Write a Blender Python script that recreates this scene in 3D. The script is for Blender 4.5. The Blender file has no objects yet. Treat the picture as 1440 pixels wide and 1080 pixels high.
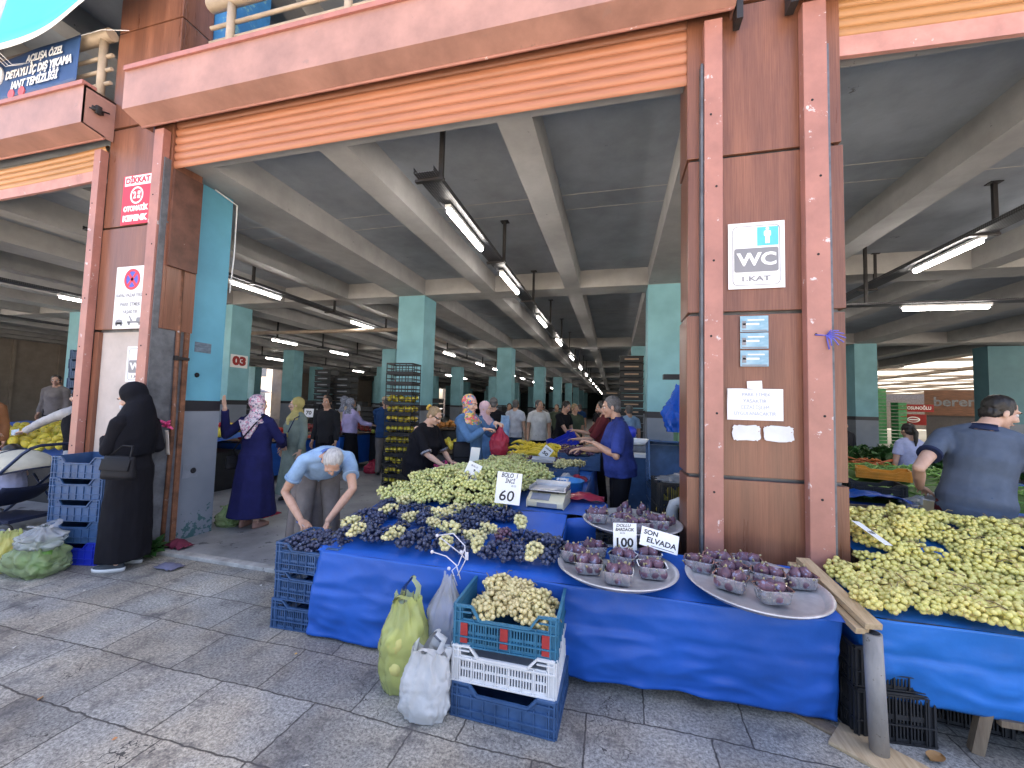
import bpy, bmesh, math, random
from mathutils import Vector, Matrix, Euler, noise
R = math.radians
PI = math.pi
rnd = random.Random(7)
scene = bpy.context.scene
COL = scene.collection

# ---------------------------------------------------------------- materials
MATS = {}
def nt_new(name):
    m = bpy.data.materials.new(name); m.use_nodes = True
    nt = m.node_tree
    return m, nt, nt.nodes, nt.links, nt.nodes['Principled BSDF']

def mat(name, col, rough=0.6, metal=0.0, var=0.12, scale=6.0, bump=0.0, bscale=60.0, col2=None, stretch=None,
        alpha=1.0, trans=0.0, spec=0.5, emit=None, estr=0.0, coat=0.0, sub=0.0, speck=None, rvar=0.1, coords='Object', osel=0.0):
    """Procedural surface: two-tone noise colour, rough variation, optional bump and specks."""
    if name in MATS: return MATS[name]
    m, nt, N, L, b = nt_new(name)
    tc = N.new('ShaderNodeTexCoord')
    mp = N.new('ShaderNodeMapping')
    L.new(tc.outputs[coords], mp.inputs['Vector'])
    if stretch: mp.inputs['Scale'].default_value = stretch
    nz = N.new('ShaderNodeTexNoise'); nz.inputs['Scale'].default_value = scale
    nz.inputs['Detail'].default_value = 6; nz.inputs['Roughness'].default_value = 0.65
    L.new(mp.outputs[0], nz.inputs['Vector'])
    c2 = col2 if col2 else tuple(max(0, c * (1 - 2.2 * var)) for c in col)
    c1 = col if col2 else tuple(min(1, c * (1 + var)) for c in col)
    rp = N.new('ShaderNodeValToRGB')
    rp.color_ramp.elements[0].position = 0.3; rp.color_ramp.elements[1].position = 0.68
    rp.color_ramp.elements[0].color = (*c2, 1); rp.color_ramp.elements[1].color = (*c1, 1)
    L.new(nz.outputs['Fac'], rp.inputs['Fac'])
    out = rp.outputs['Color']
    if osel:                                            # every copy gets its own tone
        oi = N.new('ShaderNodeObjectInfo'); hs = N.new('ShaderNodeHueSaturation')
        mr = N.new('ShaderNodeMapRange'); mr.inputs['To Min'].default_value = 1 - osel; mr.inputs['To Max'].default_value = 1 + osel
        L.new(oi.outputs['Random'], mr.inputs['Value']); L.new(mr.outputs[0], hs.inputs['Value'])
        mh = N.new('ShaderNodeMapRange'); mh.inputs['To Min'].default_value = 0.5 - osel * 0.06; mh.inputs['To Max'].default_value = 0.5 + osel * 0.06
        ml = N.new('ShaderNodeMath'); ml.operation = 'FRACT'; mm = N.new('ShaderNodeMath'); mm.operation = 'MULTIPLY'; mm.inputs[1].default_value = 7.31
        L.new(oi.outputs['Random'], mm.inputs[0]); L.new(mm.outputs[0], ml.inputs[0]); L.new(ml.outputs[0], mh.inputs['Value'])
        L.new(mh.outputs[0], hs.inputs['Hue']); L.new(out, hs.inputs['Color']); out = hs.outputs['Color']
    if speck:                                           # (colour, scale, threshold) chips and dirt with a shape of their own
        n2 = N.new('ShaderNodeTexNoise'); n2.inputs['Scale'].default_value = speck[1]; n2.inputs['Detail'].default_value = 8
        n2.inputs['Roughness'].default_value = 0.7
        L.new(tc.outputs[coords], n2.inputs['Vector'])
        r2 = N.new('ShaderNodeValToRGB'); r2.color_ramp.elements[0].position = speck[2]; r2.color_ramp.elements[1].position = speck[2] + 0.025
        L.new(n2.outputs['Fac'], r2.inputs['Fac'])
        mx = N.new('ShaderNodeMixRGB'); mx.inputs['Color2'].default_value = (*speck[0], 1)
        L.new(r2.outputs['Color'], mx.inputs['Fac']); L.new(out, mx.inputs['Color1']); out = mx.outputs['Color']
    L.new(out, b.inputs['Base Color'])
    rr_ = N.new('ShaderNodeMapRange'); rr_.inputs['To Min'].default_value = max(0.02, rough - rvar); rr_.inputs['To Max'].default_value = min(1, rough + rvar)
    L.new(nz.outputs['Fac'], rr_.inputs['Value']); L.new(rr_.outputs[0], b.inputs['Roughness'])
    b.inputs['Metallic'].default_value = metal
    b.inputs['Specular IOR Level'].default_value = spec
    if trans: b.inputs['Transmission Weight'].default_value = trans
    if alpha < 1: b.inputs['Alpha'].default_value = alpha
    if coat: b.inputs['Coat Weight'].default_value = coat; b.inputs['Coat Roughness'].default_value = 0.15
    if sub:
        b.inputs['Subsurface Weight'].default_value = sub; b.inputs['Subsurface Radius'].default_value = (0.01, 0.006, 0.003)
    if emit: b.inputs['Emission Color'].default_value = (*emit, 1); b.inputs['Emission Strength'].default_value = estr
    if bump:
        n3 = N.new('ShaderNodeTexNoise'); n3.inputs['Scale'].default_value = bscale; n3.inputs['Detail'].default_value = 4
        L.new(mp.outputs[0], n3.inputs['Vector'])
        bp = N.new('ShaderNodeBump'); bp.inputs['Strength'].default_value = bump; bp.inputs['Distance'].default_value = 0.01
        L.new(n3.outputs['Fac'], bp.inputs['Height']); L.new(bp.outputs[0], b.inputs['Normal'])
    MATS[name] = m
    return m

# ---------------------------------------------------------------- mesh builder
class MB:
    def __init__(s): s.v = []; s.f = []; s.mi = []; s.sm = []
    def add(s, vs, fs, mi=0, smooth=False):
        o = len(s.v); s.v += [tuple(v) for v in vs]
        for f in fs: s.f.append(tuple(i + o for i in f)); s.mi.append(mi); s.sm.append(smooth)
        return s
    def box(s, x0, x1, y0, y1, z0, z1, mi=0, T=None):
        v = [(x, y, z) for z in (z0, z1) for y in (y0, y1) for x in (x0, x1)]
        if T is not None: v = [T @ Vector(p) for p in v]
        return s.add(v, [(0, 2, 3, 1), (4, 5, 7, 6), (0, 1, 5, 4), (2, 6, 7, 3), (0, 4, 6, 2), (1, 3, 7, 5)], mi)
    def cbox(s, c, d, mi=0, rot=(0, 0, 0), bev=0.0):
        T = Matrix.Translation(c) @ Euler(rot).to_matrix().to_4x4()
        x, y, z = d[0] / 2, d[1] / 2, d[2] / 2
        if not bev: return s.box(-x, x, -y, y, -z, z, mi, T)
        bm = bmesh.new(); bmesh.ops.create_cube(bm, size=1)
        for v in bm.verts: v.co = Vector((v.co.x * d[0], v.co.y * d[1], v.co.z * d[2]))
        bmesh.ops.bevel(bm, geom=bm.edges[:], offset=bev, segments=2, affect='EDGES', profile=0.6)
        return s.bm(bm, mi, T, True)
    def bm(s, bm, mi=0, T=None, smooth=False):
        bm.verts.index_update(); vs = [(T @ v.co) if T is not None else v.co.copy() for v in bm.verts]
        s.add(vs, [[v.index for v in f.verts] for f in bm.faces], mi, smooth); bm.free(); return s
    def bar(s, a, b, w, h=None, mi=0):
        """square-section bar from a to b"""
        a = Vector(a); b = Vector(b); d = b - a; h = h or w
        if d.length < 1e-6: return s
        q = d.to_track_quat('Z', 'Y'); T = Matrix.Translation(a) @ q.to_matrix().to_4x4()
        return s.box(-w / 2, w / 2, -h / 2, h / 2, 0, d.length, mi, T)
    def tube(s, pts, r, n=8, mi=0, caps=True, smooth=True):
        pts = [Vector(p) for p in pts]; rs = r if isinstance(r, (list, tuple)) else [r] * len(pts)
        vs = []; fs = []; up = Vector((0, 0, 1))
        prevx = None
        for i, p in enumerate(pts):
            d = (pts[min(i + 1, len(pts) - 1)] - pts[max(i - 1, 0)])
            if d.length < 1e-9: d = Vector((0, 0, 1))
            d.normalize()
            x = prevx - d * prevx.dot(d) if prevx is not None else (up.cross(d) if abs(d.z) < 0.95 else Vector((1, 0, 0)).cross(d))
            x.normalize(); prevx = x; y = d.cross(x)
            for k in range(n):
                a = 2 * PI * k / n; vs.append(p + (x * math.cos(a) + y * math.sin(a)) * rs[i])
        for i in range(len(pts) - 1):
            for k in range(n):
                k2 = (k + 1) % n; fs.append((i * n + k, i * n + k2, (i + 1) * n + k2, (i + 1) * n + k))
        s.add(vs, fs, mi, smooth)
        if caps:
            o = len(s.v) - len(vs)
            for f in (list(range(n))[::-1], [(len(pts) - 1) * n + k for k in range(n)]):
                s.f.append(tuple(o + i for i in f)); s.mi.append(mi); s.sm.append(False)
        return s
    def lathe(s, prof, n=20, mi=0, T=None, smooth=True, cap0=True, cap1=True):
        vs = []; fs = []
        for r, z in prof:
            for k in range(n): a = 2 * PI * k / n; vs.append(Vector((r * math.cos(a), r * math.sin(a), z)))
        m = len(prof)
        for i in range(m - 1):
            for k in range(n): k2 = (k + 1) % n; fs.append((i * n + k, i * n + k2, (i + 1) * n + k2, (i + 1) * n + k))
        if cap0: fs.append(tuple(range(n))[::-1])
        if cap1: fs.append(tuple((m - 1) * n + k for k in range(n)))
        if T is not None: vs = [T @ v for v in vs]
        return s.add(vs, fs, mi, smooth)
    def loft(s, rings, mi=0, closed=True, cap0=False, cap1=False, smooth=True):
        n = len(rings[0]); vs = [p for r in rings for p in r]; fs = []
        for i in range(len(rings) - 1):
            for k in range(n if closed else n - 1):
                k2 = (k + 1) % n; fs.append((i * n + k, i * n + k2, (i + 1) * n + k2, (i + 1) * n + k))
        if cap0: fs.append(tuple(range(n))[::-1])
        if cap1: fs.append(tuple((len(rings) - 1) * n + k for k in range(n)))
        return s.add(vs, fs, mi, smooth)
    def ico(s, c, r, sub=2, mi=0, sc=(1, 1, 1), rot=None):
        v, f = ICO[sub]; T = rot if rot else None
        vs = []
        for p in v:
            q = Vector((p.x * sc[0] * r, p.y * sc[1] * r, p.z * sc[2] * r))
            if T is not None: q = T @ q
            vs.append(q + Vector(c))
        return s.add(vs, f, mi, True)
    def grid(s, fn, nu, nv, mi=0, smooth=True):
        vs = [fn(i / nu, j / nv) for j in range(nv + 1) for i in range(nu + 1)]
        fs = [(j * (nu + 1) + i, j * (nu + 1) + i + 1, (j + 1) * (nu + 1) + i + 1, (j + 1) * (nu + 1) + i) for j in range(nv) for i in range(nu)]
        return s.add(vs, fs, mi, smooth)
    def mesh(s, name, mats):
        me = bpy.data.meshes.new(name); me.from_pydata([tuple(v) for v in s.v], [], s.f); me.update()
        for m in (mats if isinstance(mats, (list, tuple)) else [mats]): me.materials.append(m)
        me.polygons.foreach_set('material_index', s.mi); me.polygons.foreach_set('use_smooth', s.sm)
        return me
    def build(s, name, mats, parent=None, loc=(0, 0, 0), rot=(0, 0, 0), solid=0.0, sub=0, bevel=0.0):
        o = bpy.data.objects.new(name, s.mesh(name, mats)); COL.objects.link(o)
        o.location = loc; o.rotation_euler = rot
        if parent: o.parent = parent
        if solid: md = o.modifiers.new('s', 'SOLIDIFY'); md.thickness = solid
        if bevel: md = o.modifiers.new('b', 'BEVEL'); md.width = bevel; md.segments = 2; md.limit_method = 'ANGLE'
        if sub: md = o.modifiers.new('u', 'SUBSURF'); md.levels = sub; md.render_levels = sub
        return o

ICO = {}
for _s in (1, 2, 3):
    _b = bmesh.new(); bmesh.ops.create_icosphere(_b, subdivisions=_s, radius=1); _b.verts.index_update()
    ICO[_s] = ([v.co.copy() for v in _b.verts], [tuple(v.index for v in f.verts) for f in _b.faces]); _b.free()

def tag(o, label=None, cat=None, group=None, kind=None):
    if label: o['label'] = label
    if cat: o['category'] = cat
    if group: o['group'] = group
    if kind: o['kind'] = kind
    return o
def thing(name, label, cat, loc=(0, 0, 0), rz=0.0, group=None):
    o = bpy.data.objects.new(name, None); COL.objects.link(o); o.empty_display_size = 0.1
    o.location = loc; o.rotation_euler = (0, 0, rz)
    return tag(o, label, cat, group)
def struct(o): o['kind'] = 'structure'; return o
KIDS = {}
def kids(o): return [c for c in o.children]
def dup(o, loc=None, rot=None, label=None, group=None, parent=None, scale=None):
    """copy a thing together with its parts and sub-parts (mesh data shared)"""
    c = o.copy(); COL.objects.link(c)
    if parent: c.parent = parent
    for ch in kids(o): dup(ch, parent=c)
    if loc is not None: c.location = loc
    if rot is not None: c.rotation_euler = rot
    if scale is not None: c.scale = scale
    if label: c['label'] = label
    if group: c['group'] = group
    return c

TMP = bpy.data.scenes.new('workbench')          # modifiers are evaluated on an empty scene of their own
def eval_mesh(o):
    TMP.collection.objects.link(o)
    with bpy.context.temp_override(scene=TMP, view_layer=TMP.view_layers[0]):
        dg = bpy.context.evaluated_depsgraph_get(); me = bpy.data.meshes.new_from_object(o.evaluated_get(dg))
    TMP.collection.objects.unlink(o); return me
def text_mesh(txt, size, bold=0.0, spacing=1.0, align='CENTER', shear=0.0, extrude=0.0006, line=1.0):
    cu = bpy.data.curves.new('txt', 'FONT'); cu.body = txt; cu.size = size; cu.align_x = align; cu.align_y = 'CENTER'
    cu.offset = bold; cu.space_character = spacing; cu.shear = shear; cu.extrude = extrude; cu.space_line = line; cu.resolution_u = 3
    o = bpy.data.objects.new('txt', cu); me = eval_mesh(o)
    bpy.data.objects.remove(o); bpy.data.curves.remove(cu)
    return me
def lettering(lines, parent, m, name='lettering', T=Matrix(), fit=None):
    """lines: (text, x, z, size, bold, maxwidth, shear); lies in local XZ plane facing -Y"""
    mb = MB()
    for (txt, x, z, size, bold, mw, sh) in lines:
        me = text_mesh(txt, size, bold, shear=sh)
        xs = [v.co.x for v in me.vertices]
        w = (max(xs) - min(xs)) if xs else 1
        cx = (max(xs) + min(xs)) / 2 if xs else 0
        k = mw / w if mw else 1.0
        vs = [T @ Vector(((v.co.x - cx) * k + x, -v.co.z - 0.0012, v.co.y + z)) for v in me.vertices]
        mb.add(vs, [tuple(p.vertices) for p in me.polygons], 0)
        bpy.data.meshes.remove(me)
    return mb.build(name, m, parent)
def smooth01(t): t = max(0, min(1, t)); return t * t * (3 - 2 * t)
def nz(x, y=0.0, z=0.0): return noise.noise(Vector((x, y, z)))
# ---------------------------------------------------------------- camera, world, light
cam_d = bpy.data.cameras.new('camera'); cam = bpy.data.objects.new('camera', cam_d); COL.objects.link(cam)
yaw, pit, rol, FPX = R(14.488), R(3.197), R(1.528), 561.56
fw = Vector((-math.sin(yaw) * math.cos(pit), math.cos(yaw) * math.cos(pit), math.sin(pit)))
rt = Vector((math.cos(yaw), math.sin(yaw), 0)); up = rt.cross(fw)
cr = rt * math.cos(rol) + up * math.sin(rol); cu_ = -rt * math.sin(rol) + up * math.cos(rol)
cam.matrix_world = Matrix(((cr.x, cu_.x, -fw.x, 0), (cr.y, cu_.y, -fw.y, 0), (cr.z, cu_.z, -fw.z, 1.6), (0, 0, 0, 1)))
cam_d.sensor_fit = 'HORIZONTAL'; cam_d.sensor_width = 36; cam_d.lens = FPX / 1440 * 36
cam_d.clip_start = 0.05; cam_d.clip_end = 600
scene.camera = cam
w = bpy.data.worlds.new('World'); scene.world = w; w.use_nodes = True
wn = w.node_tree; bg = wn.nodes['Background']
sky = wn.nodes.new('ShaderNodeTexSky'); sky.sky_type = 'NISHITA'; sky.sun_disc = False
SUN_EL, SUN_AZ = R(60), R(25)       # azimuth from +Y (behind the hall) towards +X
sky.sun_elevation = SUN_EL; sky.sun_rotation = SUN_AZ; sky.air_density = 0.8; sky.dust_density = 4.5; sky.ozone_density = 1.0
wn.links.new(sky.outputs[0], bg.inputs['Color']); bg.inputs['Strength'].default_value = 0.14
sl = bpy.data.lights.new('sun', 'SUN'); so = bpy.data.objects.new('sun', sl); COL.objects.link(so)
sl.energy = 4.0; sl.angle = R(0.5); sl.color = (1.0, 0.95, 0.86)
sd = Vector((math.sin(SUN_AZ) * math.cos(SUN_EL), math.cos(SUN_AZ) * math.cos(SUN_EL), math.sin(SUN_EL)))
so.rotation_euler = sd.to_track_quat('Z', 'Y').to_euler()
scene.view_settings.view_transform = 'Standard'; scene.view_settings.look = 'None'
scene.view_settings.exposure = 2.55
scene.view_settings.use_white_balance = True; scene.view_settings.white_balance_temperature = 7000; scene.view_settings.white_balance_tint = 12; scene.view_settings.gamma = 1
scene.cycles.max_bounces = 7; scene.cycles.diffuse_bounces = 4; scene.cycles.glossy_bounces = 3
scene.cycles.transmission_bounces = 5; scene.cycles.transparent_max_bounces = 12
scene.cycles.caustics_reflective = False; scene.cycles.caustics_refractive = False
scene.cycles.sample_clamp_indirect = 6
scene.cycles.use_denoising = True

# ---------------------------------------------------------------- setting materials
def paving_mat():
    m, nt, N, L, b = nt_new('stone_paving')
    tc = N.new('ShaderNodeTexCoord'); mp = N.new('ShaderNodeMapping'); L.new(tc.outputs['Object'], mp.inputs['Vector'])
    mp.inputs['Location'].default_value = (0.03, -0.10, 0)
    # slightly wander the joints
    wz = N.new('ShaderNodeTexNoise'); wz.inputs['Scale'].default_value = 0.7; wz.inputs['Detail'].default_value = 3
    L.new(tc.outputs['Object'], wz.inputs['Vector'])
    va = N.new('ShaderNodeVectorMath'); va.operation = 'MULTIPLY_ADD'
    va.inputs[1].default_value = (0.16, 0.13, 0); L.new(wz.outputs['Color'], va.inputs[0]); L.new(mp.outputs[0], va.inputs[2])
    wz2 = N.new('ShaderNodeTexNoise'); wz2.inputs['Scale'].default_value = 18; wz2.inputs['Detail'].default_value = 3
    L.new(tc.outputs['Object'], wz2.inputs['Vector'])
    va2 = N.new('ShaderNodeVectorMath'); va2.operation = 'MULTIPLY_ADD'
    va2.inputs[1].default_value = (0.022, 0.022, 0); L.new(wz2.outputs['Color'], va2.inputs[0]); L.new(va.outputs[0], va2.inputs[2])
    br = N.new('ShaderNodeTexBrick'); L.new(va2.outputs[0], br.inputs['Vector'])
    br.inputs['Scale'].default_value = 1; br.inputs['Brick Width'].default_value = 0.60; br.inputs['Row Height'].default_value = 0.37
    br.inputs['Mortar Size'].default_value = 0.006; br.inputs['Mortar Smooth'].default_value = 0.6; br.offset = 0.37; br.squash = 0.8; br.squash_frequency = 3
    br.inputs['Color1'].default_value = (0.41, 0.405, 0.385, 1); br.inputs['Color2'].default_value = (0.29, 0.287, 0.275, 1); br.inputs['Mortar'].default_value = (0.08, 0.075, 0.072, 1)
    # broad stains
    n1 = N.new('ShaderNodeTexNoise'); n1.inputs['Scale'].default_value = 1.3; n1.inputs['Detail'].default_value = 7; n1.inputs['Roughness'].default_value = 0.6
    L.new(tc.outputs['Object'], n1.inputs['Vector'])
    r1 = N.new('ShaderNodeValToRGB'); e = r1.color_ramp.elements
    e[0].position = 0.32; e[0].color = (0.46, 0.45, 0.46, 1); e[1].position = 0.66; e[1].color = (1.22, 1.16, 1.06, 1)
    L.new(n1.outputs['Fac'], r1.inputs['Fac'])
    mu = N.new('ShaderNodeMixRGB'); mu.blend_type = 'MULTIPLY'; mu.inputs['Fac'].default_value = 0.85
    L.new(br.outputs['Color'], mu.inputs['Color1']); L.new(r1.outputs['Color'], mu.inputs['Color2'])
    # grain of the stone
    n2 = N.new('ShaderNodeTexNoise'); n2.inputs['Scale'].default_value = 62; n2.inputs['Detail'].default_value = 6; n2.inputs['Roughness'].default_value = 0.85
    L.new(tc.outputs['Object'], n2.inputs['Vector'])
    r2 = N.new('ShaderNodeValToRGB'); e = r2.color_ramp.elements
    e[0].position = 0.38; e[0].color = (0.28, 0.28, 0.29, 1); e[1].position = 0.62; e[1].color = (1.42, 1.40, 1.37, 1)
    L.new(n2.outputs['Fac'], r2.inputs['Fac'])
    m2 = N.new('ShaderNodeMixRGB'); m2.blend_type = 'MULTIPLY'; m2.inputs['Fac'].default_value = 1
    L.new(mu.outputs[0], m2.inputs['Color1']); L.new(r2.outputs['Color'], m2.inputs['Color2'])
    # dark juice and tread spots
    n3 = N.new('ShaderNodeTexNoise'); n3.inputs['Scale'].default_value = 4.5; n3.inputs['Detail'].default_value = 9; n3.inputs['Roughness'].default_value = 0.72
    L.new(tc.outputs['Object'], n3.inputs['Vector'])
    r3 = N.new('ShaderNodeValToRGB'); e = r3.color_ramp.elements
    e[0].position = 0.52; e[0].color = (0, 0, 0, 1); e[1].position = 0.66; e[1].color = (0.85, 0.85, 0.85, 1)
    L.new(n3.outputs['Fac'], r3.inputs['Fac'])
    m3 = N.new('ShaderNodeMixRGB'); m3.inputs['Color2'].default_value = (0.075, 0.07, 0.075, 1)
    L.new(r3.outputs['Color'], m3.inputs['Fac']); L.new(m2.outputs[0], m3.inputs['Color1'])
    # slabs differ in tint: a few warm, a few bluish
    n4 = N.new('ShaderNodeTexNoise'); n4.inputs['Scale'].default_value = 2.2; L.new(tc.outputs['Object'], n4.inputs['Vector'])
    r4 = N.new('ShaderNodeValToRGB'); e = r4.color_ramp.elements
    e[0].position = 0.4; e[0].color = (0.93, 0.99, 1.06, 1); e[1].position = 0.6; e[1].color = (1.05, 1.02, 0.96, 1)
    L.new(n4.outputs['Fac'], r4.inputs['Fac'])
    m4 = N.new('ShaderNodeMixRGB'); m4.blend_type = 'MULTIPLY'; m4.inputs['Fac'].default_value = 1
    L.new(m3.outputs[0], m4.inputs['Color1']); L.new(r4.outputs['Color'], m4.inputs['Color2'])
    # hairline cracks
    n5 = N.new('ShaderNodeTexNoise'); n5.inputs['Scale'].default_value = 1.5; n5.inputs['Detail'].default_value = 5; n5.inputs['Roughness'].default_value = 0.55; L.new(tc.outputs['Object'], n5.inputs['Vector'])
    sb = N.new('ShaderNodeMath'); sb.operation = 'SUBTRACT'; sb.inputs[1].default_value = 0.5; L.new(n5.outputs['Fac'], sb.inputs[0])
    ab = N.new('ShaderNodeMath'); ab.operation = 'ABSOLUTE'; L.new(sb.outputs[0], ab.inputs[0])
    lt = N.new('ShaderNodeMath'); lt.operation = 'LESS_THAN'; lt.inputs[1].default_value = 0.0013; L.new(ab.outputs[0], lt.inputs[0])
    n6 = N.new('ShaderNodeTexNoise'); n6.inputs['Scale'].default_value = 1.1; n6.inputs['Detail'].default_value = 2; mp6 = N.new('ShaderNodeMapping'); mp6.inputs['Location'].default_value = (5, 3, 0); L.new(tc.outputs['Object'], mp6.inputs[0]); L.new(mp6.outputs[0], n6.inputs['Vector'])
    g6 = N.new('ShaderNodeMath'); g6.operation = 'GREATER_THAN'; g6.inputs[1].default_value = 0.57; L.new(n6.outputs['Fac'], g6.inputs[0])
    mm = N.new('ShaderNodeMath'); mm.operation = 'MULTIPLY'; L.new(lt.outputs[0], mm.inputs[0]); L.new(g6.outputs[0], mm.inputs[1])
    m5 = N.new('ShaderNodeMixRGB'); m5.inputs['Color2'].default_value = (0.05, 0.047, 0.045, 1); L.new(mm.outputs[0], m5.inputs['Fac']); L.new(m4.outputs[0], m5.inputs['Color1'])
    L.new(m5.outputs[0], b.inputs['Base Color']); b.inputs['Roughness'].default_value = 0.72
    ma = N.new('ShaderNodeMath'); ma.operation = 'MULTIPLY_ADD'; ma.inputs[1].default_value = -0.5
    L.new(br.outputs['Fac'], ma.inputs[0]); L.new(n2.outputs['Fac'], ma.inputs[2])
    bp = N.new('ShaderNodeBump'); bp.inputs['Strength'].default_value = 0.6; bp.inputs['Distance'].default_value = 0.005
    L.new(ma.outputs[0], bp.inputs['Height']); L.new(bp.outputs[0], b.inputs['Normal'])
    return m

def laminate_mat(name, c1, c2, rough=0.34):
    m, nt, N, L, b = nt_new(name)
    tc = N.new('ShaderNodeTexCoord'); mp = N.new('ShaderNodeMapping'); L.new(tc.outputs['Object'], mp.inputs['Vector'])
    mp.inputs['Scale'].default_value = (150, 150, 2.6)
    a = N.new('ShaderNodeTexNoise'); a.inputs['Scale'].default_value = 1.3; a.inputs['Detail'].default_value = 5; a.inputs['Roughness'].default_value = 0.7; a.inputs['Distortion'].default_value = 0.6
    L.new(mp.outputs[0], a.inputs['Vector'])
    r = N.new('ShaderNodeValToRGB'); r.color_ramp.elements[0].position = 0.36; r.color_ramp.elements[1].position = 0.62
    r.color_ramp.elements[0].color = (*c2, 1); r.color_ramp.elements[1].color = (*c1, 1); L.new(a.outputs['Fac'], r.inputs['Fac'])
    mp2 = N.new('ShaderNodeMapping'); mp2.inputs['Scale'].default_value = (5, 5, 0.5); L.new(tc.outputs['Object'], mp2.inputs['Vector'])
    n2 = N.new('ShaderNodeTexNoise'); n2.inputs['Scale'].default_value = 1.6; n2.inputs['Detail'].default_value = 6; L.new(mp2.outputs[0], n2.inputs['Vector'])
    r2 = N.new('ShaderNodeValToRGB'); r2.color_ramp.elements[0].color = (0.72, 0.70, 0.72, 1); r2.color_ramp.elements[1].color = (1.22, 1.2, 1.18, 1)
    r2.color_ramp.elements[0].position = 0.3; r2.color_ramp.elements[1].position = 0.72; L.new(n2.outputs['Fac'], r2.inputs['Fac'])
    mx = N.new('ShaderNodeMixRGB'); mx.blend_type = 'MULTIPLY'; mx.inputs['Fac'].default_value = 1
    L.new(r.outputs[0], mx.inputs['Color1']); L.new(r2.outputs[0], mx.inputs['Color2'])
    # pale scuffs
    n3 = N.new('ShaderNodeTexNoise'); n3.inputs['Scale'].default_value = 7; n3.inputs['Detail'].default_value = 10; n3.inputs['Roughness'].default_value = 0.8
    L.new(tc.outputs['Object'], n3.inputs['Vector'])
    r3 = N.new('ShaderNodeValToRGB'); r3.color_ramp.elements[0].position = 0.66; r3.color_ramp.elements[1].position = 0.74
    r3.color_ramp.elements[1].color = (0.4, 0.4, 0.4, 1); L.new(n3.outputs['Fac'], r3.inputs['Fac'])
    m3 = N.new('ShaderNodeMixRGB'); m3.inputs['Color2'].default_value = (0.42, 0.30, 0.25, 1); L.new(r3.outputs[0], m3.inputs['Fac']); L.new(mx.outputs[0], m3.inputs['Color1'])
    L.new(m3.outputs[0], b.inputs['Base Color'])
    mr = N.new('ShaderNodeMapRange'); mr.inputs['To Min'].default_value = rough - 0.08; mr.inputs['To Max'].default_value = rough + 0.2
    L.new(n2.outputs['Fac'], mr.inputs['Value']); L.new(mr.outputs[0], b.inputs['Roughness'])
    bp = N.new('ShaderNodeBump'); bp.inputs['Strength'].default_value = 0.08; bp.inputs['Distance'].default_value = 0.002
    L.new(a.outputs['Fac'], bp.inputs['Height']); L.new(bp.outputs[0], b.inputs['Normal'])
    return m

def column_mat(name, paint, dado=(0.22, 0.25, 0.30), chips=True):
    """two-tone wall paint: teal above, grey dado with peeled spots near the floor"""
    m, nt, N, L, b = nt_new(name)
    tc = N.new('ShaderNodeTexCoord'); sp = N.new('ShaderNodeSeparateXYZ'); L.new(tc.outputs['Object'], sp.inputs[0])
    n1 = N.new('ShaderNodeTexNoise'); n1.inputs['Scale'].default_value = 2.5; n1.inputs['Detail'].default_value = 8; L.new(tc.outputs['Object'], n1.inputs['Vector'])
    r1 = N.new('ShaderNodeValToRGB'); r1.color_ramp.elements[0].color = (0.82, 0.84, 0.85, 1); r1.color_ramp.elements[1].color = (1.08, 1.08, 1.07, 1)
    r1.color_ramp.elements[0].position = 0.3; r1.color_ramp.elements[1].position = 0.7; L.new(n1.outputs['Fac'], r1.inputs['Fac'])
    st = N.new('ShaderNodeMath'); st.operation = 'GREATER_THAN'; st.inputs[1].default_value = 1.45; L.new(sp.outputs['Z'], st.inputs[0])
    mx = N.new('ShaderNodeMixRGB'); mx.inputs['Color1'].default_value = (*dado, 1); mx.inputs['Color2'].default_value = (*paint, 1); L.new(st.outputs[0], mx.inputs['Fac'])
    mu = N.new('ShaderNodeMixRGB'); mu.blend_type = 'MULTIPLY'; mu.inputs['Fac'].default_value = 1
    L.new(mx.outputs[0], mu.inputs['Color1']); L.new(r1.outputs[0], mu.inputs['Color2'])
    out = mu.outputs[0]
    if chips:   # dado paint peeled back to the old green coat low down
        n2 = N.new('ShaderNodeTexNoise'); n2.inputs['Scale'].default_value = 13; n2.inputs['Detail'].default_value = 6; n2.inputs['Roughness'].default_value = 0.6; L.new(tc.outputs['Object'], n2.inputs['Vector'])
        zr = N.new('ShaderNodeMapRange'); zr.inputs['From Min'].default_value = 0.05; zr.inputs['From Max'].default_value = 0.75
        zr.inputs['To Min'].default_value = 0.50; zr.inputs['To Max'].default_value = 0.80; L.new(sp.outputs['Z'], zr.inputs['Value'])
        gt = N.new('ShaderNodeMath'); gt.operation = 'GREATER_THAN'; L.new(n2.outputs['Fac'], gt.inputs[0]); L.new(zr.outputs[0], gt.inputs[1])
        m2 = N.new('ShaderNodeMixRGB'); m2.inputs['Color2'].default_value = (0.05, 0.13, 0.14, 1); L.new(gt.outputs[0], m2.inputs['Fac']); L.new(out, m2.inputs['Color1']); out = m2.outputs[0]
    L.new(out, b.inputs['Base Color']); b.inputs['Roughness'].default_value = 0.55
    n3 = N.new('ShaderNodeTexNoise'); n3.inputs['Scale'].default_value = 60; L.new(tc.outputs['Object'], n3.inputs['Vector'])
    bp = N.new('ShaderNodeBump'); bp.inputs['Strength'].default_value = 0.12; bp.inputs['Distance'].default_value = 0.004
    L.new(n3.outputs['Fac'], bp.inputs['Height']); L.new(bp.outputs[0], b.inputs['Normal'])
    return m

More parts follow.
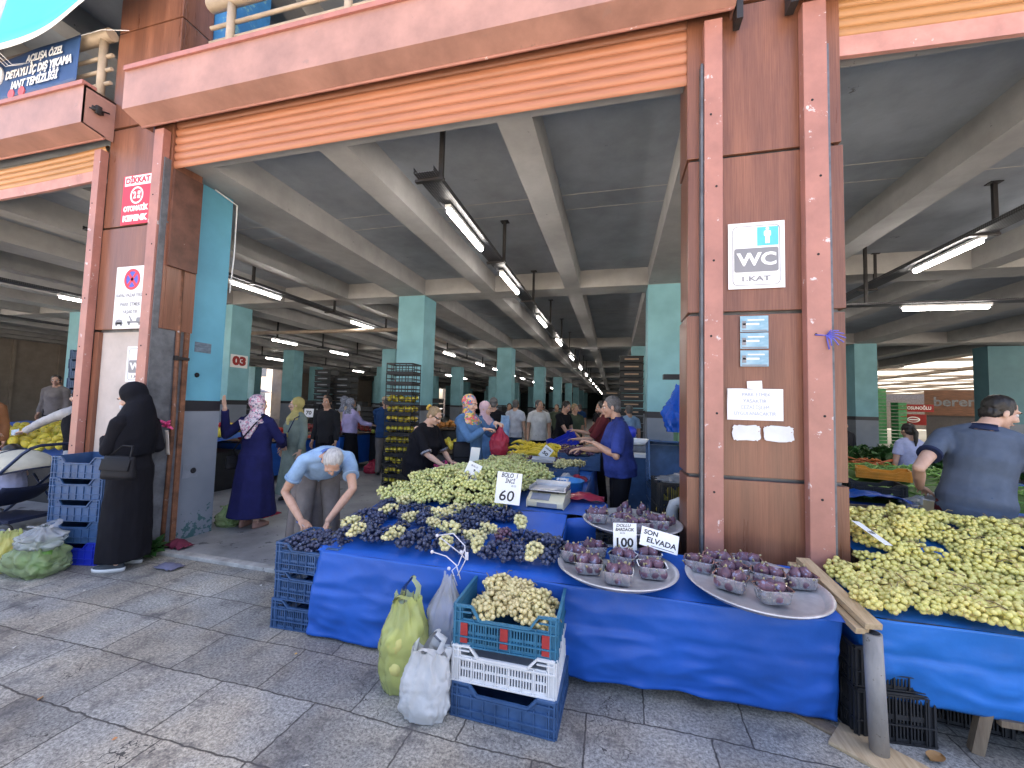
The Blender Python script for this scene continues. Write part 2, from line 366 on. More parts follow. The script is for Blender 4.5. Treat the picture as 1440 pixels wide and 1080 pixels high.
M_pave = paving_mat()
M_floor = mat('hall_floor', (0.28, 0.28, 0.285), 0.5, var=0.2, scale=1.6, bump=0.2, bscale=40, speck=((0.07, 0.07, 0.075), 5, 0.6))
M_kerb = mat('threshold_stone', (0.42, 0.41, 0.39), 0.7, var=0.2, scale=7, speck=((0.12, 0.11, 0.11), 9, 0.6))
M_lam = laminate_mat('wood_laminate', (0.25, 0.108, 0.066), (0.175, 0.070, 0.042), rough=0.26)
M_lamd = mat('laminate_edge', (0.13, 0.055, 0.035), 0.45, var=0.2, scale=10)
M_red = mat('oxide_red_paint', (0.41, 0.185, 0.148), 0.42, var=0.10, scale=4, speck=((0.62, 0.55, 0.55), 11, 0.63), bump=0.05, bscale=30)
M_redc = mat('oxide_red_clean', (0.41, 0.225, 0.185), 0.40, var=0.14, scale=2.2, bump=0.06, bscale=8, speck=((0.34, 0.20, 0.17), 7, 0.63))
M_shut = mat('shutter_orange', (0.43, 0.175, 0.10), 0.36, var=0.10, scale=3, stretch=(0.4, 1, 6))
M_dark = mat('dark_void', (0.012, 0.012, 0.016), 0.8)
M_conc = mat('ceiling_concrete', (0.335, 0.37, 0.415), 0.8, var=0.12, scale=1.4, bump=0.12, bscale=30, speck=((0.15, 0.15, 0.155), 3.2, 0.68))
M_beam = mat('beam_concrete', (0.385, 0.38, 0.375), 0.8, var=0.10, scale=1.8, bump=0.1, bscale=30, speck=((0.16, 0.16, 0.16), 6, 0.68))
M_teal = column_mat('teal_paint', (0.22, 0.49, 0.57))
M_blue = column_mat('blue_paint', (0.12, 0.40, 0.55))
M_band = mat('black_band', (0.018, 0.018, 0.026), 0.45)
M_steel = mat('dark_steel', (0.035, 0.033, 0.035), 0.5, metal=0.3, var=0.2)
M_grey = mat('grey_steel', (0.16, 0.17, 0.19), 0.5, metal=0.4, var=0.2, scale=9)
M_rust = mat('rusty_steel', (0.20, 0.085, 0.045), 0.75, var=0.3, scale=9, bump=0.25, bscale=60, speck=((0.33, 0.32, 0.33), 12, 0.64))
M_rail = mat('cream_rail', (0.47, 0.37, 0.27), 0.45, var=0.1, scale=6)
M_white = mat('white_card', (0.82, 0.83, 0.85), 0.6, var=0.02, scale=3)
M_ink = mat('black_ink', (0.015, 0.015, 0.018), 0.6)
M_tube = mat('lamp_tube', (0.9, 0.9, 0.9), 0.4, emit=(1.0, 0.98, 0.96), estr=10.0)
M_beige = mat('beige_panel', (0.33, 0.28, 0.24), 0.7, var=0.1, scale=2)

# ---------------------------------------------------------------- ground
g = MB(); g.add([(-150, -150, 0), (150, -150, 0), (150, 3.13, 0), (-150, 3.13, 0)], [(0, 1, 2, 3)])
struct(g.build('pavement', M_pave))
g = MB(); g.add([(-150, -150, .004), (150, -150, .004), (150, -1.6, .004), (-150, -1.6, .004)], [(0, 1, 2, 3)]); struct(g.build('bounce_ground', mat('bounce_ground_warm', (0.46, 0.42, 0.36), 0.85, var=0.1, scale=0.6)))  # unseen warm pale sheet behind the camera, added to bounce sunlight into the hall
g = MB(); g.box(-28, 14, 3.222, 75, -0.2, 0.03); g.build('hall_floor', M_floor)['kind'] = 'structure'
g = MB(); g.box(-28, 14, 3.13, 3.22, -0.2, 0.034); struct(g.build('kerb', M_kerb, bevel=0.006))
g = MB(); g.add([(-150, 3.13, -.004), (150, 3.13, -.004), (150, 220, -.004), (-150, 220, -.004)], [(0, 1, 2, 3)])
struct(g.build('ground', mat('yard_ground', (0.36, 0.35, 0.33), 0.85, var=0.12, scale=0.5)))

# ---------------------------------------------------------------- the market hall: one building
hall = thing('market_hall', 'open concrete market hall with brown clad pillars, teal columns and raised orange roller shutters', 'building', (0, 0, 0))
ZB, ZS = 4.07, 4.42                # underside of beams, of slab
COLX = [-26.53, -21.03, -15.53, -10.03, -4.53, 0.935]
ROWY = [8.15 + 8.0 * i for i in range(8)]
s = MB(); s.box(-28, 14, 3.10, 75, ZS, 4.70); s.build('ceiling', M_conc, hall)
# construction joints drawn as thin raised seams are part of the slab surface
for yy in (5.15, 5.55, 11.5, 11.9):
    s = MB(); s.box(-27.5, 6, yy, yy + 0.012, ZS - 0.004, ZS + 0.01); s.build('seam', mat('pale_seam', (0.5, 0.48, 0.46), 0.8), hall)
bx = sorted([c for c in COLX] + [c + 1.83 * k for c in COLX[:-1] for k in (1, 2)] + [3.385, 5.84, 8.29, 10.7, 13.1])
for x in bx:
    hw = 0.33 if any(abs(x - c) < 0.1 for c in COLX + [8.29]) else 0.155
    s = MB(); prev = 3.2
    for y in ROWY + [75]:
        s.box(x - hw, x + hw, prev, y - 0.003, ZB, ZS + 0.01); prev = y + 0.563
    s.build('rib_beam', M_beam, hall)
s = MB(); s.box(-28, 14, 3.10, 3.197, ZB - 0.003, ZS + 0.01); s.build('edge_beam', M_beam, hall)
for y in ROWY:
    s = MB(); s.box(-28, 14, y, y + 0.56, ZB - 0.003, ZS + 0.012); s.build('cross_beam', M_beam, hall)
for j, y in enumerate(ROWY):
    for x in COLX + [8.29]:
        s = MB(); s.box(x - 0.325, x + 0.325, y + 0.004, y + 0.60, 0.02, ZB - 0.006)
        c = s.build('column', M_teal, hall)
        s = MB(); s.box(x - 0.328, x + 0.328, y + 0.001, y + 0.603, 1.45, 1.57); s.build('painted_band', M_band, c)
s = MB(); s.box(-5.27, -4.62, 3.32, 3.80, 0.02, ZB - 0.006); c = s.build('column', M_blue, hall)
s = MB(); s.box(-5.273, -4.617, 3.317, 3.803, 1.45, 1.57); s.build('painted_band', M_band, c)
for x in (-21.0, -15.55, -10.4, 1.0, 8.29):
    s = MB(); s.box(x - 0.3, x + 0.3, 3.32, 3.80, 0.02, ZB - 0.006); c = s.build('column', M_teal, hall)
    s = MB(); s.box(x - 0.303, x + 0.303, 3.317, 3.803, 1.45, 1.57); s.build('painted_band', M_band, c)
# side wall on the right with an opening to the covered yard, left wall, back wall
s = MB(); s.box(12.2, 13.9, 17.0, 17.6, 0.02, ZB - 0.006); s.box(13.3, 13.9, 26.5, 75, 0.02, ZB - .006); s.build('side_wall', column_mat('side_teal', (0.10, 0.24, 0.29)), hall)
s = MB(); s.box(13.0, 13.3, 26.2, 26.49, 0.03, ZB - .006); s.build('door_jamb', M_rust, hall)
s = MB(); s.box(-28, -27, 3.0, 22.5, 0, ZB + .4); s.box(-28, -27, 27.5, 56, 0, ZB + .4); s.box(-28, -27, 62, 75, 0, ZB + .4)
for k in range(12): s.box(-27.0, -26.94, 4 + k * 1.6, 4.12 + k * 1.6, 0.03, ZB)
s.build('side_wall', M_beige, hall)
s = MB(); s.box(-28, 14, 74.6, 75.2, 0, 4.5); s.build('back_wall', mat('back_wall', (0.06, 0.09, 0.10), 0.8), hall)

# clad pillars
def cladding(x0, x1, zs, y0=3.0, y1=3.33, ztop=4.36, side=True, ext=0):
    for a, b_ in zip(zs[:-1], zs[1:]):
        j = rnd.uniform(-0.006, 0.006)
        s = MB(); s.box(x0 + j, x1 + j, y0 + abs(j), y0 + 0.03, a + 0.012, b_ - 0.012)
        s.box(x0 + j, x0 + 0.028 + j, y0 + 0.032, y1, a + 0.012, b_ - 0.012); s.box(x1 - 0.028 + j, x1 + j, y0 + 0.032, y1, a + 0.012, b_ - 0.012)
        s.build('cladding_panel', M_lam, hall, bevel=0.003)
    s = MB(); s.box(x0 + 0.02, x1 - 0.02, y0 + 0.05, y1 - 0.02, 0, zs[-1]); s.build('pillar_core', M_grey, hall)
cladding(0.49, 1.44, [0.0, 1.16, 2.28, 3.40, 4.52, 5.64, 6.76, 7.6])
cladding(-5.43, -4.50, [2.29, 3.41, 4.53, 5.65, 6.77, 7.6])
s = MB(); s.box(-5.36, -4.53, 3.04, 3.31, 0.0, 2.275); s.build('bare_wall', mat('bare_plaster', (0.52, 0.46, 0.43), 0.75, var=0.08, scale=3, speck=((0.3, 0.27, 0.26), 6, 0.66)), hall)
s = MB(); s.box(-5.43, -5.362, 3.005, 3.31, 0.0, 2.277); s.build('cladding_panel', M_lam, hall)
for i, x in enumerate((-10.9,)):
    cladding(x, x + 0.95, [0.0, 1.16, 2.28, 3.40, 4.52, 5.64, 6.76, 7.6])
cladding(7.85, 8.8, [0.0, 1.16, 2.28, 3.40, 4.52, 5.64, 6.76, 7.6])
# shutter guide posts (folded steel channels) with bolt holes
def guide(xa, xb, ztop, open_side):
    s = MB(); ya, yb = 2.925, 2.998
    s.box(xa, xb, ya, ya + 0.008, 0, ztop); s.box(xa, xa + 0.008, ya + 0.008, yb, 0, ztop); s.box(xb - 0.008, xb, ya + 0.008, yb, 0, ztop)
    o = s.build('shutter_guide', M_red, hall, bevel=0.002)
    h = MB()
    z = 0.55; k = 0
    while z < ztop - 0.2:
        x = xa + (xb - xa) * (0.35 + 0.3 * ((k * 37) % 3) / 2)
        h.lathe([(0.008, 0), (0.008, 0.002)], 8, T=Matrix.Translation((x, ya, z)) @ Matrix.Rotation(PI / 2, 4, 'X'), smooth=False); z += 0.52; k += 1
    h.build('bolt_hole', M_dark, o)
    c = MB(); xs = xb + 0.004 if open_side > 0 else xa - 0.020
    c.box(xs, xs + 0.016, ya + 0.02, yb + 0.16, 0, ztop - 0.3); c.build('guide_channel', M_grey, o)
    return o
guide(-5.53, -5.43, 4.27, -1); guide(-4.655, -4.53, 4.37, 1)
guide(0.585, 0.70, 4.37, -1); guide(1.19, 1.325, 4.36, 1)
guide(-10.0, -9.88, 4.3, 1); guide(7.95, 8.08, 4.3, -1)
# rusty uprights and service box between guide and blue column
s = MB(); s.tube([(-4.52, 3.19, 0), (-4.50, 3.20, 1.2), (-4.515, 3.19, 2.96)], 0.022, 8); s.build('rusty_pipe', M_rust, hall)
s = MB(); s.box(-4.545, -4.50, 3.26, 3.31, 0, 2.98); s.build('rusty_pipe', M_rust, hall)
s = MB(); s.tube([(-4.56, 3.235, 0), (-4.56, 3.235, 2.98)], 0.016, 8); s.build('water_pipe', mat('pale_blue_pipe', (0.22, 0.36, 0.42), 0.5), hall)
s = MB(); s.box(-4.60, -4.49, 3.18, 3.316, 2.0, 2.03); s.box(-4.52, -4.485, 3.17, 3.2, 1.99, 2.04); s.build('pipe_clamp', M_steel, hall)
s = MB(); s.box(-4.56, -4.47, 3.02, 3.315, 2.96, 3.98); s.build('service_box', mat('box_brown', (0.15, 0.065, 0.045), 0.5, var=0.2, speck=((0.5, 0.42, 0.38), 14, 0.7)), hall)
# shutters: curtain of curved slats, rolled up
def shutter(x0, x1, zb, zt, y=3.045, pitch=0.082, sag=0.0, strip=0.0, m=None):
    s = MB(); n = max(2, int((zt - zb - strip) / pitch)); nu = 24
    for k in range(n):
        za = zb + strip + (zt - zb - strip) * k / n; h = (zt - zb - strip) / n
        prof = [(0.0, 0.0), (-0.010, 0.08), (-0.020, 0.28), (-0.022, 0.58), (-0.017, 0.82), (-0.006, 0.91), (0.016, 0.93), (0.016, 0.98), (0.0, 1.0)]
        rings = []
        for (dy, t) in prof:
            rings.append([Vector((x0 + (x1 - x0) * i / nu, y + dy, za + t * h - sag * 4 * (i / nu) * (1 - i / nu))) for i in range(nu + 1)])
        s.loft(rings, 0, closed=False)
    o = s.build('roller_shutter', m or M_shut, hall)
    if strip:
        b = MB(); rings = []
        for (dy, dz) in ((0.004, 0), (-0.028, 0.0), (-0.028, strip - 0.012), (-0.012, strip), (0.004, strip)):
            rings.append([Vector((x0 + (x1 - x0) * i / nu, y + dy, zb + dz - sag * 4 * (i / nu) * (1 - i / nu))) for i in range(nu + 1)])
        b.loft(rings, 0, closed=False, smooth=False); b.build('bottom_bar', mat('pink_bar', (0.55, 0.27, 0.23), 0.45, var=0.12, scale=5, speck=((0.6, 0.52, 0.5), 9, 0.64)), o)
    return o
shutter(-4.52, 0.585, 4.0, 4.52, sag=-0.01)
M_shy = mat('shutter_ochre', (0.46, 0.23, 0.10), 0.36, var=0.10, scale=3, stretch=(0.4, 1, 6))
shutter(1.33, 7.95, 4.02, 4.52, strip=0.15, sag=0.09, m=M_shy, pitch=0.06)
shutter(-9.88, -5.54, 4.0, 4.40, strip=0.13, sag=0.05, m=M_shy, pitch=0.06)
# hoods over the shutters
def hood(x0, x1, ylip, zlip, yf, zb, zt, cap=True):
    s = MB()
    P = [(ylip, zlip), (yf, zb), (yf, zt), (3.0, zt), (3.0, zt - 0.02), (yf + 0.02, zt - 0.02), (yf + 0.02, zb + 0.012), (ylip, zlip + 0.02)]
    a = [Vector((x0, y, z)) for y, z in P]; b_ = [Vector((x1, y, z)) for y, z in P]
    n = len(P); s.add(a + b_, [(k, n + k, n + (k + 1) % n, (k + 1) % n) for k in range(n)] + [tuple(range(n))[::-1], tuple(range(n, 2 * n))])
    for x in (x0, x1 - 0.01):
        e = [(x + dx, y, z) for dx in (0, 0.01) for (y, z) in ((ylip + 0.001, zlip + 0.004), (yf + 0.001, zb + 0.002), (yf + 0.001, zt - 0.001), (2.999, zt - 0.001), (2.999, zlip + 0.004))]
        s.add(e, [(0, 1, 2, 3, 4), (9, 8, 7, 6, 5)] + [(k, 5 + k, 5 + (k + 1) % 5, (k + 1) % 5) for k in range(5)])
    o = s.build('shutter_hood', M_redc, hall)
    t = MB(); t.box(x0 + 0.01, x1 + 0.01, yf - 0.022, yf + 0.1, zt + 0.001, zt + 0.034); t.box(x0 + 0.01, x1 + 0.01, yf - 0.022, yf - 0.002, zt - 0.012, zt + 0.001)
    t.build('cap_flashing', mat('flashing', (0.42, 0.17, 0.14), 0.4, var=0.1), o)
    l = MB(); l.tube([(x0 + 0.005, ylip, zlip - 0.004), (x1 - 0.005, ylip, zlip - 0.004)], 0.012, 8); l.build('lip', M_red, o)
    return o
hood(-4.80, 0.775, 2.90, 4.40, 2.72, 4.46, 4.86)
hood(-9.9, -5.385, 2.92, 4.38, 2.72, 4.42, 4.83)
hood(1.17, 8.1, 2.90, 4.40, 2.72, 4.46, 4.86)
s = MB(); s.box(-28, 14, 3.06, 3.098, 4.53, 4.72); s.build('slab_edge', M_lamd, hall)
s = MB(); s.cbox((0.80, 2.93, 4.40), (0.04, 0.1, 0.2)); s.build('hood_bracket', M_steel, hall)
s = MB(); s.cbox((1.13, 2.93, 4.42), (0.05, 0.10, 0.16)); s.build('hood_bracket', M_steel, hall)
# bolt lock on left hood end
b = MB(); T = Matrix.Translation((-5.37, 2.83, 4.62))
b.cbox((-5.372, 2.84, 4.63), (0.02, 0.10, 0.05), bev=0.006); b.cbox((-5.362, 2.84, 4.63), (0.035, 0.05, 0.09), bev=0.008); b.tube([(-5.352, 2.76, 4.60), (-5.352, 2.93, 4.655)], 0.008, 6)
b.build('hood_lock', M_steel, hall)
# upper parking storey
s = MB(); s.box(-28, 14, 3.2, 75, 7.55, 7.9); s.box(-28, 14, 2.9, 3.3, 7.3, 8.3); s.build('roof_slab', M_conc, hall)
for x in bx:
    s = MB(); s.box(x - 0.17, x + 0.17, 3.32, 74, 7.15, 7.56); s.build('roof_rib', M_beam, hall)
for x in COLX + [8.29]:
    s = MB(); s.box(x - 0.3, x + 0.3, 3.34, 3.8, 4.71, 7.5); s.build('upper_column', mat('upper_blue', (0.04, 0.22, 0.50), 0.5, speck=((0.2, 0.4, 0.42), 3, 0.55)), hall)
    for y in ROWY[:3]:
        s = MB(); s.box(x - 0.3, x + 0.3, y, y + 0.5, 4.71, 7.5); s.build('upper_column', M_teal, hall)
def railing(x0, x1, yr=2.93):
    s = MB(); s.tube([(x0, yr, 5.60), (x1, yr, 5.60)], 0.062, 12)
    for z in (5.06, 5.22, 5.38): s.tube([(x0, yr + 0.02, z), (x1, yr + 0.02, z)], 0.02, 8)
    n = max(2, round((x1 - x0) / 1.25))
    for k in range(n): x = x0 + 0.28 + (x1 - x0 - 0.4) * k / (n - 1); s.tube([(x, yr, 4.75), (x, yr, 5.6)], 0.038, 10)
    return s.build('railing', M_rail, hall)
railing(-4.05, 0.45, 2.95); railing(-9.9, -5.45, 2.95); railing(1.5, 7.8, 2.95)
# ceiling conduit
s = MB(); s.tube([(-4.60, 3.55, 4.06), (-4.58, 3.82, 4.0), (-4.585, 3.83, 3.4), (-4.60, 3.815, 2.9)], 0.008, 6); s.build('loose_cable', M_white, hall)
s = MB(); s.tube([(-12, 9.4, 3.55), (-5.6, 9.4, 3.55), (-5.45, 9.45, 3.55), (-5.4, 9.6, 3.62), (-5.4, 12, 3.62)], 0.05, 10); s.build('drain_pipe', mat('beige_pipe', (0.35, 0.28, 0.22), 0.5), hall)

# ---------------------------------------------------------------- lights hung below the slab
def tray_line(x, ys, y0, y1, z=3.80, axis='Y'):
    t = thing('cable_tray', 'dark perforated cable tray hung under the ceiling %s' % TRAYL.pop(0), 'cable tray', (x, y0, z))
    s = MB(); Ln = y1 - y0
    s.box(-0.10, 0.10, 0, Ln, 0.0, 0.006); s.box(-0.106, -0.10, 0, Ln, 0.0, 0.055); s.box(0.10, 0.106, 0, Ln, 0.0, 0.055)
    s.build('tray', M_tray, t)
    k = 0; y = 0.12
    while y < Ln:
        h = MB(); h.box(0.108, 0.15, y - 0.02, y + 0.02, -0.02, ZS - z - 0.002); h.box(-0.14, 0.16, y - 0.022, y + 0.022, -0.026, -0.001); h.box(0.07, 0.19, y - 0.05, y + 0.05, ZS - z - 0.014, ZS - z - 0.003)
        h.build('hanger', M_steel, t); y += 2.27
        if y > 26: break
    return t
def tray_mat():
    m, nt, N, L, b = nt_new('perforated_tray')
    tc = N.new('ShaderNodeTexCoord'); v = N.new('ShaderNodeTexVoronoi'); v.inputs['Scale'].default_value = 38; v.inputs['Randomness'].default_value = 0.0
    L.new(tc.outputs['Object'], v.inputs['Vector'])
    r = N.new('ShaderNodeValToRGB'); r.color_ramp.interpolation = 'CONSTANT'
    r.color_ramp.elements[0].color = (0.10, 0.105, 0.12, 1); r.color_ramp.elements[1].position = 0.3; r.color_ramp.elements[1].color = (0.02, 0.02, 0.024, 1)
    L.new(v.outputs['Distance'], r.inputs['Fac']); L.new(r.outputs[0], b.inputs['Base Color']); b.inputs['Roughness'].default_value = 0.5
    return m
M_tray = tray_mat()
TRAYL = ['over the main stall', 'left of the blue column aisle', 'in the left shuttered bay', 'in the right shuttered bay', 'farthest left']
lamp = thing('batten_lamp', 'bright fluorescent batten lamp on a ceiling tray', 'lamp', (0, 0, -50), group='fluorescent lamps along the ceiling trays')
s = MB(); s.cbox((0, 0, 0.02), (0.07, 1.16, 0.04), bev=0.006); s.build('housing', M_white, lamp)
s = MB(); s.tube([(0, -0.54, -0.02), (0, 0.54, -0.02)], 0.032, 10); s.build('lamp_tube', M_tube, lamp)
first = True
def put_lamp(x, y, z, rz=0, ctx='over the main aisle'):
    global first
    if first: lamp.location = (x, y, z); lamp.rotation_euler = (0, 0, rz); first = False; lamp['label'] = 'bright fluorescent batten lamp hung on a tray ' + ctx
    else: dup(lamp, (x, y, z), (0, 0, rz), label='bright fluorescent batten lamp hung on a tray ' + ctx)
tray_line(-1.79, None, 3.34, 62)
ys = [4.5, 6.62, 9.75, 12.9, 17, 21.5, 26, 30.5, 35, 40, 45, 50.5, 57]
for y in ys: put_lamp(-1.79, y, 3.745)
tray_line(-6.8, None, 3.6, 50)
for y in (6.2, 9.65, 12.6, 15.6, 19.6, 22.5, 26.5, 29.5, 34, 38, 44): put_lamp(-6.8, y, 3.745, ctx='over the second aisle')
tray_line(-11.75, None, 4.6, 44)
for y in (6.4, 12, 15, 21, 27, 30): put_lamp(-11.75, y, 3.745, ctx='over the third aisle')
tray_line(4.22, None, 3.5, 40)
for y in (6.45, 13.0): put_lamp(4.22, y, 3.745, ctx='in the right bay')
put_lamp(5.05, 7.75, 3.36, PI / 2, ctx='crosswise in the right bay')
xt = thing('cable_tray', 'dark cable tray running crosswise in the right bay', 'cable tray', (2.0, 7.75, 3.41)); s = MB(); s.box(0, 6, -.1, .1, 0, .03); s.build('tray', M_tray, xt)
for x in (.6, 2.0, 4.2): s = MB(); s.box(x - .02, x + .02, -.02, .02, .031, ZS - 3.412); s.build('hanger', M_steel, xt)
tray_line(-17.2, None, 4.6, 44)
for y in (6.0, 9.5, 17, 24): put_lamp(-17.2, y, 3.745, ctx='over the farthest left aisle')
# ---------------------------------------------------------------- goods: materials
def berry(name, a, b_, rough, bloom=None, sub=0.0, osel=0.10):
    return mat(name, a, rough, var=0.1, scale=22, col2=b_, sub=sub, rvar=0.12, speck=(bloom, 30, 0.58) if bloom else None, osel=osel)
M_black = berry('black_grape', (0.045, 0.06, 0.13), (0.016, 0.02, 0.045), 0.34, (0.13, 0.17, 0.30))
M_redg = berry('red_grape', (0.17, 0.08, 0.13), (0.06, 0.03, 0.06), 0.36, (0.24, 0.17, 0.25))
M_cream = berry('cream_grape', (0.70, 0.64, 0.36), (0.52, 0.47, 0.20), 0.32, osel=0.08)
M_green = berry('green_grape', (0.80, 0.71, 0.26), (0.60, 0.55, 0.15), 0.25, (0.58, 0.42, 0.16))
M_greenf = berry('pale_green_grape', (0.66, 0.67, 0.30), (0.48, 0.50, 0.17), 0.28, (0.52, 0.40, 0.20))
M_stem = mat('grape_stem', (0.28, 0.26, 0.10), 0.7, col2=(0.20, 0.12, 0.06), scale=20)
M_fig = mat('fig_skin', (0.19, 0.085, 0.11), 0.5, col2=(0.06, 0.036, 0.07), scale=26, speck=((0.24, 0.24, 0.36), 24, 0.56), stretch=(1, 1, 0.4), osel=0.16)
M_figs = mat('fig_neck', (0.42, 0.36, 0.20), 0.6, var=0.2)
M_tarp = mat('blue_tarp', (0.006, 0.10, 0.47), 0.48, var=0.10, scale=2.2, bump=0.5, bscale=7, rvar=0.16)
M_tarpb = mat('bright_tarp', (0.008, 0.17, 0.58), 0.46, var=0.10, scale=2.2, bump=0.5, bscale=7, rvar=0.16)
M_navy = mat('navy_crate', (0.040, 0.100, 0.225), 0.45, var=0.16, scale=7, speck=((0.16, 0.19, 0.26), 10, 0.68))
M_teal_c = mat('teal_crate', (0.03, 0.16, 0.27), 0.42, var=0.14, scale=7, speck=((0.2, 0.3, 0.36), 12, 0.68))
M_ultra = mat('ultramarine_crate', (0.015, 0.04, 0.50), 0.4, var=0.12, scale=7)
M_wcrate = mat('white_crate', (0.72, 0.72, 0.72), 0.45, var=0.05, scale=6, speck=((0.45, 0.42, 0.4), 12, 0.68))
M_bcrate = mat('black_crate', (0.02, 0.021, 0.024), 0.5, var=0.2, speck=((0.09, 0.09, 0.1), 12, 0.68))
M_gcrate = mat('green_crate', (0.03, 0.20, 0.07), 0.5, var=0.15)
M_redp = mat('red_strip', (0.36, 0.03, 0.03), 0.45, var=0.1)
M_wood = mat('raw_wood', (0.55, 0.42, 0.26), 0.7, col2=(0.36, 0.25, 0.14), scale=4, stretch=(14, 1.2, 14), bump=0.2, bscale=20)
M_oldw = mat('old_wood', (0.24, 0.18, 0.12), 0.75, col2=(0.13, 0.09, 0.06), scale=4, stretch=(14, 14, 1.2), bump=0.2, bscale=20)
M_alu = mat('tray_metal', (0.60, 0.60, 0.62), 0.36, metal=0.55, var=0.16, scale=5, rvar=0.1)
M_post = mat('bare_post', (0.34, 0.32, 0.30), 0.6, metal=0.15, var=0.15, scale=9, stretch=(1, 1, 0.3), speck=((0.13, 0.11, 0.09), 30, 0.62), bump=0.2)
def clear_mat():
    m, nt, N, L, b = nt_new('clear_plastic')
    out = N['Material Output']; t = N.new('ShaderNodeBsdfTransparent'); t.inputs[0].default_value = (0.96, 0.97, 0.99, 1)
    gl = N.new('ShaderNodeBsdfGlossy'); gl.inputs['Roughness'].default_value = 0.12; df = N.new('ShaderNodeBsdfDiffuse'); df.inputs[0].default_value = (0.75, 0.77, 0.82, 1)
    fr = N.new('ShaderNodeFresnel'); fr.inputs['IOR'].default_value = 1.5
    m1 = N.new('ShaderNodeMixShader'); m1.inputs[0].default_value = 0.26; L.new(t.outputs[0], m1.inputs[1]); L.new(df.outputs[0], m1.inputs[2])
    m2 = N.new('ShaderNodeMixShader'); L.new(fr.outputs[0], m2.inputs[0]); L.new(m1.outputs[0], m2.inputs[1]); L.new(gl.outputs[0], m2.inputs[2])
    L.new(m2.outputs[0], out.inputs['Surface']); return m
M_clear = clear_mat()
def film_mat(name, col, alpha=0.65, rough=0.25):
    m, nt, N, L, b = nt_new(name)
    out = N['Material Output']; df = N.new('ShaderNodeBsdfDiffuse'); tl = N.new('ShaderNodeBsdfTranslucent'); tp = N.new('ShaderNodeBsdfTransparent')
    gl = N.new('ShaderNodeBsdfGlossy'); gl.inputs['Roughness'].default_value = rough
    tc = N.new('ShaderNodeTexCoord'); n1 = N.new('ShaderNodeTexNoise'); n1.inputs['Scale'].default_value = 9; n1.inputs['Detail'].default_value = 6; L.new(tc.outputs['Object'], n1.inputs['Vector'])
    bp = N.new('ShaderNodeBump'); bp.inputs['Strength'].default_value = 0.7; bp.inputs['Distance'].default_value = 0.02; L.new(n1.outputs['Fac'], bp.inputs['Height'])
    for q in (df, tl, gl): L.new(bp.outputs[0], q.inputs['Normal'])
    df.inputs[0].default_value = (*col, 1); tl.inputs[0].default_value = (*col, 1); tp.inputs[0].default_value = (*[min(1, c * 0.4 + 0.6) for c in col], 1)
    a = N.new('ShaderNodeMixShader'); a.inputs[0].default_value = 0.45; L.new(df.outputs[0], a.inputs[1]); L.new(tl.outputs[0], a.inputs[2])
    b2 = N.new('ShaderNodeMixShader'); b2.inputs[0].default_value = alpha; L.new(tp.outputs[0], b2.inputs[1]); L.new(a.outputs[0], b2.inputs[2])
    fr = N.new('ShaderNodeLayerWeight'); fr.inputs[0].default_value = 0.25
    c = N.new('ShaderNodeMixShader'); L.new(fr.outputs['Fresnel'], c.inputs[0]); L.new(b2.outputs[0], c.inputs[1]); L.new(gl.outputs[0], c.inputs[2])
    L.new(c.outputs[0], out.inputs['Surface']); return m
M_fyel = film_mat('lime_film', (0.86, 0.92, 0.36), 0.62)
M_fwht = film_mat('white_film', (0.88, 0.89, 0.90), 0.94, 0.35)
M_fclr = film_mat('milky_film', (0.80, 0.83, 0.88), 0.45)
M_fgrn = film_mat('pale_green_film', (0.66, 0.82, 0.42), 0.48)
M_fred = film_mat('red_film', (0.70, 0.06, 0.12), 0.75)
M_fblu = film_mat('blue_film', (0.02, 0.16, 0.80), 0.9, 0.15)
M_fpnk = film_mat('pink_film', (0.85, 0.10, 0.32), 0.7)

# ---------------------------------------------------------------- goods: builders
def bunch_mesh(name, seed, n, L_, W_, H_, r, m, sub=2, stem=True):
    q = random.Random(seed); pts = []; mb = MB(); tries = 0
    while len(pts) < n and tries < 5000:
        tries += 1
        t = q.uniform(-1, 1); taper = 1.0 - 0.42 * smooth01((t + 1) / 2) if t > -0.6 else 0.85
        a = q.uniform(0, 2 * PI); rad = math.sqrt(q.uniform(0.25, 1)) * math.sqrt(max(0.05, 1 - (t * 0.92) ** 2)) * taper
        p = Vector((t * L_ / 2, math.cos(a) * rad * W_ / 2, math.sin(a) * rad * H_ / 2 + H_ / 2))
        if p.z < r * 0.5: p.z = r * 0.5
        if all((p - o).length > r * 1.45 for o, _ in pts): pts.append((p, q.uniform(0.82, 1.1)))
    for p, k in pts:
        mb.ico(p, r * k, sub, 0, (1, 1, q.uniform(1.0, 1.16)), Euler((q.uniform(0, 3), q.uniform(0, 3), 0)).to_matrix())
    if stem:
        mb.tube([(-L_ * 0.30, 0, H_ * 0.7), (-L_ * 0.52, 0.005, H_ * 0.95), (-L_ * 0.60, 0.02, H_ * 0.9)], 0.0028, 5, 1)
    return mb.mesh(name, [m, M_stem])
def scatter(proto_meshes, name, label, cat, group, spots):
    """every spot (x, y, z, rz, tilt, scale, k) becomes an object of its own"""
    for (x, y, z, rz, tl, sc, k) in spots:
        o = bpy.data.objects.new(name, proto_meshes[k % len(proto_meshes)]); COL.objects.link(o)
        o.location = (x, y, z); o.rotation_euler = (tl, 0.35 * tl, rz); o.scale = (sc, sc, sc)
        tag(o, label, cat, group)

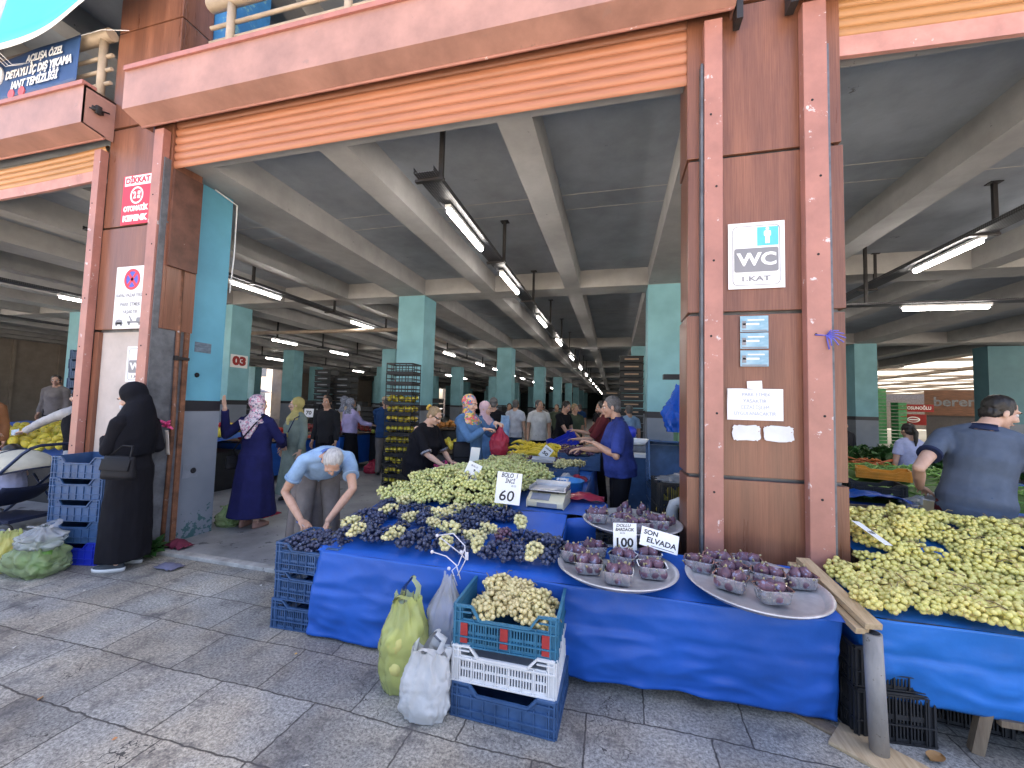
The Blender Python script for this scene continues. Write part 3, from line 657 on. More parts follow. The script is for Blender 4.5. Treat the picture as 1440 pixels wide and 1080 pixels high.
def crate(parent_name, label, m, W=0.50, D=0.36, H=0.20, dip=0.06, rows=None, pitch=0.062, strip=None, brand=None, flange=True, group=None, cat='crate', open_=False):
    """stackable plastic fruit crate: dipped long sides, ribs, flanges and slots"""
    t = thing(parent_name, label, cat, (0, 0, 0), 0, group)
    s = MB(); th = 0.005
    s.box(-W / 2 + 0.01, W / 2 - 0.01, -D / 2 + 0.01, D / 2 - 0.01, 0.004, 0.012)
    def wall(w, T, dp, solid):
        c = w * 0.17; sl = 0.045; zt = H
        zl = H - dp
        if solid:
            poly = [(-w / 2, 0.0), (w / 2, 0.0), (w / 2, zt), (w / 2 - c, zt), (w / 2 - c - sl, zl), (-w / 2 + c + sl, zl), (-w / 2 + c, zt), (-w / 2, zt)] if dp else [(-w / 2, 0), (w / 2, 0), (w / 2, zt), (-w / 2, zt)]
            n = len(poly); v = [T @ Vector((x, y, z)) for y in (0, th) for x, z in poly]
            s.add(v, [tuple(range(n)), tuple(range(2 * n - 1, n - 1, -1))] + [(k, k + n, (k + 1) % n + n, (k + 1) % n) for k in range(n)])
        def B(x0, x1, y0, y1, z0, z1): s.box(x0, x1, y0, y1, z0, z1, 0, T)
        # rim along the dipped top
        rim = [(-w / 2, zt), (-w / 2 + c, zt), (-w / 2 + c + sl, zl), (w / 2 - c - sl, zl), (w / 2 - c, zt), (w / 2, zt)] if dp else [(-w / 2, zt), (w / 2, zt)]
        for (xa, za), (xb, zb) in zip(rim[:-1], rim[1:]):
            a = T @ Vector((xa, -0.004, za)); b_ = T @ Vector((xb, -0.004, zb)); s.bar(a, b_, 0.016, 0.010)
        # flanges
        zs = [0.006, (zl) * 0.38, zl - 0.012] if flange else [0.006, zl - 0.01]
        for z in zs: B(-w / 2 - 0.004, w / 2 + 0.004, -0.011, -0.0005, z - 0.0035, z + 0.0035)
        for sgn in (-1, 1):
            for dx in (0.004, 0.030):
                xx = sgn * (w / 2 - dx); B(xx - 0.004, xx + 0.004, -0.010, -0.0006, 0.0, zt)
            if dp: B(min(sgn * (w / 2 - c), sgn * w / 2), max(sgn * (w / 2 - c), sgn * w / 2), -0.011, -0.0007, (zl + zt) / 2, (zl + zt) / 2 + 0.006)
        k = max(2, int((w - 0.08) / pitch))
        for i in range(k + 1):
            x = -w / 2 + 0.04 + (w - 0.08) * i / k; B(x - 0.0028, x + 0.0028, -0.008, -0.0008, 0.0, zl)
        if not solid:      # open slots between thin uprights
            n = int((w - 0.08) / 0.0145)
            for i in range(n + 1):
                x = -w / 2 + 0.04 + (w - 0.08) * i / n; B(x - 0.0034, x + 0.0034, 0.0, th, 0.02, zl - 0.02)
            for (za, zb) in ((0, 0.024), (zl * 0.46, zl * 0.56), (zl - 0.026, zl)): B(-w / 2 + 0.03, w / 2 - 0.03, 0.0002, th - 0.0002, za, zb)
            B(-w / 2, -w / 2 + 0.042, 0.0, th, 0, zt); B(w / 2 - 0.042, w / 2, 0.0, th, 0, zt)
    for (w, T, dp) in ((W, Matrix.Translation((0, -D / 2, 0)), dip), (W, Matrix.Translation((0, D / 2, 0)) @ Matrix.Rotation(PI, 4, 'Z'), dip),
                       (D, Matrix.Translation((-W / 2, 0, 0)) @ Matrix.Rotation(-PI / 2, 4, 'Z'), 0), (D, Matrix.Translation((W / 2, 0, 0)) @ Matrix.Rotation(PI / 2, 4, 'Z'), 0)):
        wall(w, T, dp, not open_)
    s.build('crate_body', m, t)
    if strip:
        r = MB()
        for x in strip: r.box(x - 0.022, x + 0.022, -D / 2 - 0.0135, -D / 2 - 0.0005, 0.02, H - dip - 0.004)
        for i, x in enumerate(strip):
            r = MB(); r.box(x - 0.020, x + 0.020, -D / 2 - 0.0095, -D / 2 - 0.0004, 0.022, (H - dip) * 0.38 - 0.006); r.box(x - 0.020, x + 0.020, -D / 2 - 0.0095, -D / 2 - 0.0004, (H - dip) * 0.38 + 0.006, H - dip - 0.018)
            r.build('red_strip', M_redp, t)
    if brand:
        lettering([(brand, 0, 0, 0.06, 0.002, 0.13, 0)], t, M_white, 'printed_word', Matrix.Translation((0, -D / 2 - 0.0125, (H - dip) * 0.62)) @ Matrix())
    return t
def ngon_cloth(name, parent, m, top, hem, n=60, rows=14, wave=0.012, seed=0.0):
    """hanging cloth between a top polyline and a hem polyline, with soft folds"""
    def lerp(poly, u):
        d = [0]
        for a, b_ in zip(poly[:-1], poly[1:]): d.append(d[-1] + (Vector(b_) - Vector(a)).length)
        x = u * d[-1]
        for i in range(len(poly) - 1):
            if x <= d[i + 1] + 1e-9: f = (x - d[i]) / max(1e-9, d[i + 1] - d[i]); return Vector(poly[i]).lerp(Vector(poly[i + 1]), f)
        return Vector(poly[-1])
    def fn(u, v):
        p = lerp(top, u).lerp(lerp(hem, u), v)
        k = wave * (0.25 + v)
        p.y += k * (nz(u * 9 + seed, v * 1.6, 1) * 1.5 + 0.8 * nz(u * 26 + seed, v * 3 + u * 5, 2) + .9 * (abs(nz(u * 7 + v * 2.2 + seed, v * 2.5 - u * 4, 4)) * 2 - .6) + .5 * (abs(nz(u * 15 - v * 3, v * 5 + u * 9 + seed, 7)) * 2 - .6)) - 0.012 * math.sin(v * PI) + .008 * math.exp(-((v - .42) * 22) ** 2)
        p.z += 0.25 * k * nz(u * 11 + seed, 5, 2) * v
        return p
    s = MB(); s.grid(fn, n, rows); return s.build(name, m, parent, solid=0.002)

# ---------------------------------------------------------------- front stall
stall = thing('market_stall', 'long low fruit stall draped in blue tarpaulin, running from the pavement into the hall', 'stall', (0, 0, 0))
def top_z(y): return 0.585 + 0.16 * (y - 2.42)
def stall_l(y): return -2.0 + 0.42 * smooth01((y - 3.3) / 1.5)
def stall_r(y): return -0.05 - 0.23 * smooth01((y - 3.7) / 0.5)
s = MB()
def topf(u, v):
    x0, x1 = -1.98 + 0.06 * v, 1.13
    x = x0 + (x1 - x0) * u; y = 2.405 + 0.47 * v
    return Vector((x, y, top_z(y) + 0.006 * nz(x * 5, y * 5, 0) - 0.012 * smooth01(1 - v * 12)))
s.grid(topf, 70, 14)
def topf2(u, v):
    x = -1.98 + 1.62 * u; y = 2.877 + 0.4 * v
    return Vector((x, y, top_z(y) + 0.02 * smooth01((v - 0.7) * 3) + 0.008 * nz(x * 5, y * 5, 3)))
s.grid(topf2, 40, 10)
def topf3(u, v):
    y = 3.28 + 5.0 * v; xl = stall_l(y); xr = stall_r(y); x = xl + (xr - xl) * u
    return Vector((x, y, 0.745 + 0.010 * nz(x * 6, y * 6, 3) + 0.006 * nz(x * 17, y * 5, 8)))
s.grid(topf3, 40, 90)
s.build('tarp_top', M_tarp, stall)
ngon_cloth('tarp_skirt', stall, M_tarp, [(-1.99, 2.88, .64), (-2.0, 2.46, .585), (-1.93, 2.40, .575), (-0.9, 2.395, .574), (0.2, 2.395, .574), (1.0, 2.40, .574), (1.13, 2.44, .574), (1.135, 2.86, .64)],
           [(-2.02, 2.85, .03), (-2.06, 2.46, .02), (-2.02, 2.375, .012), (-0.9, 2.40, .028), (0.2, 2.42, .07), (1.0, 2.50, .035), (1.13, 2.50, .02), (1.14, 2.86, .06)], n=200, rows=40, wave=0.020)
ngon_cloth('tarp_skirt', stall, M_tarp, [(-1.585, 8.27, .74), (-1.585, 4.8, .74), (-1.8, 4.05, .74), (-2.0, 3.3, .74), (-2.0, 3.0, .70)], [(-1.63, 8.27, .1), (-1.63, 4.8, .1), (-1.84, 4.05, .1), (-2.04, 3.3, .08), (-2.04, 3.0, .08)], n=60, rows=8)
ngon_cloth('tarp_skirt', stall, M_tarp, [(-0.35, 2.88, .655), (-0.36, 3.27, .72), (-0.05, 3.29, .745), (-0.05, 3.75, .745), (-0.275, 4.15, .745), (-0.28, 8.27, .745)], [(-0.35, 2.9, .05), (-0.36, 3.3, .05), (-0.06, 3.3, .05), (-0.06, 3.75, .05), (-0.275, 4.16, .05), (-0.28, 8.27, .05)], n=60, rows=8)
for x, y in ((-1.9, 2.6), (1.0, 2.75), (-1.6, 4.2), (-0.35, 4.4), (-0.35, 6.5), (-1.5, 7.9)):
    s = MB(); s.box(x - 0.025, x + 0.025, y - 0.025, y + 0.025, 0.0 if y < 3.1 else 0.03, (0.55 if y < 3.1 else 0.72)); s.build('leg', M_oldw, stall)

# grape bunches on the front edge
BK = [bunch_mesh('black_bunch', i, 38, 0.21, 0.135, 0.10, 0.0152, M_black) for i in range(4)]
RG = [bunch_mesh('red_bunch', 40 + i, 38, 0.20, 0.13, 0.10, 0.0150, M_redg) for i in range(2)]
WH = [bunch_mesh('cream_bunch', 20 + i, 30, 0.18, 0.10, 0.09, 0.0148, M_cream) for i in range(3)]
GR = [bunch_mesh('green_bunch', 60 + i, 54, 0.235, 0.135, 0.10, 0.0138, M_green) for i in range(5)]
GF = [bunch_mesh('pale_bunch', 80 + i, 44, 0.21, 0.15, 0.10, 0.0138, M_greenf, sub=2) for i in range(5)]
F1 = [(-1.85,2.50,'B'),(-1.77,2.50,'W'),(-1.67,2.52,'B'),(-1.57,2.53,'B'),(-1.48,2.51,'W'),(-1.35,2.50,'B'),(-1.20,2.49,'B'),(-1.07,2.47,'W'),(-0.97,2.50,'B'),(-0.86,2.49,'W'),(-0.75,2.49,'B'),(-0.65,2.49,'B'),(-0.57,2.51,'B'),(-0.48,2.48,'W'),(-0.39,2.51,'B'),(-1.92,2.78,'B'),(-1.77,2.79,'B'),(-1.75,2.92,'W'),(-1.50,2.85,'W'),(-1.52,2.69,'B'),(-1.30,2.78,'W'),(-1.14,2.72,'W'),(-1.03,2.76,'B'),(-0.97,2.88,'B'),(-0.85,2.78,'W'),(-0.74,2.76,'R'),(-0.63,2.78,'B'),(-0.47,2.76,'B'),(-0.37,2.72,'B'),(-1.33,2.66,'B'),(-1.75,2.66,'B')]
F2 = [(-1.86,3.02,'B'),(-1.70,2.98,'B'),(-1.57,3.04,'B'),(-1.42,2.99,'B'),(-1.71,3.14,'W'),(-1.30,2.95,'W'),(-1.21,3.07,'W'),(-1.10,3.01,'B'),(-0.94,3.06,'B'),(-0.78,3.07,'B'),(-1.84,3.15,'B'),(-1.05,3.13,'B'),(-0.88,3.16,'B'),(-1.81,2.89,'B'),(-1.02,2.95,'B'),(-1.17,2.90,'B'),(-1.6,2.90,'B'),(-1.42,2.88,'B'),(-0.66,2.92,'W'),(-1.9,2.66,'W'),(-0.92,2.66,'W')]
sp = {'B': [], 'W': [], 'R': []}
for i, (x, y, c) in enumerate(F1 + F2):
    front = y < 2.57
    rz = -PI / 2 + rnd.uniform(-0.5, 0.5) if front else rnd.uniform(0, 6.3)
    sp[c].append((x, y + (0.035 if front else 0), top_z(y) + 0.008 + (0.012 if front else 0) + (0.030 if c == 'W' else 0), rz, rnd.uniform(-0.1, 0.1), rnd.uniform(0.92, 1.12), i))
scatter(BK, 'black_grape_bunch', 'bunch of black grapes laid on the blue front edge of the stall', 'grapes', 'black grape bunches on the stall front', sp['B'])
scatter(WH, 'cream_grape_bunch', 'bunch of cream white grapes laid between black bunches', 'grapes', 'cream grape bunches between the black ones', sp['W'])
scatter(RG, 'red_grape_bunch', 'dark red grape bunch lying among the black ones on the stall', 'grapes', None, sp['R'][:1])
# the green heap behind
spots = []; k = 0
y = 3.22
while y < 5.35:
    xl = stall_l(y) + .07; xr = -0.80 if y < 3.9 else (-0.62 if y < 4.4 else -1.0 - 0.15 * (y - 4.4))
    x = xl + 0.06 * (k % 2)
    while x < xr:
        u = (x - xl) / (xr - xl); v = (y - 3.2) / 2.15
        h = 0.20 * math.sqrt(max(0, 1 - (2 * u - 1) ** 2)) * smooth01(min(1, v * 4 + 0.25)) * (1 - 0.4 * v) + 0.04 * nz(x * 3, y * 3, 7)
        spots.append((x + rnd.uniform(-.03, .03), y + rnd.uniform(-.03, .03), 0.752 + max(0, h), rnd.uniform(0, 6.3), rnd.uniform(-0.35, 0.35), rnd.uniform(0.9, 1.15), rnd.randint(0, 9)))
        x += 0.115
    y += 0.125; k += 1
for i in range(7):
    spots.append((-1.9 + i * 0.165, 3.2 + rnd.uniform(-.02, .04), 0.745, rnd.uniform(-2.0, -1.0), 0.1, 1.0, i))
scatter(GF, 'green_grape_bunch', 'pale green grape bunch in the big heap on the long stall', 'grapes', 'green grape bunches heaped on the long stall', spots)
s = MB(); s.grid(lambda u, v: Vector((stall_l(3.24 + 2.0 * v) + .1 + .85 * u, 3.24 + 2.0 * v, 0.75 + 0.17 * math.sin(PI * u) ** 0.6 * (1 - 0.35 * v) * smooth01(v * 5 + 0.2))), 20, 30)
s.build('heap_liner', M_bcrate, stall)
# dark grapes and bananas behind the heap
spots = [(-1.52 + 0.105 * (i % 9) + rnd.uniform(-.03, .03), 5.35 + 0.14 * (i // 9) + rnd.uniform(-.03, .03), 0.80 + rnd.uniform(0, 0.05), rnd.uniform(0, 6.3), rnd.uniform(-.2, .2), 0.95, i) for i in range(18)]
scatter(RG, 'red_grape_bunch', 'dusky red grape bunch in front of the bananas', 'grapes', 'red grape bunches in front of the bananas', spots)
M_ban = mat('banana_skin', (0.75, 0.55, 0.03), 0.45, col2=(0.55, 0.42, 0.04), scale=8, speck=((0.2, 0.12, 0.03), 30, 0.7))
def banana_hand():
    mb = MB()
    for i in range(7):
        a = (i - 3) * 0.16
        pts = []; rs = []
        for j in range(9):
            t = j / 8
            p = Vector((0.19 * t - .02, 0, 0.055 * math.sin(PI * (t * .8 + .15)) + 0.012 * (i % 2))); p.y = (i - 3) * 0.034 * (0.45 + .8 * t)
            pts.append(Matrix.Rotation(a, 3, 'Z') @ p); rs.append(0.019 * math.sin(PI * min(1, max(0.06, t * 0.94 + 0.06))) ** 0.45)
        mb.tube(pts, rs, 7)
    return mb.mesh('banana_hand', M_ban)
BA = [banana_hand()]
scatter(BA, 'banana_hand', 'hand of ripe yellow bananas lying on the long stall', 'bananas', 'banana hands behind the green grapes',
        [(-1.38 + 0.19 * (i % 4) + rnd.uniform(-.04, .04), 5.75 + 0.22 * (i // 4), 0.83 + rnd.uniform(0, .05) + 0.05 * (i // 4), rnd.uniform(-0.6, 0.6) + PI / 2, rnd.uniform(-.2, .2), 1.15, 0) for i in range(12)])

# ---------------------------------------------------------------- figs
def fig_mesh(seed):
    q = random.Random(seed); mb = MB(); r = 0.0255
    prof = [(0.002, -0.024), (0.012, -0.0235), (0.020, -0.018), (0.0252, -0.006), (0.0248, 0.006), (0.0195, 0.018), (0.011, 0.028), (0.0055, 0.035)]
    mb.lathe(prof, 14, 0, cap1=False); mb.lathe([(0.0056, 0.0349), (0.004, 0.041), (0.0045, 0.046)], 8, 1)
    for i, v in enumerate(mb.v):
        f = 1 + 0.07 * nz(v[0] * 60 + seed * 9, v[1] * 60, v[2] * 40); mb.v[i] = (v[0] * f, v[1] * f, v[2] * q.uniform(0.99, 1.0))
    return mb.mesh('fig', [M_fig, M_figs])
FG = [fig_mesh(i) for i in range(4)]
def punnet_mesh():
    mb = MB(); n = 24; W, D, H = 0.155, 0.115, 0.07
    def ring(w, d, z, wob=0):
        o = []
        for k in range(n):
            a = 2 * PI * k / n; c, s_ = math.cos(a), math.sin(a); e = 0.32
            o.append(Vector((w / 2 * abs(c) ** e * (1 if c >= 0 else -1) * (1 + wob * (k % 2)), d / 2 * abs(s_) ** e * (1 if s_ >= 0 else -1) * (1 + wob * (k % 2)), z)))
        return o
    mb.loft([ring(W * .84, D * .84, 0.002), ring(W * .86, D * .86, 0.006, 0.0), ring(W * .97, D * .97, H - 0.004, 0.03), ring(W * 1.0, D * 1.0, H), ring(W * 1.08, D * 1.10, H + 0.001), ring(W * 1.08, D * 1.10, H - 0.004)], 0, cap0=True, smooth=False)
    return mb.mesh('punnet', M_clear)
PU = [punnet_mesh()]
def tray(label, x, y, z, rz, r=0.355, tilt=(0, 0)):
    mb = MB(); mb.lathe([(0.001, 0.0), (r * 0.86, 0.0), (r * 0.885, 0.004), (r * 0.93, 0.026), (r * 0.985, 0.030), (r, 0.027), (r * 0.995, 0.022), (r * 0.94, 0.020), (r * 0.89, -0.003), (r * 0.86, -0.004), (0.001, -0.004)], 56, cap0=False, cap1=False)
    o = mb.build('serving_tray', M_alu, None, (x, y, z), (tilt[0], tilt[1], rz)); return tag(o, label, 'tray')
def fill_tray(spots, z, where, seed, loose=()):
    q = random.Random(seed)
    for i, (x, y) in enumerate(spots):
        rz = q.uniform(-0.5, 0.5)
        scatter(PU, 'punnet', 'clear plastic punnet of purple figs on the ' + where, 'punnet', 'punnets on the ' + where, [(x, y, z, rz, 0, 1, 0)])
        T = Matrix.Rotation(rz, 3, 'Z'); L_ = []
        for (dx, dy, dz) in ((-.045, -.026, .028), (0.004, -.03, .027), (.047, -.024, .028), (-.03, .024, .028), (.022, .026, .028), (-.022, -.002, .068), (.03, 0.0, .07), (0.0, .028, .066), (.045, .022, .06), (-.04, .012, .064)):
            if q.random() < 0.03: continue
            p = T @ Vector((dx + q.uniform(-.004, .004), dy, dz))
            L_.append((x + p.x, y + p.y, z + p.z, q.uniform(0, 6), q.uniform(-1.3, 1.3), q.uniform(1.0, 1.2), q.randint(0, 3)))
        scatter(FG, 'fig', 'ripe purple fig in a punnet on the ' + where, 'fig', 'figs on the ' + where, L_)
    scatter(FG, 'fig', 'ripe purple fig in a punnet on the ' + where, 'fig', 'figs on the ' + where, [(x, y, z + 0.027 + dz, q.uniform(0, 6), q.uniform(-.8, .8), 1.05, i) for i, (x, y, dz) in enumerate(loose)])
tray('round steel tray of fig punnets behind the 100 price card, middle of the front edge', 0.02, 2.57, 0.632, 0)
fill_tray([(-.24, 2.60), (-.14, 2.45), (.03, 2.36), (.22, 2.50), (-.12, 2.73), (.06, 2.62), (.21, 2.70)], 0.640, 'front steel tray', 3)
tray('round steel tray of fig punnets overhanging the right end of the front edge', 0.76, 2.54, 0.64, 0.4, tilt=(0.045, 0))
fill_tray([(.50, 2.66), (.62, 2.74), (.79, 2.77), (.62, 2.45), (.79, 2.36), (1.0, 2.60), (.84, 2.58), (.67, 2.60)], 0.648, 'right steel tray', 4)
tray('round steel tray with scattered figs, raised on a dark crate near the pillar', 0.13, 3.14, 0.755, 0.2)
fill_tray([(-.12, 3.08), (.06, 3.02), (.30, 3.05), (.16, 2.94)], 0.763, 'rear steel tray', 5, [(-.13, 3.3, 0), (-.07, 3.33, 0), (.05, 3.38, 0), (.12, 3.36, 0), (.2, 3.36, 0), (.26, 3.33, 0), (.09, 3.37, .045), (.22, 3.34, .045), (.39, 3.14, 0), (.42, 3.19, 0)])
c0 = crate('crate', 'black crate standing under the rear fig tray', M_bcrate, W=0.5, D=0.34, H=0.36, dip=0.05, open_=True); c0.location = (0.14, 3.12, 0.36)
c1 = dup(c0, (0.14, 3.12, 0.0), label='lower black crate under the rear fig tray', scale=(1, 1, 0.97))

# ---------------------------------------------------------------- price cards and paper
def card(name, label, loc, w_, h_, rot, lines, cat='price card', stick=None, m=None, ink=None):
    o = thing(name, label, cat, loc); o.rotation_euler = rot
    s = MB(); s.box(-w_ / 2, w_ / 2, -0.001, 0.001, 0, h_); s.build('card', m or M_white, o)
    if lines: lettering([(t, x * w_, z * h_, sz, b_, mw * w_ if mw else 0, sh) for (t, x, z, sz, b_, mw, sh) in lines], o, ink or M_ink)
    if stick: st = MB(); st.tube([(0, 0.004, h_ * 0.4), (0, 0.006, -stick)], 0.0035, 6); st.build('stick', M_wood, o)
    return o
card('price_card', 'white handwritten price card reading 60, stuck in front of the green grapes', (-0.82, 3.11, 0.825), 0.20, 0.245, (R(-8), R(4), R(8)),
     [('BOLO  1', 0, .90, .05, .001, .66, .2), ('İNCİ', .04, .72, .045, .001, .40, .2), ('KG', .2, .58, .02, .0, .18, .1), ('60', -.04, .24, .115, .0012, .60, .1)], stick=0.10)
card('price_card', 'white handwritten price card reading 100, standing among the front fig punnets', (0.075, 2.705, 0.705), 0.15, 0.165, (R(-6), 0, R(14)),
     [('DOLLU', -.05, .90, .026, .0005, .62, .2), ('BARDACIK', 0, .75, .026, .0008, .80, .2), ('KG', -.1, .62, .014, 0, .2, .1), ('100', .0, .26, .075, .002, .72, .0)], stick=0.03)
card('paper_sign', 'tilted white paper reading SON ELVADA beside the 100 card', (0.275, 2.715, 0.725), 0.24, 0.115, (R(-22), R(14), R(10)),
     [('SON', -.24, .74, .04, .0012, .38, .1), ('ELVADA', .06, .36, .045, .0012, .78, .1), ('_____', .1, .20, .03, .001, .6, 0)])
card('price_card', 'white price card leaning sideways at the left of the green heap', (-1.27, 3.40, 0.905), 0.13, 0.19, (R(-8), R(24), R(20)), [('BOLO', 0, .84, .022, 0, .5, .2), ('9', .1, .66, .03, .001, .14, 0), ('40', -.05, .3, .07, .002, .6, .2)], stick=0.10)
card('price_card', 'blank back of a narrow white card behind the leaning one', (-1.47, 4.1, 0.93), 0.10, 0.22, (R(5), R(6), R(35)), [], stick=0.14)
card('price_card', 'slanted price card by the purple grapes and bananas', (-0.93, 5.3, 0.93), 0.13, 0.17, (R(-10), R(38), R(10)), [('UZUM', 0, .8, .025, .001, .7, .2), ('50', 0, .4, .06, .002, .6, .1)], stick=0.12)
s = MB(); s.tube([(-1.30, 4.3, 0.80), (-1.16, 4.6, 1.06)], 0.008, 6); tag(s.build('wooden_stick', M_wood), 'thin pale wooden stick poking out of the green grape heap', 'stick')

# ---------------------------------------------------------------- scale, basin, bags on the stall
sc = thing('weighing_scale', 'cream electronic weighing scale with steel pan beside the green grapes', 'scale', (-0.55, 3.55, 0.755)); sc.rotation_euler = (0, 0, R(-4))
s = MB(); P = [(-.17, .0), (-.17, .05), (-.05, .10), (.16, .10), (.16, .0)]
v = [Vector((x, y, z)) for x in (-.16, .16) for y, z in P]; n = 5
s.add(v, [(k, k + n, (k + 1) % n + n, (k + 1) % n) for k in range(n)] + [tuple(range(n))[::-1], tuple(range(n, 2 * n))])
s.build('body', mat('cream_plastic', (0.70, 0.64, 0.46), 0.4, var=0.06), sc, bevel=0.008)
s = MB(); s.cbox((0.02, -.182, .024), (0.17, .006, .035)); s.cbox((-.05, -.115, .078), (.16, .09, .004), rot=(R(23), 0, 0)); s.build('display', mat('lcd', (0.26, 0.28, 0.34), 0.25), sc)
s = MB(); s.cbox((.0, .03, .125), (.32, .25, .008), bev=.003); s.cbox((0, .15, .15), (.32, .008, .05)); s.cbox((-.156, .03, .142), (.008, .25, .03)); s.cbox((.156, .03, .142), (.008, .25, .03)); s.build('pan', M_alu, sc)
s = MB(); s.box(-.09, .09, -.06, .10, .1, .121); s.build('pan_support', M_steel, sc)
s = MB(); s.lathe([(.10, 0), (.155, .01), (.165, .10), (.175, .105), (.17, .11), (.158, .1), (.148, .02), (.01, .012)], 32, cap1=False)
tag(s.build('basin', mat('blue_basin', (0.02, 0.22, 0.55), 0.35), None, (-0.46, 4.16, 0.755)), 'round blue plastic basin behind the scale', 'basin')
def bag(name, label, m, loc, w_, d_, h_, seed, handles=True, neck=0.35, wr=0.10, cat='plastic bag', rz=0.0, content=None, n=72, rings=44):
    """thin crumpled film bag: sharp creases, slumped base, gathered neck and drooping handle loops"""
    o = thing(name, label, cat, loc, rz)
    s = MB(); R_ = []
    def crease(x, y, z): return abs(nz(x, y, z)) * 2 - .55
    for i in range(rings + 1):
        t = i / rings; z = h_ * t
        k = (0.80 + 0.26 * smooth01(t * 5)) * (1 - (1 - neck) * smooth01((t - 0.50) / 0.46))
        ring = []
        for j in range(n):
            a = 2 * PI * j / n; e = 0.62 + .3 * t
            c, s_ = math.cos(a), math.sin(a)
            f = k * (1 + wr * (1.1 * nz(c * 1.6 + seed, s_ * 1.6, t * 2.2) + 1.0 * crease(c * 2.4 + seed, s_ * 2.4, t * 3.2 + c) + .55 * crease(c * 5.2, s_ * 5.2 + seed, t * 7 + s_ * 2)) + (.05 + .10 * smooth01((t - .45) * 2)) * math.sin(a * 9 + 4 * nz(t * 2, seed, c)) * smooth01((t - .35) * 3))
            lean = .10 * w_ * t * t * math.sin(seed)
            ring.append(Vector((w_ / 2 * f * abs(c) ** e * (1 if c > 0 else -1) + lean, d_ / 2 * f * abs(s_) ** e * (1 if s_ > 0 else -1), max(.002, z + .05 * h_ * t * nz(c * 3 + seed, s_ * 3, t * 5) + (.10 * h_ * nz(a * 2, seed, 1) * smooth01((t - .8) * 5))))))
        R_.append(ring)
    s.loft(R_, 0, cap0=True); s.build('bag_skin', m, o)
    if handles:
        for sg in (-1, 1):
            L_ = []; Rr = []; lx = .10 * w_ * math.sin(seed)
            for i in range(15):
                a = PI * i / 14; q = nz(i * .5, seed, sg)
                x = lx - math.cos(a) * w_ * (.20 - .06 * math.sin(a)) + sg * w_ * .05 + .02 * q; z = h_ * .92 + math.sin(a) * h_ * (.20 + .05 * sg); y = sg * d_ * (.10 + .28 * math.sin(a) ** 2) + .012 * q
                ww = .012 + .014 * abs(math.cos(a)); L_.append(Vector((x - ww * .5, y - ww, z))); Rr.append(Vector((x + ww * .3, y + ww, z - .006)))
            hb = MB(); hb.loft([L_, [(p + q_) / 2 + Vector((0, 0, .008)) for p, q_ in zip(L_, Rr)], Rr], 0, closed=False); hb.build('handle', m, o)
    if content:
        for (mm, cnt, rr) in content:
            q = random.Random(seed); c = MB()
            for i in range(cnt):
                a = q.uniform(0, 6.28); r_ = q.uniform(0, .30) ; c.ico((math.cos(a) * r_ * w_, math.sin(a) * r_ * d_, q.uniform(.10, .62) * h_), rr * q.uniform(.8, 1.2), 2, 0, (1, 1, q.uniform(.8, 1.3)))
            c.build('contents', mm, o)
    return o
M_veg = mat('leafy_green', (0.16, 0.34, 0.05), 0.6, col2=(0.06, 0.17, 0.03), scale=14)
M_melon = mat('yellow_produce', (0.75, 0.48, 0.10), 0.5, var=0.15)
s = MB()
def red_bag(loc, label, w_=0.22, d_=0.16):
    s = MB(); s.grid(lambda u, v: Vector(((u - .5) * w_, (v - .5) * d_, 0.03 + 0.05 * math.sin(PI * u) * math.sin(PI * v) + 0.02 * nz(u * 5, v * 5, loc[0] * 7))), 16, 12)
    tag(s.build('folded_bag', M_fred, None, loc, solid=0.004), label, 'plastic bag')
red_bag((-0.26, 3.78, 0.75), 'folded bright red plastic bags beside the blue basin', 0.36, 0.2)
red_bag((-0.40, 4.72, 0.75), 'small folded red plastic bags at the stall edge by the seller')
s = MB(); s.grid(lambda u, v: Vector(((u - .5) * .26, (v - .5) * .2, .02 + .11 * math.sin(PI * u) * math.sin(PI * v) + .03 * nz(u * 6, v * 6, 2))), 18, 16)
tag(s.build('crumpled_bag', M_fclr, None, (-0.50, 4.42, 0.755), solid=0.003), 'crumpled pale see-through plastic bag behind the basin', 'plastic bag')
s = MB(); s.grid(lambda u, v: Vector(((u - .5) * .12, (v - .5) * .10, .0 + .02 * nz(u * 6, v * 6, 4))), 8, 8)
tag(s.build('paper_scrap', M_white, None, (-0.50, 4.09, 0.88), solid=0.003), 'crumpled white paper lying on the basin rim', 'paper')
nv = crate('crate', 'navy crate of purple grapes on the stall before the blue shirted seller', M_navy, W=0.56, D=0.36, H=0.22, dip=0.05); nv.location = (-0.48, 5.75, 0.755); nv.rotation_euler = (0, 0, R(3))
scatter(RG, 'red_grape_bunch', 'purple grape bunch heaped in the navy crate before the seller', 'grapes', 'purple grape bunches in the navy crate', [(-0.65 + .16 * (i % 3), 5.64 + .1 * (i // 3), 0.92 + rnd.uniform(0, .06), rnd.uniform(0, 6), rnd.uniform(-.3, .3), 1, i) for i in range(9)])
n2 = dup(nv, (-0.74, 4.92, 0.755), (0, 0, R(2)), label='navy crate holding white grapes and a steel dish, near the basin', scale=(1.15, 1, .7))
scatter(WH, 'cream_grape_bunch', 'pale grape bunch in the navy crate near the basin', 'grapes', 'pale grape bunches in the navy crate', [(-0.62 + .10 * (i % 3), 4.85 + .09 * (i // 3), 0.86 + rnd.uniform(0, .05), rnd.uniform(0, 6), rnd.uniform(-.3, .3), 1, i) for i in range(7)])
s = MB(); s.cbox((0, 0, 0), (.30, .2, .012), bev=.004); s.cbox((0, -.1, .015), (.30, .006, .03)); s.cbox((0, .1, .015), (.30, .006, .03)); tag(s.build('steel_dish', M_alu, None, (-0.88, 5.05, 0.925), (R(5), 0, 0)), 'oblong steel dish resting across the navy crate', 'dish')
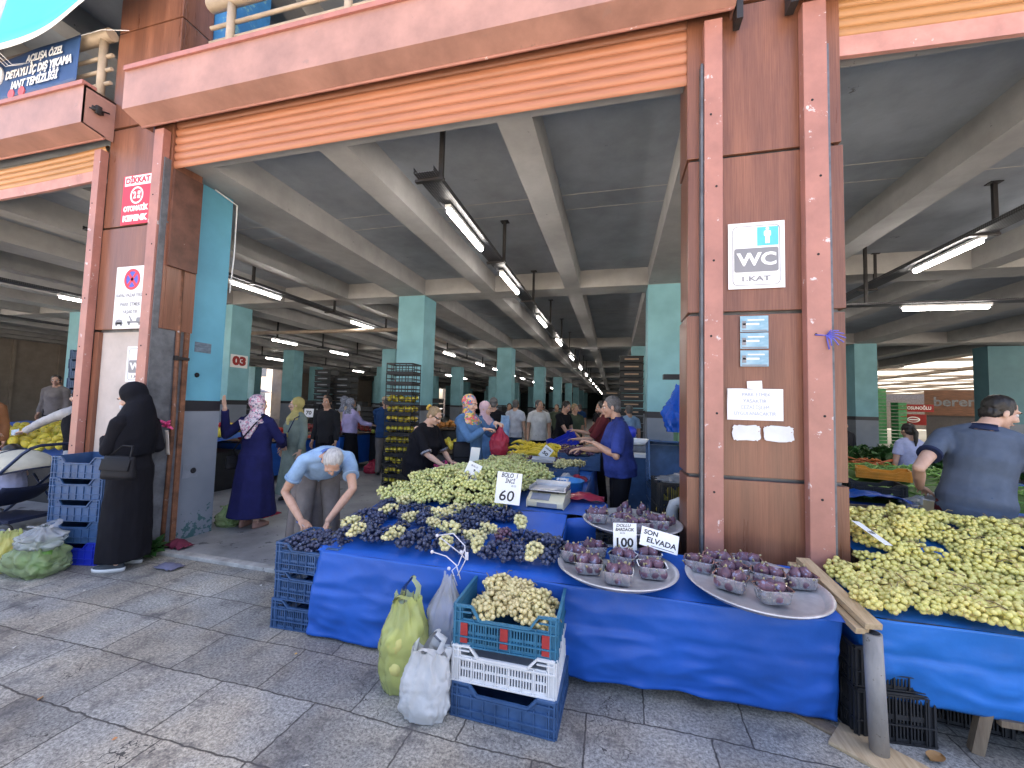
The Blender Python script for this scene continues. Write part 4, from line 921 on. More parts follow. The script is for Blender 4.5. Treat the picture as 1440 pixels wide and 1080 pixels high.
# produce trays farther along the stall
M_tom = mat('tomato_red', (0.55, 0.035, 0.02), 0.3, var=0.15, scale=8, osel=0.15)
M_pear = mat('pale_pear', (0.62, 0.55, 0.28), 0.45, var=0.12, osel=0.1)
M_pom = mat('dark_red_fruit', (0.34, 0.035, 0.04), 0.4, var=0.25, scale=9, osel=0.25)
M_yel = mat('yellow_fruit', (0.72, 0.56, 0.06), 0.4, var=0.12, scale=8, osel=0.12, speck=((0.45, 0.45, 0.06), 9, 0.6))
M_org = mat('orange_fruit', (0.62, 0.24, 0.05), 0.45, var=0.15, osel=0.12)
def sphere_mesh(name, m, r, sc=(1, 1, 1), sub=2, dimple=True):
    mb = MB(); mb.ico((0, 0, 0), r, sub, 0, sc)
    for i, v in enumerate(mb.v):
        d = math.hypot(v[0], v[1]) / r
        z = v[2] * (1 - 0.28 * math.exp(-(d * 3) ** 2)) if dimple else v[2]
        f = 1 + 0.06 * nz(v[0] / r * 1.3 + hash(name) % 7, v[1] / r * 1.3, v[2] / r); mb.v[i] = (v[0] * f, v[1] * f, z * f)
    mb.tube([(0, 0, r * .66 * sc[2]), (0.003, 0, r * 1.05 * sc[2])], r * .09, 5, 1); return mb.mesh(name, [m, M_veg])
TOM = [sphere_mesh('tomato', M_tom, .034, (1, 1, .86))]; PEA = [sphere_mesh('pear', M_pear, .034, (1, 1, 1.15), dimple=False)]
POM = [sphere_mesh('red_fruit', M_pom, .034, (1, 1, .95))]; YEL = [sphere_mesh('yellow_fruit', M_yel, .042, (.9, .9, 1.25), dimple=False)]; ORG = [sphere_mesh('orange_fruit', M_org, .035)]
def heap(meshes, name, label, cat, group, x0, x1, y0, y1, z, step, h, sc=1.0, slope=0.0, seed=1):
    q = random.Random(seed); L_ = []; y = y0; k = 0
    while y <= y1:
        x = x0 + (k % 2) * step / 2
        while x <= x1:
            u = (x - x0) / max(.01, x1 - x0); v = (y - y0) / max(.01, y1 - y0)
            L_.append((x + q.uniform(-.2, .2) * step, y + q.uniform(-.2, .2) * step, z + slope * (y - y0) + h * math.sin(PI * min(1, max(0, u))) ** .5 * (0.4 + 0.6 * math.sin(PI * v)) + q.uniform(-.3, .3) * step, q.uniform(0, 6), q.uniform(-1.2, 1.2), sc * q.uniform(.85, 1.12), q.randint(0, 9)))
            x += step
        y += step * .86; k += 1
    scatter(meshes, name, label, cat, group, L_); return L_
def wicker(loc, label, r=.3):
    mb = MB(); mb.lathe([(r * .85, 0), (r, .06), (r * 1.03, .065), (r * .98, .05), (r * .83, .012), (.01, .01)], 24, cap1=False)
    tag(mb.build('shallow_basket', mat('yellow_basket', (.55, .42, .12), .6, var=.2, scale=30), None, loc), label, 'basket')
wicker((-1.25, 7.0, .76), 'shallow yellow basket of mixed fruit past the bananas', .34); heap(ORG, 'orange_fruit', 'small orange fruit in the yellow basket past the bananas', 'fruit', 'orange fruit in the yellow basket', -1.45, -1.05, 6.8, 7.2, .82, .075, .05)
wicker((-0.64, 7.3, .76), 'shallow yellow basket of pale pears near the seller hand', .36); heap(PEA, 'pear', 'pale pear in the shallow yellow basket', 'pear', 'pears in the yellow basket', -.88, -.42, 7.1, 7.55, .82, .08, .07)
heap(POM, 'red_fruit', 'dark red fruit in a heap behind the bananas', 'fruit', 'dark red fruit behind the bananas', -1.2, -.5, 6.5, 6.75, .78, .075, .04)
u = crate('crate', 'bright ultramarine crate tipped up on the stall behind the fruit baskets', M_ultra, W=0.56, D=0.38, H=0.24, dip=0.05); u.location = (-0.95, 8.0, .82); u.rotation_euler = (R(8), R(-26), R(10))

# ---------------------------------------------------------------- crates around the stall front
A = crate('crate', 'teal blue crate of cream grapes, topmost of the stack before the stall', M_teal_c, W=0.535, D=0.40, H=0.205, dip=0.065, strip=(-.215, 0, .215), open_=True); A.location = (-0.535, 2.235, .347); A.rotation_euler = (0, 0, R(1))
B_ = crate('crate', 'white slotted crate in the middle of the stack before the stall', M_wcrate, W=0.535, D=0.40, H=0.180, dip=0.05, open_=True, flange=False); B_.location = (-0.535, 2.23, .172); B_.rotation_euler = (0, 0, R(0))
Cc = crate('crate', 'dusty navy crate at the bottom of the stack before the stall', M_navy, W=0.54, D=0.41, H=0.170, dip=0.05); Cc.location = (-0.525, 2.225, .0); Cc.rotation_euler = (0, 0, R(-1.5))
CG = [bunch_mesh('crate_bunch', 120 + i, 40, 0.19, 0.13, 0.10, 0.0140, berry('straw_grape', (0.70, 0.60, 0.33), (0.50, 0.42, 0.18), 0.34, osel=.08)) for i in range(3)]
L_ = []
for i in range(20):
    x = -0.535 + (-.155 + .077 * (i % 5)) + rnd.uniform(-.02, .02); y = 2.12 + .075 * (i // 5) + rnd.uniform(-.015, .015)
    L_.append((x, y, .445 + .03 * math.sin(PI * (i % 5) / 4) + rnd.uniform(-.01, .015), rnd.uniform(0, 6), rnd.uniform(-.25, .25), rnd.uniform(.9, 1.05), i))
for i in range(10): L_.append((-0.535 + rnd.uniform(-.13, .13), 2.24 + rnd.uniform(-.09, .09), .500 + rnd.uniform(0, .02), rnd.uniform(0, 6), rnd.uniform(-.3, .3), .95, i))
scatter(CG, 'cream_grape_bunch', 'straw coloured grape bunch heaped in the teal crate', 'grapes', 'cream grape bunches in the teal crate', L_)
D_ = crate('crate', 'navy crate of black grapes, topmost of the stack at the left corner of the stall', M_navy, W=0.50, D=0.36, H=0.195, dip=0.045, brand=None, open_=True); D_.location = (-2.08, 2.60, .39); D_.rotation_euler = (0, 0, R(2))
dup(D_, (-2.075, 2.60, .195), (0, 0, R(1)), label='navy crate in the middle of the stack at the left corner of the stall'); dup(D_, (-2.09, 2.60, .0), (0, 0, R(3)), label='navy crate on the ground at the left corner of the stall')
scatter(BK, 'black_grape_bunch', 'loose black grape bunch in the crate under the bending man', 'grapes', 'black grape bunches in the left corner crate', [(-2.22 + .10 * (i % 4), 2.5 + .09 * (i // 4), .50 + rnd.uniform(0, .04), rnd.uniform(0, 6), rnd.uniform(-.3, .3), 1, i) for i in range(12)])
# stack beside the woman in black
M_lid = M_navy
E_ = crate('crate', 'dark blue crate, topmost of the stack beside the woman in black, printed BİLG', M_navy, W=0.50, D=0.36, H=0.205, dip=0.06); E_.location = (-5.0, 2.88, .80); E_.rotation_euler = (0, 0, R(14))
lettering([('BİLG', 0.02, 0, 0.055, 0.003, 0.16, 0)], E_, M_white, 'printed_word', Matrix.Translation((0.2615, 0.02, 0.12)) @ Matrix.Rotation(PI / 2, 4, 'Z'))
for i, (nm, rz) in enumerate((('second from the top', 15), ('in the middle', 13), ('second from the bottom', 15))):
    dup(E_, (-5.0 + .008 * i, 2.88, .60 - .2 * i), (0, 0, R(rz)), label='dark blue crate %s of the stack beside the woman in black' % nm)
F_ = crate('crate', 'bright ultramarine crate at the bottom of the stack beside the woman in black', M_ultra, W=0.48, D=0.36, H=0.205, dip=0.055); F_.location = (-4.99, 2.88, 0); F_.rotation_euler = (0, 0, R(13))
# bags in front
bag('plastic_bag', 'lime yellow see-through shopping bag leaning on the stall front', M_fyel, (-1.14, 2.13, .0), .27, .19, .50, 3, neck=.50, wr=.16, content=[(mat('inner_yellow', (.62, .58, .2), .6), 22, .05)], rz=.2)
bag('plastic_bag', 'white carrier bag standing on the paving before the crate stack', M_fwht, (-0.93, 1.98, .0), .25, .16, .34, 8, neck=.72, wr=.13, rz=.1)
bag('plastic_bag', 'milky clear bag hanging behind the white carrier bag', M_fclr, (-0.92, 2.20, .18), .20, .12, .44, 13, neck=.30, wr=.2, handles=False)
w_ = MB()
for pts in ([(-.16, 0, .10), (-.06, .01, .12), (.02, 0, .06), (.03, 0, -.02), (-.02, 0, -.12)], [(-.19, 0, .0), (-.10, .01, -.02), (-.03, 0, -.06), (.0, 0, -.14)], [(-.14, 0, .09), (.0, .012, .0), (.02, .01, -.02)], [(.02, 0, .04), (-.02, .01, -.06), (-.06, .01, -.10), (-.02, 0, -.18)]): w_.tube(pts, .0035, 6)
for p in ((-.16, 0, .10), (-.19, 0, 0), (.0, 0, .02), (-.08, .01, -.09)): w_.ico(p, .011, 2)
w_.cbox((.035, 0, .0), (.02, .012, .045), bev=.003)
tag(w_.build('wire_hook', mat('white_wire', (.7, .68, .74), .4), None, (-0.88, 2.30, .70)), 'bent white wire hook with round knobs above the bags', 'hook')
# ---------------------------------------------------------------- right stall
rs = thing('market_stall', 'stall of yellow green grapes draped in bright blue tarpaulin, right of the brown pillar', 'stall', (0, 0, 0))
def rtop(x, y): return 0.60 + 0.30 * smooth01((y - 2.6) / 1.1)
s = MB(); s.grid(lambda u, v: Vector(((1.235 if v < .44 else 1.5) + 2.9 * u, 2.45 + .95 * v, rtop(0, 2.45 + .95 * v) + .006 * nz(u * 9, v * 4, 1))), 60, 18); s.build('tarp_top', M_tarpb, rs)
ngon_cloth('tarp_skirt', rs, M_tarpb, [(1.23, 2.86, .625), (1.232, 2.47, .60), (1.27, 2.445, .595), (2.5, 2.45, .60), (4.3, 2.47, .60)], [(1.22, 2.86, .3), (1.222, 2.50, .215), (1.28, 2.475, .20), (2.1, 2.53, .17), (4.3, 2.5, .16)], n=140, rows=30, wave=.018, seed=3.3)
for (a, b_) in (((1.70, 2.52, .0), (1.80, 2.50, .56)), ((3.6, 2.52, 0), (3.55, 2.5, .56)), ((1.62, 3.3, .03), (1.62, 3.3, .84)), ((3.6, 3.3, .03), (3.6, 3.3, .84))):
    s = MB(); s.bar(a, b_, .045); s.build('leg', M_oldw, rs)
s = MB(); s.bar((1.78, 2.50, .17), (3.56, 2.52, .17), .03, .03); s.build('stretcher', M_oldw, rs)
spots = []; y = 2.50; k = 0
while y < 3.42:
    x = (1.27 if y < 2.93 else 1.54) + .055 * (k % 2)
    if y > 2.93: x += .02
    while x < 3.25:
        h = .03 * nz(x * 4, y * 4, 9) + .02
        if not (abs(x - 1.86 - (y - 2.95) * .8) < .05 and 2.9 < y < 3.1):
            spots.append((x + rnd.uniform(-.03, .03), y + rnd.uniform(-.03, .03), rtop(x, y) + max(0, h), rnd.uniform(0, 6.3), rnd.uniform(-.3, .3), rnd.uniform(.92, 1.14), rnd.randint(0, 9)))
        x += .118
    y += .112; k += 1
scatter(GR, 'yellow_green_grape_bunch', 'yellow green grape bunch in the heap on the right stall', 'grapes', 'green grape bunches on the right stall', spots)
pc = card('price_card', 'white price card lying flat on the right heap of green grapes', (1.60, 2.93, .83), .085, .20, (R(-62), R(10), R(38)), [('100', 0, .5, .035, .001, .7, 0)])
for i, (a, b_, lb) in enumerate((((1.135, 2.90, .70), (1.205, 2.33, .60), 'pale raw timber board at the edge of the right grape stall, the upper one'), ((1.085, 2.91, .665), (1.165, 2.345, .565), 'raw timber board tucked below the upper one by the fig tray'))):
    s = MB(); s.bar(a, b_, .075 if i == 0 else .06, .03); tag(s.build('timber_board', M_wood, bevel=.003), lb, 'board')
bc = crate('crate', 'black slotted crate on the ground under the right stall, beside the steel post', M_bcrate, W=.34, D=.5, H=.24, dip=.0, open_=True); bc.location = (1.33, 2.72, .0); bc.rotation_euler = (0, 0, R(6))
dup(bc, (1.33, 2.72, .25), (0, 0, R(5)), label='black slotted crate stacked second under the right stall, beside the steel post', scale=(1, 1, .8))
for i, (x, y) in enumerate(((1.72, 2.86), (2.25, 2.9), (2.8, 2.9))):
    dup(bc, (x, y, 0), (0, 0, R(90 + 8 * i - 6)), label='black slotted crate in the dark under the right stall, number %s from the post' % ('one', 'two', 'three')[i])
post = thing('steel_post', 'short scuffed round steel post on a timber base in front of the right stall', 'post', (1.20, 2.36, 0))
s = MB(); s.tube([(0.03, .0, .018), (0.012, 0, .56)], .0375, 24, caps=True); s.tube([(0.012, 0, .561), (0.012, 0, .5615)], .0345, 24); s.build('tube', M_post, post)
s = MB(); s.lathe([(.030, .5622), (.001, .5624)], 20, T=Matrix.Translation((.012, 0, 0))); s.build('hollow_top', M_dark, post)
s = MB(); s.cbox((0.02, -.02, .009), (.34, .20, .018), rot=(0, 0, R(-38)), bev=.003); s.build('base_board', M_wood, post)
s = MB(); s.cbox((1.03, 2.50, .008), (.34, .07, .016), rot=(0, 0, R(-38)), bev=.003); tag(s.build('timber_board', M_oldw), 'grey weathered board on the paving by the base of the steel post', 'board')
# ---------------------------------------------------------------- right bay produce
vs = thing('market_stall', 'dark vegetable stall with green beans behind the right grape heap', 'stall', (0, 0, 0))
s = MB(); s.grid(lambda u, v: Vector((2.0 + 2.6 * u, 4.5 + 1.9 * v, .74 + .14 * v + .008 * nz(u * 8, v * 8, 4))), 30, 20); s.build('tarp_top', M_tarp, vs)
s = MB(); s.box(1.98, 4.62, 4.46, 4.5, .60, .77); s.build('front_board', M_oldw, vs)
for x, y in ((2.05, 4.55), (4.5, 4.55), (2.05, 6.3), (4.5, 6.3)):
    s = MB(); s.box(x - .03, x + .03, y - .03, y + .03, .03, .72); s.build('leg', M_oldw, vs)
s = MB(); s.box(2.1, 4.5, 4.9, 6.2, .03, .62); s.build('stored_crates', M_bcrate, vs)
M_bean = mat('green_bean', (0.22, 0.42, 0.09), .45, var=.2, scale=9, osel=.25)
def bean_mesh(seed):
    q = random.Random(seed); mb = MB(); L_ = q.uniform(.16, .24); b_ = q.uniform(-.5, .5); pts = []
    for i in range(8): t = i / 7 - .5; pts.append((t * L_, b_ * .4 * L_ * (t * t * 4 - .5), .02 * math.sin(t * 5 + seed)))
    mb.tube(pts, [.002, .0065, .0075, .0075, .0075, .007, .006, .002], 6); return mb.mesh('bean', M_bean)
BN = [bean_mesh(i) for i in range(6)]
L_ = []
for i in range(290):
    u, v = rnd.random(), rnd.random(); x = 2.15 + 2.2 * u; y = 4.75 + 1.5 * v
    if 2.55 < x < 3.15 and 5.0 < y < 5.5: x += .7
    L_.append((x, y, .80 + .14 * v + .13 * math.sin(PI * u) * math.sin(PI * v) + rnd.uniform(-.03, .02), rnd.uniform(0, 6.3), rnd.uniform(-.5, .5), rnd.uniform(.9, 1.3), rnd.randint(0, 9)))
scatter(BN, 'green_bean', 'long green bean in the heap behind the right grapes', 'beans', 'green beans on the vegetable stall', L_)
s = MB(); s.grid(lambda u, v: Vector((2.1 + 2.3 * u, 4.7 + 1.6 * v, .755 + .14 * v + .13 * math.sin(PI * u) * math.sin(PI * v))), 24, 18); s.build('bean_bed', mat('bean_bed', (.09, .2, .035), .6, col2=(.03, .09, .015), scale=34), vs)
oc = crate('crate', 'orange plastic crate sunk into the green beans', mat('orange_crate', (.72, .30, .03), .45, var=.1), W=.42, D=.32, H=.10, dip=.03); oc.location = (2.82, 5.25, .93); oc.rotation_euler = (0, 0, R(-25))
kc = crate('crate', 'dark grey crate in front of the orange crate on the vegetable stall', M_bcrate, W=.42, D=.3, H=.13, dip=.03); kc.location = (2.55, 4.9, .80); kc.rotation_euler = (0, 0, R(-12))
s = MB(); s.grid(lambda u, v: Vector((2.1 + .6 * u, 4.52 + .3 * v, .80 - .0 * u + .06 * math.sin(PI * u) + .03 * nz(u * 6, v * 6, 5))), 16, 8); tag(s.build('folded_tarp', M_tarp, solid=.004), 'folded blue tarpaulin at the front corner of the vegetable stall', 'tarpaulin')
bag('plastic_bag', 'pale blue see-through bag lying before the green beans', M_fclr, (2.75, 4.6, .77), .22, .16, .10, 21, handles=False, neck=.3, wr=.25)
sc2 = dup(sc, (2.72, 4.05, .80), (0, 0, R(18)), label='dark weighing scale with tilted steel pan before the green beans')
s = MB(); s.box(2.2, 3.5, 3.85, 4.35, .74, .795); s.box(2.3, 2.36, 3.9, 3.96, .03, .74); s.box(3.36, 3.42, 4.2, 4.26, .03, .74); tag(s.build('scale_table', M_oldw), 'old wooden bench carrying the dark weighing scale', 'bench')
dk = thing('market_stall', 'stall of dark leafy greens deeper in the right bay', 'stall', (0, 0, 0))
s = MB(); s.box(2.9, 5.6, 7.0, 8.4, .03, .75); s.build('covered_table', mat('dark_cloth', (.03, .035, .06), .7), dk)
def leaf_bunch(seed):
    q = random.Random(seed); mb = MB()
    for i in range(60):
        a = q.uniform(0, 2 * PI); e = q.uniform(.1, 1.2); l = q.uniform(.08, .16); w_ = l * .28
        d = Vector((math.cos(a) * math.cos(e), math.sin(a) * math.cos(e), math.sin(e))); n = d.cross(Vector((0, 0, 1))); n.normalize(); b = Vector((q.uniform(-.05, .05), q.uniform(-.05, .05), q.uniform(0, .05)))
        mb.add([b, b + d * l * .5 + n * w_ + Vector((0, 0, .01)), b + d * l - Vector((0, 0, .02)), b + d * l * .5 - n * w_ + Vector((0, 0, .01))], [(0, 1, 2, 3)])
    return mb.mesh('leaf_bunch', mat('dark_leaf', (0.05, .14, .025), .55, col2=(.02, .06, .015), scale=12, osel=.3))
LB = [leaf_bunch(i) for i in range(4)]
scatter(LB, 'herb_bunch', 'dark leafy bunch of greens on the far stall in the right bay', 'greens', 'leafy bunches on the dark stall', [(3.0 + .27 * (i % 10), 7.05 + .26 * (i // 10), .76 + .05 * (i // 10), rnd.uniform(0, 6), 0, rnd.uniform(1, 1.4), i) for i in range(50)])
CAR = mat('carrot_orange', (.55, .15, .03), .5, var=.2, osel=.15)
cm = MB(); cm.lathe([(.003, 0), (.012, .05), (.017, .14), (.018, .17), (.006, .178)], 8, T=Matrix.Rotation(PI / 2, 4, 'Y')); CM = [cm.mesh('carrot', CAR)]
heap(CM, 'carrot', 'orange carrot in the heap beside the girl in lavender', 'carrot', 'carrots in the right bay', 3.15, 3.68, 6.42, 6.95, .86, .085, .12)
s = MB(); s.box(3.1, 3.74, 6.4, 6.98, .03, .86); tag(s.build('crate_table', M_navy), 'dark box table under the heap of carrots', 'table')
# covered yard beyond the opening
yd = thing('yard_roof', 'covered yard roof of milky translucent panels on brown rafters beyond the side opening', 'roof', (0, 0, 0))
def panel_mat():
    m, nt, N, L, b = nt_new('milky_panel'); out = N['Material Output']
    tl = N.new('ShaderNodeBsdfTranslucent'); tl.inputs[0].default_value = (.36, .36, .33, 1); df = N.new('ShaderNodeBsdfDiffuse'); df.inputs[0].default_value = (.7, .7, .66, 1)
    tc = N.new('ShaderNodeTexCoord'); wv = N.new('ShaderNodeTexWave'); wv.inputs['Scale'].default_value = 1.1; wv.bands_direction = 'Y'; L.new(tc.outputs['Object'], wv.inputs['Vector'])
    mx = N.new('ShaderNodeMixShader'); mx.inputs[0].default_value = .45; L.new(tl.outputs[0], mx.inputs[1]); L.new(df.outputs[0], mx.inputs[2])
    L.new(mx.outputs[0], out.inputs['Surface']); return m
M_panel = panel_mat()
s = MB()
def yz(x): return 4.35 + .012 * (x - 14)
for i in range(9):
    for j in range(11):
        x0, x1, y0, y1 = 14.3 + 4.6 * i, 18.6 + 4.6 * i, 8 + 5 * j, 12.7 + 5 * j; s.add([(x0, y0, yz(x0)), (x1, y0, yz(x1)), (x1, y1, yz(x1)), (x0, y1, yz(x0))], [(0, 1, 2, 3)])
s.build('roof_panel', M_panel, yd)
M_raft = mat('brown_rafter', (.20, .15, .115), .6)
for i in range(10):
    s = MB(); x = 14.15 + 4.6 * i; s.box(x - .28, x + .28, 7, 64, yz(x) - .14, yz(x) - .01); s.build('rafter', M_raft, yd)
for j in range(12):
    s = MB(); y = 7.85 + 5 * j; s.add([(14, y - .3, yz(14) - .1), (56, y - .3, yz(56) - .1), (56, y + .3, yz(56) - .1), (14, y + .3, yz(14) - .1), (14, y - .15, yz(14)), (56, y - .15, yz(56)), (56, y + .15, yz(56)), (14, y + .15, yz(14))], [(0, 3, 2, 1), (4, 5, 6, 7), (0, 1, 5, 4), (1, 2, 6, 5), (2, 3, 7, 6), (3, 0, 4, 7)]); s.build('purlin', M_raft, yd)
for x, y in ((23.3, 22), (23.3, 48), (37, 22), (37, 48)):
    s = MB(); s.box(x - .1, x + .1, y - .1, y + .1, 0, 4.3); s.build('roof_post', M_raft, yd)
s = MB(); s.box(56, 56.3, 6, 66, 0, 5.2); s.box(14, 56, 65, 65.3, 0, 5.2); s.build('yard_wall', mat('yard_wall', (.20, .17, .15), .7, var=.2), yd)
kb = thing('kiosk', 'brown panelled kiosk lettered beren in the covered yard', 'kiosk', (22, 32.6, 0)); kb.rotation_euler = (0, 0, -R(34))
s = MB(); s.box(-1.75, 1.75, 0, 2.5, 1.75, 3.45); s.build('sign_board', mat('orange_wood', (.13, .055, .03), .5, var=.25, stretch=(1, 1, 9), scale=2), kb)
s = MB(); s.box(-1.7, 1.7, .1, 2.4, 0, 1.75); s.build('body', mat('kiosk_dark', (.05, .045, .05), .6), kb)
lettering([('beren', -.35, 2.65, .85, .02, 1.9, 0)], kb, M_grey, 'lettering', Matrix.Translation((0, -.02, 0)))
def hang_sign(label, loc, rz, w_, h_, col, txt, tm):
    o = thing('shop_sign', label, 'sign', loc, rz); s = MB(); s.box(-w_ / 2, w_ / 2, 0, .05, -h_ / 2, h_ / 2); s.build('panel', col, o)
    if txt: lettering([(txt, 0, 0, h_ * .6, .006, w_ * .86, 0)], o, tm, 'lettering')
    return o
M_sgn = mat('sign_red', (.30, .02, .02), .45, var=.1)
hang_sign('long red shop sign with white letters left of the beren kiosk', (17, 28.5, 2.12), -R(34), 1.5, .42, M_sgn, 'Lİ TOSUNOĞLU', M_white)
rsg = hang_sign('square red sign with a white ring under the long red sign', (16.9, 28.5, 1.45), -R(34), 1.05, .62, M_sgn, None, M_white)
s = MB(); s.lathe([(.16, 0), (.21, 0), (.21, .01), (.16, .01)], 28, T=Matrix.Translation((0, -.003, 0)) @ Matrix.Rotation(PI / 2, 4, 'X') @ Matrix.Diagonal((1.3, .8, 1, 1)), cap0=False, cap1=False); s.cbox((0, -.006, 0), (.36, .006, .07)); s.build('emblem', M_white, rsg)
for (x, y, n, lb) in ((14.9, 27.9, 16, 'tall stack of green crates just beyond the side opening'), (15.8, 27.8, 12, 'shorter stack of green crates beside the red signs')):
    o = thing('crate_stack', lb, 'crate stack', (x, y, 0), .4)
    for k in range(n):
        s = MB(); s.box(-.28, .28, -.2, .2, .2 * k + .025, .2 * k + .17); s.box(-.3, .3, -.22, .22, .2 * k + .172, .2 * k + .197); s.build('crate', M_gcrate, o)
# ---------------------------------------------------------------- left bay
ls = thing('market_stall', 'stall of yellow fruit in the left bay behind the pushchair', 'stall', (0, 0, 0))
s = MB(); s.grid(lambda u, v: Vector((-13.0 + 6.6 * u, 3.9 + 2.2 * v, .72 + .26 * v)), 20, 12); s.build('tarp_top', M_tarp, ls)
s = MB(); s.box(-12.9, -6.5, 4.0, 5.9, .03, .68); s.build('box_base', M_bcrate, ls)
heap(YEL, 'yellow_fruit', 'yellow green fruit in the heap on the left bay stall', 'fruit', 'yellow fruit heaped in the left bay', -10.9, -6.5, 3.98, 5.9, .80, .185, .10, sc=1.5, slope=.12, seed=5)
nb = crate('crate', 'navy crate in the wall of stacked crates behind the left bay seller', M_navy, W=.56, D=.38, H=.245, dip=.06); first_n = True
for (x, y, n0, n, q) in ((-12.65, 7.3, 0, 9, 'left'), (-11.95, 7.25, 0, 9, 'second'), (-11.25, 7.2, 0, 9, 'right'), (-13.6, 7.4, 0, 11, 'farthest left')):
    for k in range(n):
        lab = 'navy crate in the %s stack of the crate wall behind the left bay seller' % q
        if first_n: nb.location = (x, y, .03 + .25 * k); nb['label'] = lab; nb['group'] = 'navy crates, %s stack' % q; first_n = False
        else: dup(nb, (x + rnd.uniform(-.02, .02), y, .03 + .25 * k), (0, 0, R(rnd.uniform(-4, 4))), label=lab, group='navy crates, %s stack' % q)
uc = crate('crate', 'bright ultramarine crate on the left stall below the navy crate wall', M_ultra, W=.5, D=.36, H=.22, dip=.05); uc.location = (-9.6, 5.75, .98)
s = MB(); s.cbox((0, 0, .0), (.3, .2, .02), bev=.004); tag(s.build('blue_dish', M_ultra, None, (-7.75, 4.35, .93)), 'small blue dish lying on the yellow fruit', 'dish')
# pushchair
pu = thing('pushchair', 'navy pushchair with a cream hood standing before the yellow fruit', 'pushchair', (-6.60, 3.12, 0), R(10))
M_pn = mat('navy_fabric', (.012, .02, .06), .7, var=.2); M_pc = mat('cream_fabric', (.55, .52, .42), .75, var=.08); M_pf = mat('navy_frame', (.03, .05, .12), .35, metal=.3)
def hoodf(u, v):
    a = PI * (.05 + .9 * u); b_ = R(30) + R(125) * v
    return Vector((-.12 - .40 * math.sin(a) ** .6 * math.cos(b_) * 1.05, -.26 * math.cos(a) * 1.1, .62 + .32 * math.sin(a) ** .5 * math.sin(b_)))
s = MB(); s.grid(hoodf, 20, 12); s.build('hood', M_pc, pu, solid=.006)
for v in (0, .5, 1):
    s = MB(); s.tube([hoodf(i / 20, v) * 1.005 for i in range(21)], .010, 6); s.build('hood_rib', M_pn, pu)
s = MB(); s.grid(lambda u, v: Vector((-.55 + .65 * v, -.24 + .48 * u, .42 - .12 * math.sin(PI * v) + .25 * max(0, v - .6) + .03 * (2 * u - 1) ** 2)), 10, 14); s.build('seat', M_pn, pu, solid=.018)
for sg in (-1, 1):
    s = MB(); s.tube([(-.62, sg * .24, .10), (-.1, sg * .27, .55), (.34, sg * .27, .94), (.42, sg * .26, 1.0)], .016, 8); s.tube([(.22, sg * .27, .10), (-.25, sg * .27, .62)], .014, 8); s.build('frame', M_pf, pu)
s = MB(); s.tube([(.42, -.26, 1.0), (.45, -.2, 1.03), (.45, .2, 1.03), (.42, .26, 1.0)], .017, 8); s.build('handle', M_pn, pu)
for (x, y) in ((-.62, -.24), (-.62, .24), (.22, -.27), (.22, .27)):
    s = MB(); s.lathe([(.03, -.02), (.085, -.022), (.095, -.012), (.095, .012), (.085, .022), (.03, .02)], 20, T=Matrix.Translation((x, y, .095)) @ Matrix.Rotation(PI / 2, 4, 'X')); w_ = s.build('wheel', M_bcrate, pu)
    s = MB(); s.lathe([(.001, -.024), (.05, -.024), (.05, .024), (.001, .024)], 14, T=Matrix.Translation((x, y, .095)) @ Matrix.Rotation(PI / 2, 4, 'X')); s.build('hub', M_grey, w_)
s = MB(); s.box(-.35, .15, -.2, .2, .16, .20); s.build('basket', M_pn, pu)
# bags on the floor at the left
bag('plastic_bag', 'big pale green see-through bag of vegetables beside the crate stack', M_fgrn, (-4.98, 2.50, 0), .42, .32, .30, 31, handles=False, neck=.55, wr=.15, content=[(M_veg, 26, .05)])
bag('plastic_bag', 'milky bag tied over the big pale green bag', M_fclr, (-4.98, 2.50, .22), .34, .26, .20, 33, handles=True, neck=.30, wr=.2)
bag('plastic_bag', 'lime bag with orange produce at the left picture edge', M_fyel, (-5.32, 2.46, 0), .26, .26, .34, 35, handles=False, neck=.5, wr=.15, content=[(M_melon, 10, .07)])
bag('plastic_bag', 'pale green tied bag of greens on the floor beside the navy coat', M_fgrn, (-4.62, 4.02, .03), .26, .22, .24, 37, handles=True, neck=.35, wr=.2, content=[(M_veg, 18, .04)])
red_bag((-4.62, 4.55, .0), 'crumpled dark red bag on the floor behind the blue column', .3, .3)
scatter(LB[:1], 'herb_bunch', 'dropped bunch of green leaves at the foot of the left pillar', 'greens', None, [(-4.50, 3.02, .01, 1, 0, 1.5, 0)])
s = MB(); s.grid(lambda u, v: Vector(((u - .5) * .22, (v - .5) * .13, .02 + .03 * math.sin(PI * u) * math.sin(PI * v) + .02 * nz(u * 6, v * 6, 3))), 14, 10); tag(s.build('dropped_cloth', mat('grey_violet_cloth', (.13, .13, .20), .8), None, (-4.02, 2.92, 0), solid=.004), 'flattened grey violet cloth on the paving near the pillar', 'cloth')
s = MB(); s.grid(lambda u, v: Vector(((u - .5) * .26, (v - .5) * .16, .02 + .06 * math.sin(PI * u) * math.sin(PI * v) + .03 * nz(u * 6, v * 6, 6))), 14, 10); tag(s.build('dropped_cloth', mat('maroon_cloth', (.14, .015, .04), .8), None, (-4.42, 3.28, .035), solid=.004), 'dark red cloth dropped on the threshold by the blue column', 'cloth')
q = random.Random(5)
